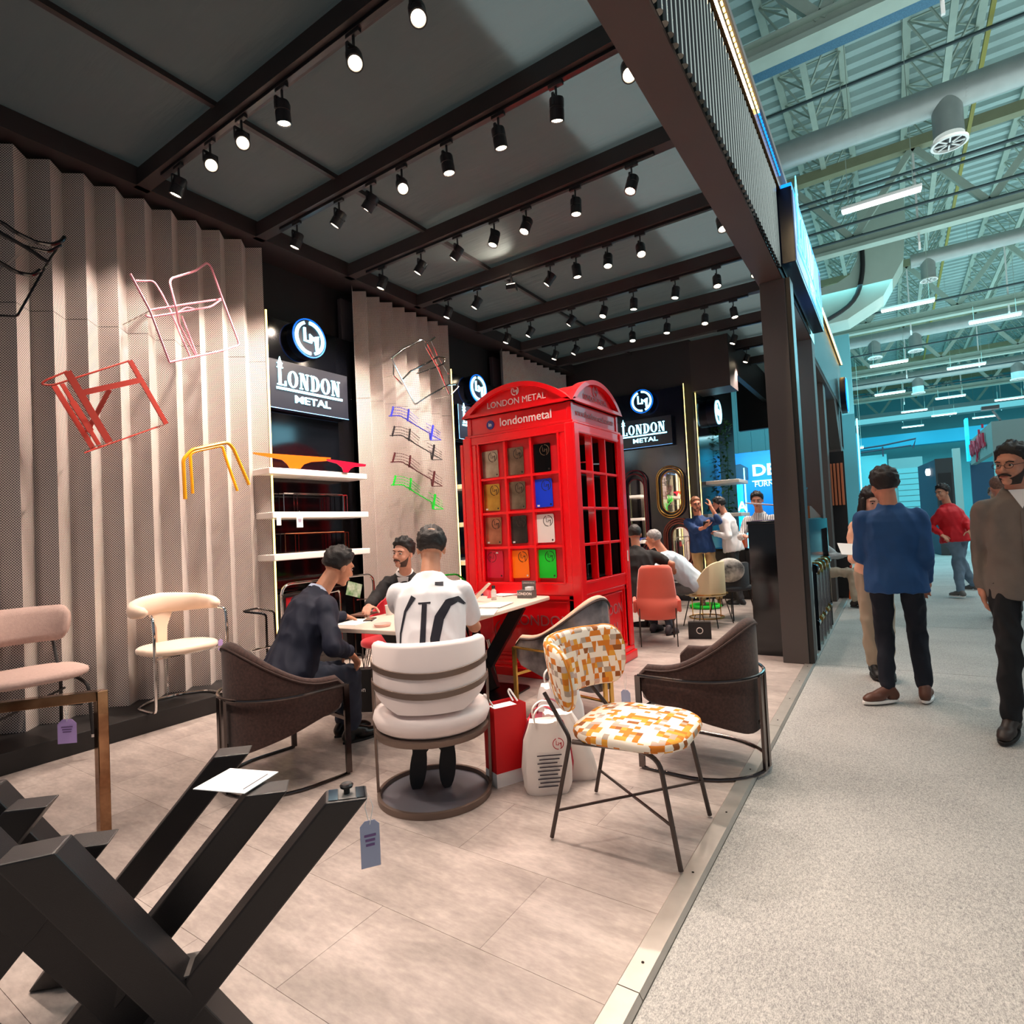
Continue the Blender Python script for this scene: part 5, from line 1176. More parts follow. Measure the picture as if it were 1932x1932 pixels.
# 9 man in blue blazer, back to us in the aisle
r9, j9 = person('person', 'man in bright blue blazer and dark jeans standing in the aisle, back to us', (-.02, 5.10, .90), (-.025, 5.10, 1.435), (-.05, 5.07, 1.61), (-.45, .9, -.28), (.985, .10, 0), (.17, 5.24, .88), (-.19, 5.40, 1.08), (.115, 5.22, .09), (-.115, 5.10, .09),
       top=('blazer_blue', (24, 74, 130), .8, 0, 0, .12, 12, .15, 220), jacket=True, trouser=('jeans_navy_black', (16, 22, 36), .9), shoe=('sneaker_brown', (92, 54, 40), .5), sole=('sole_white', (240, 238, 236), .5), hair=(30, 22, 24), near=1, fat=1.05, rel=(.05, -.8, -.3), lel=(-.15, -.8, -.3), lhd=(-.5, .6, .1), rhd=(-.1, .5, -.7), kn=(0, 1, 0), fdir=(-.25, .97, 0), toeL=(-.75, -.62, 0), toeR=(.1, 1, 0), hem=.09, fold=.006, legw=.95, skin=(216, 150, 124))
# 10 woman behind the blazer man
person('person', 'woman with long dark hair in peach blouse behind the man in the blue blazer', (-.17, 5.90, .90), (-.17, 5.82, 1.36), (-.15, 5.76, 1.50), (.35, -.8, -.55), (-.95, -.2, 0), (-.24, 5.50, 1.05), (.04, 5.5, 1.05), (-.22, 5.9, .08), (-.13, 5.86, .08),
       top=('blouse_peach', (255, 202, 172), .8, 0, 0, .08, 8), trouser=('trousers_khaki', (176, 160, 140), .9), shoe=('boot_black', (20, 20, 22), .5), hair=(30, 22, 26), cover='long', near=2, fat=.86, s=.95, legw=1.2, rel=(-.2, .3, -.8), lel=(.5, .2, -.8), kn=(0, -1, 0), fdir=(.2, -1, 0), skin=(236, 182, 160))
# 11 man in grey shirt walking, right edge
r11, j11 = person('person', 'bearded man with glasses in grey button shirt walking at the right edge of the picture', (.63, 4.72, .93), (.635, 4.70, 1.47), (.625, 4.655, 1.665), (-.55, -.85, -.06), (-.99, -.10, 0), (.44, 4.72, .88), (.88, 4.60, .90), (.52, 4.60, .11), (.72, 4.92, .16),
       top=('shirt_grey_brown', (122, 112, 106), .85, 0, 0, .12, 14, .2, 220), trouser=('trousers_black2', (20, 22, 28), .85), shoe=('shoe_dark_brown', (44, 32, 28), .5), hair=(22, 20, 22), beard=(60, 46, 42), glasses=True, near=1, fat=.99, rel=(-.02, .6, -.1), lel=(.1, .5, -.1), rhd=(.08, -.2, -1), lhd=(0, -.3, -1), rn=(1, 0, 0), ln=(-1, 0, 0), kn=(0, -1, 0), fdir=(-.15, -1, 0), toeR=(-.35, -.9, -.12), toeL=(-.1, -.8, -.5), hem=.10, vneck=True, collar=('shirt_grey_brown', (122, 112, 106), .85), fold=.008, skin=(206, 144, 120))
# 12 man in red jacket
person('person', 'man in red jacket and light jeans looking back in the aisle', (.80, 11.5, .93), (.72, 11.48, 1.44), (.66, 11.44, 1.68), (-.75, -.75, -.1), (.55, .83, 0), (.98, 11.1, .98), (.60, 11.25, 1.0), (.80, 11.45, .09), (1.02, 11.72, .09),
       top=('jacket_red', (214, 16, 34), .7, 0, 0, .15, 8), trouser=('jeans_light', (116, 138, 158), .85, 0, 0, .2, 8), shoe=('sneaker_grey', (110, 104, 102), .6), sole=('sole_white', (240, 238, 236), .5), hair=(28, 20, 20), near=2, fat=1.28, rel=(.6, -.5, -.3), lel=(-.5, .3, -.6), kn=(-.6, .5, .0), fdir=(-.7, .6, 0), collar=('jacket_hood_red', (190, 12, 30), .8), skin=(206, 146, 118))
# 13 man in beige with backpack strap
person('person', 'short-haired man in a sand-coloured top with dark shoulder strap, back to us', (1.12, 9.4, .93), (1.13, 9.4, 1.46), (1.10, 9.36, 1.66), (-.3, .9, -.1), (1, .1, 0), (1.3, 9.6, 1.05), (.97, 9.6, 1.0), (1.2, 9.4, .08), (1.02, 9.45, .08),
       top=('top_sand', (214, 184, 134), .8, 0, 0, .1, 8), trouser=('trousers_charcoal', (56, 54, 56), .85), shoe=leatherB, hair=(140, 100, 84), cover='short', near=3, fat=1.1, rel=(.2, -.7, -.6), lel=(-.2, -.7, -.6), fdir=(0, 1, 0), skin=(214, 140, 118))
m_ = MB(); m_.bar((.96, 9.27, 1.44), (1.02, 9.38, 1.49), .05, .012); m_.bar((.96, 9.27, 1.44), (.94, 9.24, 1.15), .05, .012); tag(m_.build('backpack_strap', blk), 'dark shoulder strap on the man in the sand-coloured top', 'strap')
# 14 seated person in khaki trousers, mostly hidden
person('person', 'seated man in grey top and khaki trousers, mostly hidden behind the glossy black cabinet', (-1.0, 10.2, .50), (-1.05, 10.1, 1.02), (-1.08, 10.0, 1.22), (.7, -.7, -.2), (-.3, -.95, 0), (-.62, 9.9, .80), (-.55, 10.2, .80), (-.55, 10.05, .09), (-.50, 10.3, .09),
       top=('sweater_grey', (176, 180, 182), .85), trouser=('trousers_khaki', (176, 160, 140), .9), shoe=('shoe_dark_brown', (44, 32, 28), .5), hair=(40, 30, 28), near=3, kn=(1, -.1, .5), fdir=(1, 0, 0), rel=(0, -.5, -.8), lel=(0, .5, -.8), skin=(214, 150, 124))
# 15 far head between the men
person('person', 'small distant visitor in dark clothes far down the aisle', (1.6, 14.2, .93), (1.6, 14.2, 1.46), (1.6, 14.16, 1.66), (0, -1, 0), (-1, 0, 0), (1.36, 14.1, .9), (1.84, 14.1, .9), (1.5, 14.2, .08), (1.7, 14.2, .08), top=('polo_black', (30, 27, 27), .85), trouser=('jeans_dark', (26, 30, 42), .85), shoe=leatherB, hair=(120, 90, 60), near=3, fdir=(0, -1, 0))
# ================================================================ furniture
felt = mat('brown_felt', (74, 47, 40), .95, var=.55, vscale=70, bump=.3, bscale=300, sheen=.2)
feltP = mat('brown_piping', (64, 42, 36), .7); legD = mat('dark_chrome_frame', (96, 88, 86), .18, metal=1)
def tub(t, rx, ry, ztop, zbot, th, outer, inner, rim, a0=105, yo=0.0, n=34, ext=.20, piping=True, name='shell', rise=1.0):
    """U-shaped upholstered shell; opening towards +Y. ztop/zbot are functions of 0 (back) .. 1 (front end)"""
    path = []
    L1 = ext
    for k in range(n+1):
        u = -1+2*k/n; au = abs(u); sg_ = 1 if u >= 0 else -1
        arc = 1-L1*1.2
        if au < arc: a = au/arc*pi/2; p = Vector((sg_*rx*sin(a), yo-ry*cos(a), 0)); nn = Vector((sg_*sin(a)/rx, -cos(a)/ry, 0)).normalized()
        else: f = (au-arc)/(1-arc); p = Vector((sg_*rx, yo+f*ext*1.0, 0)); nn = Vector((sg_, 0, 0))
        path.append((p, nn, au))
    def ring(p, nn, au):
        zt, zb = ztop(au), zbot(au); P_ = lambda o, z: p+nn*o+Vector((0, 0, z)); e = th*.32
        return [P_(0, zb+e*.4), P_(0, zt-e), P_(-th*.15, zt-e*.35), P_(-th*.5, zt), P_(-th*.85, zt-e*.35), P_(-th, zt-e), P_(-th, zb+e*.4), P_(-th*.5, zb)]
    m_ = MB(); R = [ring(*q) for q in path]; nr = 8
    vs = [p for r_ in R for p in r_]; fs = []; mi = []
    for i in range(len(R)-1):
        for k in range(nr): fs.append((i*nr+k, i*nr+(k+1) % nr, (i+1)*nr+(k+1) % nr, (i+1)*nr+k)); mi.append(0 if k in (0, 6, 7) else (1 if k in (5,) else 2))
    fs += [tuple(range(nr)), tuple((len(R)-1)*nr+k for k in range(nr))]; mi += [2, 2]
    m_.v = [tuple(v) for v in vs]; m_.f = fs; m_.mi = mi; m_.build(name, [outer, inner, rim], t, smooth=True)
    if piping:
        q = MB(); q.tube([p+nn*.003+Vector((0, 0, ztop(au)-th*.5)) for p, nn, au in path], .0055, 6); q.build('piping', feltP, t, smooth=True)
    return path
def cushion(t, w, d, z0, z1, m, name='seat', cy=0.0, r=.12, puff=.02, M=None, sub=0):
    o = rrect(w, d, r, 7); m_ = MB(); H = z1-z0
    prof = [(.90, 0), (.985, .18), (1.0, .45), (.985, .75), (.93, .93), (.80, 1.0), (.5, 1.0+puff/H*.7), (.01, 1.0+puff/H)]
    m_.loft([[(x*s_, cy+y*s_, z0+H*q) for x, y in o] for s_, q in prof]); return m_.build(name, m, t, smooth='all', M=M)
def armchair(loc, rz, label, outer=felt, inner=felt, rim=felt, metal=legD, group=None, zt=(.84, .59), flat=True):
    t = thing('barrel_armchair', label, 'armchair', loc, rz, group)
    sm = lambda a: a*a*(3-2*a)
    ztop = lambda a: zt[0]-(zt[0]-zt[1])*sm(min(1, a*1.15)) - (.05*max(0, (a-.93)/.07)**2)
    zbot = lambda a: .21+.19*max(0, a-.15)/.85 + (.05*max(0, (a-.93)/.07)**2)
    tub(t, .325, .335, ztop, zbot, .06, outer, inner, rim, yo=-.02, ext=.23)
    cushion(t, .52, .50, .34, .46, inner, 'seat_cushion', cy=.03, r=.14)
    # metal: band round the back, flat posts, floor ring
    m_ = MB(); band = [(.352, .20, .53)] + [(.352*sin(a), -.02-.362*cos(a), .53) for a in [pi/2-pi*k/16 for k in range(17)]] + [(-.352, .20, .53)]
    m_.tube(band, .010, 8); m_.build('back_band', metal, t, smooth=True)
    m_ = MB(); ring = [(.352, .20, .010)] + [(.352*sin(a), -.02-.362*cos(a), .010) for a in [pi/2-pi*k/16 for k in range(17)]] + [(-.352, .20, .010)]
    m_.tube(ring, .010, 8); m_.build('floor_ring', metal, t, smooth=True)
    for x in (-.352, .352): MB().bar((x, .20, .01), (x, .20, .53), .016, .034, up=(0, 1, 0)).build('leg', metal, t)
    for x in (-.035, .035): MB().bar((x, -.383, .01), (x, -.383, .53), .016, .036, up=(1, 0, 0)).build('leg', metal, t)
    m_ = MB(); m_.bar((-.34, .20, .33), (.34, .20, .33), .02); m_.bar((0, .2, .33), (0, -.36, .26), .02); m_.build('under_frame', metal, t)
    return t
armchair((-3.17, 2.19, 0), RAD(-10), 'brown felt barrel armchair with dark chrome frame, under the man in the navy suit')
armchair((-1.05, 3.50, 0), RAD(84), 'empty brown felt barrel armchair with dark chrome frame at the stand edge')
marble = mat('marbled_black_vinyl', (26, 22, 26), .14, var2=(150, 140, 140), vscale=5, spec=.6); beigeV = mat('beige_velvet', (206, 172, 144), .6, sheen=.4, var=.1, vscale=10)
armchair((-2.15, 3.90, 0), RAD(78), 'beige-rimmed armchair with marbled black shell and gold frame by the telephone box', outer=marble, inner=beigeV, rim=beigeV, metal=goldM, zt=(.90, .62))
# white round chair
t = thing('round_chair', 'cream round-backed chair with two taupe bands on a flat taupe base, seen from behind', 'chair', (-2.16, 2.38, 0), RAD(41))
cr = mat('cream_leather', (232, 218, 214), .45, sheen=.1); tp = mat('taupe_metal', (118, 100, 90), .42, metal=.4)
tub(t, .305, .30, lambda a: .86-.015*a*a-(.04*max(0, (a-.9)/.1)**2), lambda a: .50+.13*max(0, a-.35)/.65, .07, cr, cr, cr, yo=-.0, ext=.02, piping=False, name='backrest')
for z in (.70, .60):
    m_ = MB(); ps = [(.311*sin(a), -.306*cos(a)) for a in [pi*.5-pi*k/24 for k in range(25)]]
    m_.loft([[(x*k_, y*k_, z+dz+.03*(x/.31)**2) for k_, dz in ((1.0, -.017), (1.012, -.014), (1.012, .014), (1.0, .017))] for x, y in ps]); m_.build('band', tp, t, smooth=True)
m_ = MB(); m_.lathe([(.01, .375), (.26, .375), (.30, .40), (.315, .44), (.305, .475), (.27, .495), (.15, .505), (.01, .508)], n=40); m_.build('seat', cr, t, smooth='all')
m_ = MB(); m_.lathe([(.02, .345), (.302, .345), (.306, .350), (.306, .376), (.28, .380), (.02, .380)], n=40); m_.build('seat_rim', tp, t, smooth=True)
m_ = MB(); m_.lathe([(.10, .508), (.22, .505), (.24, .53), (.20, .55), (.10, .55)], n=32, ring=True); m_.build('back_pad_base', blk, t, smooth=True)
o_ = [(.30*sin(a), -.30*cos(a)) for a in [2*pi*k/40 for k in range(40)]]
MB().poly([(x, y, .001) for x, y in o_], (0, 0, .010)).build('base_plate', mat('taupe_base', (112, 110, 118), .35), t)
m_ = MB(); m_.lathe([(.288, .001), (.306, .001), (.308, .034), (.300, .036), (.290, .034)], n=48, ring=True); m_.build('base_ring', tp, t, smooth=True)
for sx in (-1, 1): MB().bar((sx*.304, .02, .03), (sx*.312, .02, .62), .012, .034, up=(0, 1, 0)).build('leg', tp, t)
# patterned chair
def patch_mat():
    m, N_, L_, b_ = nodes_mat('patchwork_fabric'); tc = N_.new('ShaderNodeTexCoord'); mp = N_.new('ShaderNodeMapping'); mp.inputs['Scale'].default_value = (38, 38, 38); mp.inputs['Location'].default_value = (.3, .4, .37)
    sp = N_.new('ShaderNodeSeparateXYZ'); L_.new(tc.outputs['Object'], mp.inputs[0]); L_.new(mp.outputs[0], sp.inputs[0])
    fx = math_(N_, L_, 'FLOOR', sp.outputs[0]); fy = math_(N_, L_, 'FLOOR', math_(N_, L_, 'MULTIPLY', sp.outputs[1], 1.0)); fz = math_(N_, L_, 'FLOOR', sp.outputs[2])
    def wn(a, b, c, k):
        cb = N_.new('ShaderNodeCombineXYZ'); L_.new(a, cb.inputs[0]); L_.new(b, cb.inputs[1]); L_.new(c, cb.inputs[2]); w = N_.new('ShaderNodeTexWhiteNoise'); w.noise_dimensions = '4D'; w.inputs['W'].default_value = k; L_.new(cb.outputs[0], w.inputs['Vector']); return w.outputs['Value']
    # tetromino-like merging: cells join to the left neighbour on alternate rows
    hx = math_(N_, L_, 'FLOOR', math_(N_, L_, 'MULTIPLY', math_(N_, L_, 'ADD', sp.outputs[0], fy), .5)); hy = math_(N_, L_, 'FLOOR', math_(N_, L_, 'MULTIPLY', math_(N_, L_, 'ADD', sp.outputs[1], fx), .5))
    a = wn(hx, fy, fz, 1.0); b2 = wn(fx, hy, fz, 2.0); sel = math_(N_, L_, 'GREATER_THAN', wn(fx, fy, fz, 5.0), .5)
    mx = N_.new('ShaderNodeMix'); L_.new(sel, mx.inputs[0]); L_.new(a, mx.inputs[2]); L_.new(b2, mx.inputs[3])
    r = N_.new('ShaderNodeValToRGB'); r.color_ramp.interpolation = 'CONSTANT'; e = r.color_ramp.elements; e[0].color = lin((244, 232, 214)); e[0].position = 0; e[1].position = .50; e[1].color = lin((214, 122, 30))
    for p_, c in ((.70, (176, 158, 140)), (.80, (226, 158, 52)), (.90, (206, 176, 160)), (.96, (150, 84, 30))): x = e.new(p_); x.color = lin(c)
    L_.new(mx.outputs[0], r.inputs[0]); L_.new(r.outputs[0], b_.inputs['Base Color']); b_.inputs['Roughness'].default_value = .85; return m
pat = patch_mat(); iron = mat('gunmetal_tube', (74, 64, 60), .35, metal=.6); pip = mat('orange_piping', (224, 138, 24), .6)
t = thing('patterned_chair', 'dining chair in orange, grey and white patchwork fabric on thin gunmetal legs', 'chair', (-1.07, 2.53, 0), RAD(-90+2))
# local: faces +Y (world +X)
cushion(t, .53, .53, .448, .505, pat, 'seat', cy=.03, r=.17, puff=.015)
m_ = MB(); rg = []; ip = []; n = 44
for k in range(n+1):
    a = -1.12+2.24*k/n; e = abs(a)/1.12; hh = .145*(1-.02*e) if e < .72 else .145*(max(.004, 1-((e-.72)/.285)**2.6))**.42; c = Vector((.36*sin(a), -.36*cos(a)+.02, .735)); nn = Vector((sin(a), -cos(a), 0)); z = Vector((0, 0, 1)); ln_ = -.10
    def pt(o, v): return c+nn*(o+(v)*.28*(.6))+z*v
    rr = []
    for q in range(16):
        b = 2*pi*q/16; v = hh*max(-1, min(1, 1.25*sin(b))); o = .030*(abs(cos(b))**.6)*(1 if cos(b) > 0 else -1); rr.append(pt(o, v))
    rg.append(rr); ip.append(pt(-.026, hh*.94)); 
m_.loft(rg); m_.build('backrest', pat, t, smooth='all')
q = MB(); lo = [rg[k][12]+Vector((0, 0, .004)) for k in range(n+1)]; q.tube([rg[k][3]+(rg[k][8]-rg[k][0])*.25 for k in range(n+1)]+[rg[k][13]+(rg[k][8]-rg[k][0])*.25 for k in range(n, -1, -1)], .005, 6, closed=True); q.build('piping', pip, t, smooth=True)
for sx in (-1, 1):
    m_ = MB(); m_.tube([(sx*.25, -.31, .010), (sx*.235, -.20, .46), (sx*.20, -.34, .64)], .010, 8, fillet=.03); m_.build('leg', iron, t, smooth=True)
    m_ = MB(); m_.tube([(sx*.25, .27, .010), (sx*.225, .20, .42), (sx*.20, .12, .445), (sx*.235, -.19, .448)], .011, 8, fillet=.05); m_.build('leg', iron, t, smooth=True)
m_ = MB(); m_.bar((-.245, -.285, .13), (.24, .25, .17), .009); m_.build('cross_stretcher', iron, t); m_ = MB(); m_.bar((.245, -.285, .13), (-.24, .25, .17), .009); m_.build('cross_stretcher', iron, t)
# cushions on the platform: taupe chair and cream horseshoe chair
tau = mat('taupe_boucle', (196, 168, 158), .95, bump=.5, bscale=260, var=.12, vscale=60)
t = thing('lounge_chair', 'taupe fabric lounge chair with wide curved back on the black platform, far left', 'chair', (-4.90, 1.42, .14), RAD(-90))
cushion(t, .64, .56, .42, .48, tau, 'seat', cy=.03, r=.22, puff=.012)
m_ = MB(); rg = []
for k in range(21):
    a = -.85+1.7*k/20; e = abs(a)/.85; hh = .125 if e < .8 else .125*math.sqrt(max(.03, 1-((e-.8)/.23)**2)); c = Vector((.40*sin(a), -.38*cos(a)+.10, .76)); nn = Vector((sin(a), -cos(a), 0)); rr = []
    for q in range(12): b = 2*pi*q/12; v = hh*max(-1, min(1, 1.15*sin(b))); rr.append(c+nn*(.026*cos(b)+v*.18)+Vector((0, 0, v)))
    rg.append(rr)
m_.loft(rg); m_.build('backrest', tau, t, smooth='all')
for sx in (-1, 1):
    m_ = MB(); m_.tube([(sx*.22, -.10, .42), (sx*.23, -.22, .60), (sx*.23, -.27, .70)], .011, 7); m_.build('back_support', blk, t, smooth=True)
    m_ = MB(); m_.tube([(sx*.24, .02, .41), (sx*.27, .24, .36), (sx*.28, .27, .01)], .011, 7, fillet=.06); m_.build('leg', blk, t, smooth=True)
    m_ = MB(); m_.tube([(sx*.22, -.08, .42), (sx*.25, -.18, .01)], .011, 7); m_.build('leg', blk, t, smooth=True)
m_ = MB(); m_.bar((-.25, -.1, .30), (.25, .2, .22), .012); m_.bar((.25, -.1, .30), (-.25, .2, .22), .012); m_.build('cross_stretcher', blk, t)
for x, y in ((-.28, .27), (.28, .27)): m_ = MB(); m_.cyl((x, y, 0), (x, y, .02), .014); m_.build('foot_cap', chrome, t)
crm = mat('cream_velour', (240, 212, 188), .7, sheen=.5, var=.05, vscale=6)
t = thing('cantilever_chair', 'cream horseshoe-back chair on a chrome tube frame, on the black platform', 'chair', (-4.955, 2.42, .14), RAD(-88))
cushion(t, .56, .50, .42, .48, crm, 'seat', cy=.02, r=.20, puff=.015)
m_ = MB(); rg = []
for k in range(31):
    u = -1+2*k/30; a = u*2.05; e = abs(u); c = Vector((.31*sin(a)*(1.0), -.225*cos(a)-.0, .80-.035*e)); nn = Vector((sin(a), -cos(a), 0)); hh = .085-.045*e**1.5; w = .032+.012*e; 
    if e > .93: f = math.sqrt(max(.05, 1-((e-.93)/.08)**2)); hh *= f; w *= f
    rg.append([c+nn*w*cos(2*pi*q/12)+Vector((0, 0, hh*sin(2*pi*q/12))) for q in range(12)])
m_.loft(rg); m_.build('horseshoe_back', crm, t, smooth='all')
m_ = MB(); m_.loft([[(x*w, -.235-d_, z) for x, d_ in ((-1, -.02), (1, -.02), (1, .02), (-1, .02))] for z, w in ((.44, .045), (.60, .05), (.74, .10))]); m_.build('back_stem', crm, t, smooth=True, bevel=.01)
m_ = MB(); m_.tube([(-.27, .16, .74), (-.29, .22, .73), (-.29, .24, .60), (-.29, .24, .012), (-.28, -.06, .012), (-.12, -.20, .012), (.12, -.20, .012), (.28, -.06, .012), (.29, .24, .012), (.29, .24, .60), (.29, .22, .73), (.27, .16, .74)], .011, 8, fillet=.06); m_.build('tube_frame', chrome, t, smooth=True)
m_ = MB(); m_.bar((-.28, .22, .415), (.28, .22, .415), .012); m_.bar((-.05, -.25, .41), (-.05, -.25, .02), .012); m_.bar((-.2, .2, .41), (-.05, -.25, .41), .012); m_.bar((.2, .2, .41), (-.05, -.25, .41), .012); m_.build('seat_bars', chrome, t)
price_tag((-4.83, 2.72, .60), pi/2, .04, .09, mat('tag_lilac', (190, 160, 220), .7), 'small lilac tag hanging on the chrome leg of the cream horseshoe chair', string=.05, ink=False)
# meeting table
tb = thing('meeting_table', 'long cream meeting table with rounded corners and slanting black steel legs', 'table', (-3.045, 3.66, 0), RAD(4.5))
top = mat('cream_laminate', (238, 220, 204), .35); MB().poly([(x, y, .750) for x, y in rrect(.90, 1.90, .07, 6)], (0, 0, .030)).build('table_top', top, tb, bevel=.006)
sb = mat('black_steel_leg', (20, 18, 20), .3, metal=.3)
for sx, y in ((1, .52), (-1, .52)): pass
m_ = MB(); m_.bar((.30, .60, .74), (-.10, .42, .03), .11, .05, up=(0, 1, 0)); m_.build('leg', sb, tb); m_ = MB(); m_.bar((-.30, .60, .74), (.10, .42, .03), .11, .05, up=(0, 1, 0)); m_.build('leg', sb, tb)
m_ = MB(); m_.bar((.30, -.50, .74), (-.10, -.32, .03), .11, .05, up=(0, 1, 0)); m_.build('leg', sb, tb); m_ = MB(); m_.bar((-.30, -.50, .74), (.10, -.32, .03), .11, .05, up=(0, 1, 0)); m_.build('leg', sb, tb)
m_ = MB(); m_.poly([(x, y+.25, .001) for x, y in rrect(.66, .90, .06)], (0, 0, .014)); m_.build('base_plate', sb, tb)
# things on the table (table top at .78)
def on(px, py, z=.78): return W(px, py, z=z)
ZT = .781
m_ = MB(); 
t = thing('phone', 'small dark phone lying on the table near the seated men', 'phone', on(698, 1170), .6); MB().bb((-.035, -.075, 0), (.035, .075, .010)).build('body', blk, t, bevel=.004); MB().bb((-.031, -.07, .010), (.031, .07, .0108)).build('screen', gloss, t)
t = thing('notebook', 'spiral notebook with brown cover under the hand of the man in navy', 'notebook', on(686, 1160), .3); MB().bb((-.075, -.10, 0), (.075, .10, .012)).build('cover', mat('notebook_brown', (120, 80, 66), .6), t)
m_ = MB(); 
for k in range(12): m_.tube([(-.075, -.09+k*.016, .006), (-.083, -.09+k*.016, .016), (-.066, -.09+k*.016, .014)], .0012, 4)
m_.build('spiral', dchrome, t, kind='stuff')
t = thing('coffee_cup', 'small white paper cup on the table in front of the black-suited man', 'cup', on(735, 1160)); m_ = MB(); m_.lathe([(.0, .0), (.026, 0), (.034, .075), (.036, .078), (.031, .076), (.024, .006), (.0, .006)], n=20); m_.build('cup', white, t, smooth=True)
t = thing('ashtray', 'low pink-white dish on the near end of the table', 'dish', on(722, 1182)); m_ = MB(); m_.lathe([(0, 0), (.05, 0), (.062, .022), (.056, .022), (.046, .006), (0, .006)], n=20); m_.build('dish', mat('dish_pink', (240, 196, 186), .4), t, smooth=True)
t = thing('paper_sheet', 'white sheets of paper spread on the near table end', 'paper', on(672, 1174), .2); MB().bb((-.10, -.14, 0), (.10, .14, .003)).build('sheet', paper, t)
for i, (px, py, r_, lab) in enumerate(((930, 1143, .2, 'loose white paper sheets on the table right of the man in the white t-shirt'), (955, 1122, -.2, 'stack of white papers on the table in front of the tissue box'), (905, 1158, .5, 'single white sheet near the right elbow of the man in the white t-shirt'))):
    t = thing('paper_sheet', lab, 'paper', on(px, py), r_)
    for k in range(2): MB().bb((-.105+k*.02, -.15, .0005+k*.006), (.105+k*.02, .15, .005+k*.006)).build('sheet', paper, t)
# hand sanitiser bottle
t = thing('spray_bottle', 'clear bottle with black cap on the table behind the papers', 'bottle', on(932, 1132)); m_ = MB(); m_.lathe([(0, 0), (.022, 0), (.024, .004), (.024, .085), (.012, .10), (.012, .105), (0, .105)], n=18); m_.build('body', mat('bottle_clear', (236, 224, 214), .15, alpha=.75), t, smooth=True); m_ = MB(); m_.lathe([(0, .103), (.016, .103), (.016, .13), (0, .132)], n=16); m_.build('cap', blk, t, smooth=True); m_ = MB(); m_.lathe([(.0243, .03), (.0243, .07), (.0250, .07), (.0250, .03)], n=18, ring=True); m_.build('label', paper, t)
# tissue / sample box
t = thing('sample_box', 'grey cardboard box printed LONDON with open printed lid on the far table end', 'box', (-2.83, 4.46, .781), RAD(4)); gy2 = mat('box_grey', (92, 88, 86), .6)
MB().bb((-.075, -.05, 0), (.075, .05, .07)).build('body', gy2, t, bevel=.002); MB().bb((-.07, .045, .07), (.07, .052, .15)).build('lid', gy2, t); MB().bb((.0, -.03, .07), (.06, .03, .10)).build('contents', paper, t)
text('LONDON', .034, .001, wt, 'lettering', t, frame((0, -.0508, .04), (1, 0, 0), (0, 0, 1)), bold=.001); text('LONDON METAL', .016, .001, wt, 'lettering', t, frame((0, .0445, .13), (1, 0, 0), (0, 0, 1)))
tag(MB().box((0, 0, .012), (.05, .03, .022), rz=.4).build('marker_pad', mat('pad_blue', (30, 60, 170), .5), bevel=.004), 'small blue object among the papers on the table', 'eraser').location = on(947, 1112)
t = thing('toy_car', 'tiny dark purple model car on the table', 'toy', on(905, 1124), .5); MB().bb((-.035, -.016, .006), (.035, .016, .020)).build('body', mat('toy_purple', (50, 30, 90), .3), t, bevel=.004); MB().bb((-.018, -.013, .02), (.016, .013, .030)).build('cabin', mat('toy_purple', (50,30,90)), t, bevel=.004)
m_ = MB(); 
for x in (-.02, .02): 
    for y in (-.016, .016): m_.cyl((x, y-.003, .007), (x, y+.003, .007), .007, n=10)
m_.build('wheels', blk, t, kind='stuff')
tag(MB().poly([(0, 0, 0), (.05, 0, 0), (.24, .0, .16), (.22, 0, .17)], (0, .02, 0)).build('raised_ruler', mat('cream_board', (240, 218, 196), .5)), 'cream sample board propped up on the table', 'board').location = on(885, 1135)
# red chair behind the table
redU = mat('red_upholstery', (216, 26, 44), .6, sheen=.3)
def rodchair(loc, rz, label, m, metal, wire=True, hb=.84):
    t = thing('shell_chair', label, 'chair', loc, rz)
    cushion(t, .46, .46, .40, .47, m, 'seat', cy=.02, r=.16)
    tub(t, .25, .22, lambda a: hb-.30*a**2.4, lambda a: .44, .035, m, m, m, ext=.10, piping=False, name='backrest')
    for x in (-.17, .17):
        for y in (-.15, .17):
            m_ = MB()
            for k in range(3 if wire else 1): m_.tube([(x*.8+(k-1)*.03, y*.8, .41), (x*1.15+(k-1)*.008, y*1.15, .008)], .006 if wire else .011, 6)
            m_.build('leg', metal, t, kind='stuff' if wire else None)
    return t
rodchair((-3.98, 3.86, 0), RAD(190), 'bright red upholstered chair under the man in the black suit', redU, chrome)
rodchair((-3.42, 5.1-.75, 0), RAD(150), 'second red chair at the far side of the table by the telephone box', redU, chrome)
# pink chair and cream chair beyond
pinkU = mat('salmon_upholstery', (226, 106, 86), .85, bump=.3, bscale=250, sheen=.3); sand = mat('sand_upholstery', (226, 208, 168), .85, bump=.3, bscale=250)
t = thing('high_back_chair', 'salmon pink high-back chair with steel legs, right of the telephone box', 'chair', (-2.40, 6.62, 0), RAD(22))
cushion(t, .50, .50, .40, .48, pinkU, 'seat', cy=.05, r=.12)
m_ = MB(); rg = []
for z, w, y, d in ((.30, .20, -.24, .05), (.42, .24, -.26, .07), (.52, .25, -.26, .07), (.535, .225, -.25, .05), (.56, .225, -.25, .05), (.75, .205, -.28, .045), (.88, .185, -.30, .04), (.92, .15, -.305, .03), (.925, .08, -.305, .01)):
    rg.append([(w*cos(2*pi*k/20)*1.0, y+.06*abs(cos(2*pi*k/20))**2*1.3+d*.6*sin(2*pi*k/20), z) for k in range(20)])
m_.loft(rg); m_.build('backrest', pinkU, t, smooth='all')
for sx in (-1, 1): tub
m_ = MB(); m_.bb((-.27, -.22, .38), (-.23, .20, .52)); m_.build('side_wing', pinkU, t, bevel=.015); m_ = MB(); m_.bb((.23, -.22, .38), (.27, .20, .52)); m_.build('side_wing', pinkU, t, bevel=.015)
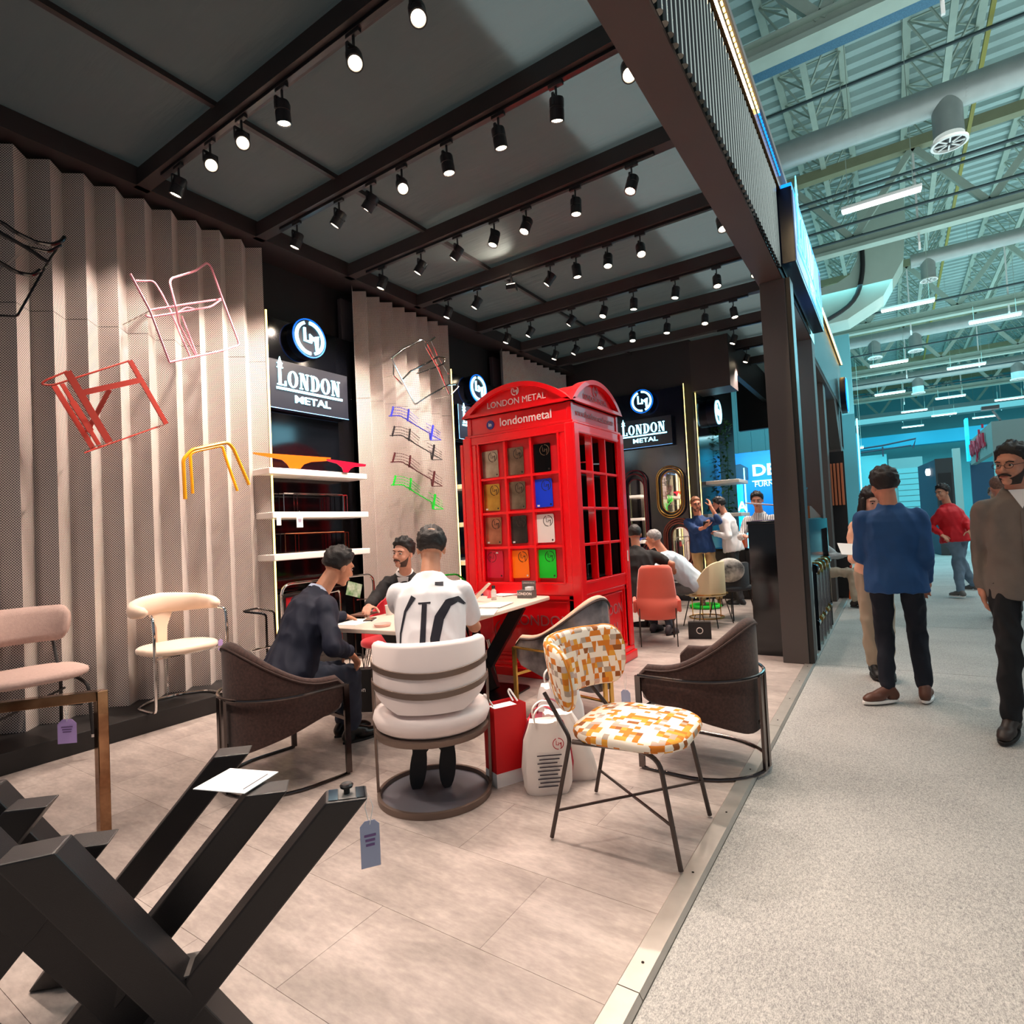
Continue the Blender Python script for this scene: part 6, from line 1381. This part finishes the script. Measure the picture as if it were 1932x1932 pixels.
for x in (-.2, .2): m_ = MB(); m_.bar((x, -.31, .01), (x, -.31, .44), .03, .012, up=(1, 0, 0)); m_.build('leg', dchrome, t); m_ = MB(); m_.bar((x, .24, .01), (x, .22, .40), .02); m_.build('leg', dchrome, t)
t = thing('wire_leg_chair', 'sand-coloured shell chair with slim gold legs under the grey-haired man', 'chair', (-2.16, 7.92, 0), RAD(80))
cushion(t, .50, .48, .41, .47, sand, 'seat', cy=.04, r=.16); tub(t, .26, .24, lambda a: .86-.36*a**3, lambda a: .40, .035, sand, sand, sand, ext=.12, piping=False, name='backrest')
for x in (-.2, .2):
    for y in (-.2, .2): m_ = MB(); m_.tube([(x*.8, y*.8, .41), (x*1.2, y*1.2, .008)], .007, 6); m_.build('leg', dchrome, t)
m_ = MB(); m_.tube([(.27*cos(2*pi*k/20), .27*sin(2*pi*k/20), .43) for k in range(20)], .007, 6, closed=True); m_.build('seat_ring', goldM, t)
t = thing('cushion', 'black and white blot-patterned cushion on the chair back behind the grey-haired man', 'cushion', (-1.95, 8.35, .60), RAD(20)); m_ = MB(); m_.ell((0, 0, .10), (.20, .07, .17), None, 20, 14); m_.build('cover', mat('blot_fabric', (236, 230, 222), .8, var2=(30, 28, 30), vscale=9), t, smooth='all')
t = thing('shell_chair', 'grey chair partly visible behind the blot-patterned cushion', 'chair', (-2.0, 8.6, 0), RAD(60)); cushion(t, .48, .48, .40, .47, mat('chair_charcoal', (62, 62, 66), .8), 'seat'); tub(t, .26, .24, lambda a: .80-.25*a**3, lambda a: .42, .04, *[mat('chair_charcoal', (62,62,66))]*3, ext=.1, piping=False, name='backrest')
for x in (-.2, .2):
    for y in (-.2, .2): MB().bar((x*.8, y*.8, .41), (x*1.1, y*1.1, .008), .016).build('leg', dchrome, t)
t = thing('round_side_table', 'small round gold wire side table with round foot ring', 'side table', (-2.35, 8.55, 0)); m_ = MB()
m_.tube([(.24*cos(2*pi*k/28), .24*sin(2*pi*k/28), .01) for k in range(28)], .009, 7, closed=True); m_.build('foot_ring', goldM, t, smooth=True)
for k in range(4): m_ = MB(); m_.bar((.2*cos(k*pi/2), .2*sin(k*pi/2), .01), (.2*cos(k*pi/2), .2*sin(k*pi/2), .44), .012); m_.build('leg', goldM, t)
m_ = MB(); m_.cyl((0, 0, .44), (0, 0, .455), .24, n=28); m_.build('top', white, t, bevel=.003)
t = thing('round_table', 'small round table between the men beyond the telephone box', 'table', (-2.95, 7.72, 0)); m_ = MB(); m_.cyl((0, 0, .72), (0, 0, .745), .34, n=32); m_.build('top', white, t); m_ = MB(); m_.cyl((0, 0, .01), (0, 0, .72), .03); m_.build('column', dchrome, t); m_ = MB(); m_.cyl((0, 0, 0), (0, 0, .012), .24, n=28); m_.build('base', dchrome, t)
t = thing('paper_bag', 'small black printed carrier bag on the floor by the sneakers of the seated man', 'bag', (-2.02, 7.0, 0), .3); MB().bb((-.13, -.05, 0), (.13, .05, .20)).build('body', blk, t); m_ = MB(); m_.tube([(.035*cos(2*pi*k/14), -.052, .10+.035*sin(2*pi*k/14)) for k in range(14)], .005, 5, closed=True); m_.build('emblem', white, t); m_ = MB(); m_.tube([(-.06, 0, .2), (-.04, 0, .28), (.04, 0, .28), (.06, 0, .2)], .004, 5, fillet=.02); m_.build('handle', blk, t)
m_ = MB(); m_.tube([(.22*cos(2*pi*k/24), .22*sin(2*pi*k/24), .03) for k in range(24)], .03, 8, closed=True); o = m_.build('green_ring', mat('ring_green', (10, 200, 50), .4), smooth=True); o.location = (-2.62, 9.75-.25, .0); tag(o, 'bright green round tube base on the floor behind the sand chair', 'ring')
MB_ = MB(); t = thing('side_cabinet', 'black cabinet behind the man in the blue shirt', 'cabinet', (-2.45, 10.62, 0)); MB().bb((-.35, 0, 0), (.55, .5, .86)).build('body', blk, t, bevel=.004); MB().bb((-.36, -.02, .86), (.56, .52, .89)).build('top', gloss, t); 
for x in (-.34, -.03, .27): MB().bb((x, -.012, .05), (x+.27, .0, .83)).build('door', blk, t, bevel=.003)
tag(MB().bb((-2.55, 10.66, .892), (-2.2, 10.9, 1.06)).build('orange_crate', mat('crate_orange', (230, 90, 30), .5), bevel=.01), 'orange crate standing on the black cabinet behind the phoning man', 'crate')
m_ = MB(); 
for k in range(3): m_.tube([(-.3+.05*k, 0, .02), (.25, 0, .55+.1*k), (.28, 0, .02)], .016, 7, fillet=.05)
o = m_.build('folded_chair_frame', mat('steel_teal_shine', (150, 190, 200), .15, metal=1), kind=None); o.location = (-1.6, 10.6, 0); tag(o, 'shiny folded steel frame leaning behind the counter', 'metal frame')
# hanging plant on the wall corner
t = thing('trailing_plant', 'trailing green leafy plant hanging down the wall corner behind the counter', 'plant', (-2.72, 11.95, 3.4)); q = MB()
random.seed(3)
for k in range(170):
    z = -random.random()*1.9; x = random.gauss(0, .07); y = random.gauss(0, .06); s_ = .05; M_ = Matrix.Rotation(random.random()*6, 3, 'Z') @ Matrix.Rotation(random.uniform(-1, 1), 3, 'X')
    q.add([Vector((x, y, z))+M_ @ Vector(v)*s_ for v in ((0, -1, 0), (.6, 0, .15), (0, 1, 0), (-.6, 0, .15))], [(0, 1, 2, 3)])
q.build('leaves', plantG, t, kind='stuff'); m_ = MB(); m_.tube([(0, 0, 0), (.03, 0, -.8), (-.02, .02, -1.9)], .006, 5); m_.build('stem', plantG, t)
# glossy counter and sample cabinet
t = thing('counter', 'glossy black reception counter beside the first column', 'counter', (-1.27, 6.33, 0)); MB().bb((0, 0, 0), (.50, 2.06, 1.34)).build('body', gloss, t, bevel=.003); MB().bb((-.01, -.01, 1.34), (.50, 2.06, 1.37)).build('top', gloss, t, bevel=.003)
m_ = MB(); m_.bb((.02, .1, 1.371), (.26, .5, 1.376)); m_.build('purple_reflection', mat('reflection_purple', (86, 40, 120), .3), t)  # reflection on the counter top, painted as a thin purple slab
t = thing('tablet_arm', 'white tilted screen arm over the counter, left of the first column', 'screen', (-1.22, 7.0, 1.375)); m_ = MB(); m_.bar((.12, 0, 0), (.12, 0, .16), .03); m_.build('stand', white, t); m_ = MB(); m_.box((.06, 0, .17), (.46, .28, .016), M=Matrix.Rotation(.14, 3, 'Y')); m_.build('screen', white, t, bevel=.004)
t = thing('sample_cabinet', 'glossy black open cabinet with chrome leg samples, between the two columns', 'cabinet', (-.765, 6.42, 0))
MB().bb((0, 0, 0), (.045, .12, 1.36)).build('side_panel', gloss, t); MB().bb((0, 1.90, 0), (.045, 1.99, 1.36)).build('side_panel', gloss, t); MB().bb((0, .12, 1.24), (.045, 1.90, 1.36)).build('header', gloss, t); MB().bb((.0, .12, 0), (.012, 1.90, 1.24)).build('backing', gloss, t)
for k in range(5):
    y = .30+k*.33; s_ = thing('leg_sample', 'chrome furniture leg sample in the glossy black cabinet, %s from the first column' % ['first', 'second', 'third', 'fourth', 'fifth'][k], 'furniture leg', (-.735, 6.42+y, 0), group='leg samples in the cabinet'); m_ = MB(); m_.bar((0, 0, .002), (.0, .10, .85), .05, .012); m_.build('blade', chrome, s_); m_ = MB(); m_.cyl((0, 0, .28), (0, .14, .28), .035); m_.build('hub', goldM if k % 2 else chrome, s_, smooth=True); m_ = MB(); m_.cyl((0, .05, .84), (0, .15, .84), .05); m_.build('hub', goldM if k % 2 else chrome, s_, smooth=True)
t = thing('bent_plate_stand', 'copper-coloured sloping plate and silver arm on top of the sample cabinet', 'display stand', (-.93, 7.3, 1.371)); m_ = MB(); m_.poly([(0, 0, 0), (0, 1.2, 0), (0, 1.1, .02), (0, .15, .14), (0, 0, .14)], (.14, 0, 0)); m_.build('copper_plate', mat('copper_plate', (210, 130, 84), .3, metal=.9), t); m_ = MB(); m_.bar((.05, .0, .0), (.05, .0, .30), .02); m_.box((.05, .1, .33), (.10, .38, .02), M=Matrix.Rotation(.15, 3, 'X')); m_.build('silver_arm', chrome, t); m_ = MB(); 
for k in range(3): m_.cyl((.02+.03*k, .02, .38), (.02+.03*k, .02, .50), .014)
m_.build('copper_tubes', mat('copper_plate', (210,130,84)), t, smooth=True)
t = thing('slatted_display', 'vertical copper slats glowing in the dark frame beside the third column', 'display', (-.98, 11.0, 1.55))
for k in range(6): m_ = MB(); m_.bb((.02+k*.052, 0, 0), (.056+k*.052, .05, .70)); m_.build('slat', mat('copper_slat', (226, 132, 92), .4, metal=.4), t, bevel=.006)
MB().bb((0, .06, -1.55), (.34, .10, .90)).build('backing', blk, t)
t = thing('bar_stool', 'orange and yellow painted stool frame on the carpet edge in the distance', 'stool', (-.92, 11.8-.9, 0)); m_ = MB()
for x, c in ((0, 0), (.24, 1)):
    m_ = MB(); m_.bar((x, 0, .005), (x+.04, .2, .55), .022); m_.build('leg', mat('stool_orange', (236, 96, 20), .4) if c else mat('stool_yellow', (250, 170, 10), .4), t)
    m_ = MB(); m_.bar((x, .22, .005), (x+.04, .0, .55), .022); m_.build('leg', mat('stool_red', (210, 60, 40), .4), t)
m_ = MB(); m_.bar((-.02, .1, .46), (.3, .1, .46), .02); m_.build('crossbar', mat('stool_orange', (236, 96, 20)), t)
t = thing('lounge_sofa', 'pale armchair behind the orange stool frame, mostly hidden', 'armchair', (-1.15, 12.2, 0)); MB().bb((-.36, .05, 0), (.40, .55, .13)).build('plinth', blk, t); MB().bb((-.4, 0, .12), (.45, .6, .44)).build('seat', mat('sofa_cream', (214, 206, 190), .8), t, bevel=.05, seg=3); MB().bb((-.4, .5, .2), (.45, .68, .85)).build('backrest', mat('sofa_cream', (214, 206, 190)), t, bevel=.05, seg=3)
# chrome racks beside the bay, behind the man in navy
t = thing('chrome_frame', 'tall rounded chrome tube frame standing in the first bay behind the seated men', 'furniture frame', (-5.05, 4.05, 0)); m_ = MB(); m_.tube([(0, -.58, .01), (0, -.58, .98), (0, .62, .98), (0, .62, .01)], .014, 9, fillet=.12, nf=6); m_.build('outer_tube', chrome, t, smooth=True); m_ = MB(); m_.tube([(-.12, -.50, .01), (-.12, -.50, .88), (-.12, .52, .88), (-.12, .52, .01)], .010, 9, fillet=.10); m_.build('inner_tube', dchrome, t, smooth=True); m_ = MB(); m_.bar((-.1, .45, .70), (0, .62, .70), .012); m_.build('link', chrome, t)
t = thing('chrome_frame', 'low chrome tube chair frame left of the bay, behind the brown armchair', 'furniture frame', (-4.75, 3.15, 0)); m_ = MB(); m_.tube([(0, -.05, .01), (0, -.05, .76), (-.12, -.2, .80), (-.2, .0, .80), (-.1, .10, .76), (-.1, .12, .01)], .010, 7, fillet=.03); m_.build('left_tube', dchrome, t, smooth=True); m_ = MB(); m_.tube([(0, .18, .01), (0, .18, .78), (0, .30, .84), (-.2, .95, .86), (-.2, .95, .3)], .010, 7, fillet=.06); m_.build('right_tube', chrome, t, smooth=True); m_ = MB(); m_.tube([(0, -.2, .46), (0, .6, .48)], .012, 7); m_.build('seat_rail', chrome, t, smooth=True)
t = thing('sample_case', 'dark case with red printed window standing on the floor of the first bay', 'case', (-5.2, 3.78, 0)); MB().bb((-.12, -.2, 0), (.0, .2, .86)).build('body', blk, t, bevel=.004); MB().bb((.0, -.16, .70), (.004, .14, .83)).build('red_print', mat('print_red', (180, 20, 36), .4), t)
t = thing('flyer_holder', 'green and white flyer in a clear holder behind the head of the man in navy', 'flyer', (-5.0, 4.32, .0)); MB().bb((0, -.01, 0), (.01, .01, .78)).build('post', dchrome, t); m_ = MB(); m_.box((.02, 0, .84), (.006, .20, .15), M=Matrix.Rotation(-.3, 3, 'X')); m_.build('flyer', mat('flyer_green', (200, 210, 190), .5, var2=(60, 120, 50), vscale=14), t)
t = thing('carrier_bag', 'black carrier bag with white round emblem under the table end', 'bag', (-3.72, 3.22, 0), RAD(30)); MB().bb((-.13, -.05, 0), (.13, .05, .34)).build('body', mat('bag_black', (18, 18, 18), .5), t, bevel=.004); m_ = MB(); m_.tube([(.03*cos(2*pi*k/14), -.053, .25+.03*sin(2*pi*k/14)) for k in range(14)], .005, 5, closed=True); m_.build('emblem', white, t); text('London', .055, .001, white, 'lettering', t, frame((0, -.0515, .18), (1, 0, 0), (0, 0, 1))); m_ = MB(); m_.tube([(-.06, 0, .34), (-.05, 0, .46), (.05, 0, .46), (.06, 0, .34)], .004, 5, fillet=.03); m_.build('handle', blk, t)
for k, (x, y, z) in enumerate(((-3.95, 5.0, .35), (-3.95, 5.2, .62))):
    t = thing('chair_frame', ('lower' if k == 0 else 'upper')+' bright green bent tube chair frame left of the telephone box', 'chair frame', (x, y, 0)); m_ = MB(); m_.tube([(0, -.6, z+.35), (0, -.35, z+.34), (.05, -.15, z+.18), (.08, .1, z+.16), (.08, .1, .01)], .010, 7, fillet=.05); m_.tube([(0, -.6, z+.35), (-.02, -.62, .01)], .010, 7); m_.build('tube_frame', mat('rack_green', (10, 206, 44)), t, smooth=True)
t = thing('chair_frame', 'blue tube frame standing between the bay and the telephone box', 'chair frame', (-5.1, 6.95, 0)); m_ = MB(); m_.tube([(0, -.2, .01), (0, -.2, 1.05), (0, .3, 1.05), (0, .3, .01)], .016, 7, fillet=.08); m_.build('tube_frame', mat('frame_blue', (24, 50, 130), .3), t, smooth=True)

# ================================================================ shopping bags
t = thing('paper_bag', 'tall bright red paper carrier bag with white cord handles on the floor', 'bag', W(948, 1478, z=0)+Vector((0, .05, 0)), RAD(-25)); rp = mat('bag_red', (214, 8, 20), .55)
m_ = MB(); m_.loft([[(x, y, z) for x, y in ((-.062*k_, -.10*k2), (.062*k_, -.10*k2), (.068*k_, .10*k2), (-.068*k_, .10*k2))] for z, k_, k2 in ((.075, 1, 1), (.25, 1.02, 1), (.43, 1.05, 1.02))], cap=False); m_.add([(-.062, -.1, .075), (.062, -.1, .075), (.068, .1, .075), (-.068, .1, .075)], [(0, 1, 2, 3)]); m_.build('body', rp, t)
m_ = MB(); m_.bb((-.063, -.101, 0), (.063, .101, .075)); m_.build('white_base', paper, t)
for y in (-.08, .08): m_ = MB(); m_.tube([(-.03, y, .42), (-.05, y-.02, .47), (-.02, y-.03, .50), (.02, y, .43)], .005, 6, fillet=.02); m_.build('handle', paper, t, smooth=True)
m_ = MB(); m_.bb((-.05, -.07, .30), (.05, .07, .415)); m_.build('contents', paper, t)
def sack(name, label, loc, rz, w, d, h_, m, parts=(), lean=0, seed=1, top=.8, handle=True):
    t = thing(name, label, 'bag', loc, rz); g = MB(); rg = []; nn = 28
    for z, k in ((0, .88), (.04, 1.0), (h_*.35, 1.03), (h_*.7, .95), (h_*.92, top), (h_, top*.9)):
        rg.append([(w/2*k*abs(cos(2*pi*i/nn))**.6*(1 if cos(2*pi*i/nn) > 0 else -1)+.012*noise.noise(Vector((i*.9, z*9, seed)))+lean*z, d/2*k*abs(sin(2*pi*i/nn))**.6*(1 if sin(2*pi*i/nn) > 0 else -1)+.012*noise.noise(Vector((i*1.1, z*8, seed+5))), z+.015*noise.noise(Vector((i*.5, 2, seed))) if z > .05 else z) for i in range(nn)])
    g.loft(rg); g.build('body', m, t, smooth=True)
    if handle:
        for y in (-d*.3, d*.3): q = MB(); hp = [(-w*.22+lean*h_, y, h_*.95), (-w*.26+lean*h_, y, h_*1.15), (0+lean*h_, y+.01, h_*1.28), (w*.26+lean*h_, y, h_*1.15), (w*.22+lean*h_, y, h_*.95)]; hp = fil([Vector(p) for p in hp], .06); q.loft([[p+Vector((0, 0, -.001))+Vector((dx, dy, 0)) for dx, dy in ((-.003, -.012), (.003, -.012), (.003, .012), (-.003, .012))] for p in hp]); q.build('handle', m, t)
    return t
can = mat('canvas_white', (238, 228, 220), .85, var=.06, vscale=8); rdF = mat('bag_pink_red', (220, 30, 60), .8, var=.3, vscale=14); dk = mat('bag_denim_dark', (56, 58, 70), .85, var=.35, vscale=10)
sack('tote_bag', 'red and dark patterned bulging bag behind the printed white tote', W(1008, 1492, z=0)+Vector((-.02, .20, 0)), .3, .30, .24, .33, mat('bag_red_dark', (214, 30, 56), .8, var2=(52, 54, 68), vscale=5), seed=2)
t = sack('tote_bag', 'white canvas tote bag with small red emblem and lines of dark print', W(1022, 1500, z=0)+Vector((.0, .07, 0)), RAD(38), .26, .15, .37, can, seed=4, top=.72)
ink = mat('print_ink', (60, 52, 60), .8); m_ = MB()
for k in range(9): m_.bb((-.06+.01*(k % 2), -.0835, .21-k*.020), (.07-.012*(k % 3), -.0815, .216-k*.020))
m_.build('print_lines', ink, t, kind='stuff'); m_ = MB(); logo(m_, .028, .002, frame((.055, -.082, .27), (1, 0, 0), (0, 0, 1)), .004); m_.build('emblem', mat('print_red', (180, 20, 36)), t)
sack('tote_bag', 'second white canvas tote bag leaning to the right behind the chair leg', W(1085, 1478, z=0)+Vector((-.03, .10, 0)), RAD(30), .24, .16, .36, can, seed=7, lean=-.28, top=.75, handle=False)
sack('tote_bag', 'crumpled white plastic bag on top of the bag group', W(1012, 1460, z=.0)+Vector((-.02, .34, 0)), .8, .30, .22, .42, mat('plastic_white', (240, 234, 230), .4), seed=9)

# ================================================================ foreground: gold table frame and black steel table legs
t = thing('gold_table_frame', 'polished bronze-gold square-tube table frame with a lilac tag, lower left', 'furniture frame', (-3.28, 1.24, 0)); bg = mat('bronze_gold_polish', (178, 138, 104), .06, metal=1, var2=(96, 60, 40), vscale=5)  # brown patches in the colour imitate reflections in the polished metal
MB().bb((-.024, -.024, 0), (.024, .024, .72)).build('leg', bg, t, bevel=.003); m_ = MB(); m_.bar((.0, 0, .697), (-1.1, -1.45, .697), .048); m_.build('top_rail', bg, t, bevel=.003)
price_tag((-3.37, 1.13, .60), RAD(40), .085, .115, mat('tag_lilac', (190, 160, 220), .7), 'lilac price tag hanging from the polished gold table frame', string=.10)
stm = mat('black_powder_coat', (29, 27, 29), .42, bump=.25, bscale=500, var=.1, vscale=30)
D2 = Vector((-.30, -.27, -.46)).normalized(); P2 = Vector((-1.26, 1.04, .72)); P1 = Vector((-1.70, .50, .72)); Jn = Vector((-1.64, .795, .20)); 
def tube_bar(p, q, w, h, name, par, O, hollow=True, label=None):
    d = (q-p).normalized(); side = Vector((P2-P1)).cross(Vector((0, 0, 1))).normalized()   # thickness axis, perpendicular to the leg plane
    wv = d.cross(side).normalized(); 
    # end cut level with the floor
    def cut(c, z):
        pts = []
        for a, b in ((1, 1), (1, -1), (-1, -1), (-1, 1)):
            v = c+wv*w/2*a+side*h/2*b; t_ = (z-v.z)/d.z; pts.append(v+d*t_-O)
        return pts
    m_ = MB(); A_, B_ = cut(p, p.z), cut(q, q.z); m_.loft([A_, B_]); o = m_.build(name, stm, par, bevel=.005, seg=2); return A_
def steel_leg(off, label, cap_=True, both=True, z1=.72):
    off = Vector(off); O = Vector((Jn.x+off.x, Jn.y+off.y, 0)); t = thing('steel_table_leg', label, 'table leg', O)
    for Pk, nm in ((P2, 'bar'), (P1, 'bar')):
        if nm == 'bar' and Pk is P1 and not both: continue
        d = (Jn-Pk); d = d/abs(d.z); a = Pk+off; 
        if z1 != .72: a = a+d*(.72-z1)
        b = a+d*(a.z-0.005); A_ = tube_bar(a, b, (.082 if Pk is P2 else .10), (.085 if Pk is P2 else .095), nm, t, O)
        if cap_ and Pk is P2:
            c = sum(A_, Vector())/4; m_ = MB(); 
            def qd(u0, u1, m__, nme, z=.0012):
                q = MB(); f = lambda u, v: A_[0].lerp(A_[3], u).lerp(A_[1].lerp(A_[2], u), v); q.poly([f(u0, .1)+Vector((0, 0, z)), f(u0, .9)+Vector((0, 0, z)), f(u1, .9)+Vector((0, 0, z)), f(u1, .1)+Vector((0, 0, z))], (0, 0, .0008)); q.build(nme, m__, t)
            qd(.06, .28, gloss, 'opening'); qd(.72, .94, gloss, 'opening'); qd(.30, .70, mat('plate_grey', (110, 108, 106), .5), 'end_plate')
            m_ = MB(); m_.lathe([(0, 0), (.008, 0), (.008, .012), (.016, .016), (.018, .022), (.014, .026), (0, .024)], (c.x, c.y, c.z+.002), 20); m_.build('levelling_foot', mat('foot_black', (24, 24, 26), .3), t, smooth=True)
    m_ = MB(); u = (P2-P1); u.z = 0; u.normalize(); sd_ = u.cross(Vector((0, 0, 1))); c = Jn-O+off+Vector((0, 0, .085)); 
    m_.poly([c+u*.08+sd_*.046, c-u*.08+sd_*.046, c-u*.08-sd_*.046, c+u*.08-sd_*.046], (0, 0, .006)); m_.build('gusset_plate', mat('gusset_grey', (104, 98, 94), .5), t, bevel=.001)
    m_ = MB(); 
    for s_ in (-.03, .03): p = c+u*s_+Vector((0, 0, .0061)); m_.cyl(p, p+Vector((0, 0, .0006)), .006, n=12)
    m_.build('screw_hole', blk, t); return t
steel_leg((0, 0, 0), 'nearest black steel X-shaped table leg with a tag and levelling foot on its end')
steel_leg((-.235, -.075, 0), 'black steel X table leg carrying the white card, second from the right', cap_=False)
steel_leg((-.60, .04, 0), 'black steel X table leg behind the white card, third from the right', cap_=False)
steel_leg((-.47, -.37, 0), 'short black steel X table leg low in the left corner', cap_=False, z1=.66)
steel_leg((-.80, -.42, 0), 'farthest left black steel X table leg at the picture edge', cap_=False, z1=.70)
t = thing('info_card', 'white square card lying on the end of a black steel table leg', 'card', W(447, 1473, z=.726), RAD(18)); MB().bb((-.085, -.07, 0), (.085, .07, .002)).build('card', mat('card_white', (248, 250, 250), .5), t); m_ = MB(); m_.bb((.062, -.05, .0021), (.066, .05, .0025)); m_.build('print_line', ink, t)
price_tag(tuple(W(697, 1548, z=.66)), RAD(55), .050, .12, mat('tag_blue', (170, 178, 206), .6), 'pale blue-grey price tag dangling from the nearest black steel leg', string=.07)
price_tag((-1.42, 3.30, .40), RAD(84+90), .062, .085, mat('tag_blue', (170, 178, 206)), 'pale blue tag hanging on the empty brown armchair', string=.13)

# phones in hands
def phone(loc, rot, label):
    t = thing('phone', label, 'phone', loc, rot=rot); MB().bb((-.036, -.005, -.075), (.036, .005, .075)).build('body', blk, t, bevel=.003); MB().bb((-.033, -.0062, -.07), (.033, -.005, .07)).build('screen', gloss, t)
phone((-2.50, 9.64, 1.66), (0, 0, 1.2), 'phone held to the ear of the standing man in the blue shirt')
phone((-2.50, 9.33, 1.35), (1.0, 0, .3), 'phone held at chest height by the man in the blue shirt')
phone((-2.70, 9.86, 1.24), (1.0, 0, 1.6), 'phone in the hands of the standing man in the white shirt')
phone((1.0, 11.10, .95), (0, 0, .6), 'dark phone held behind the back of the man in the red jacket')
t = thing('magazine', 'open printed magazine held by the man in the blue blazer', 'magazine', (-.27, 5.52, 1.10), rot=(.5, .1, .3)); MB().bb((-.13, -.09, 0), (0, .09, .004)).build('page', paper, t); m_ = MB(); m_.box((.06, 0, .008), (.125, .18, .004), M=Matrix.Rotation(-.15, 3, 'Y')); m_.build('page', paper, t)
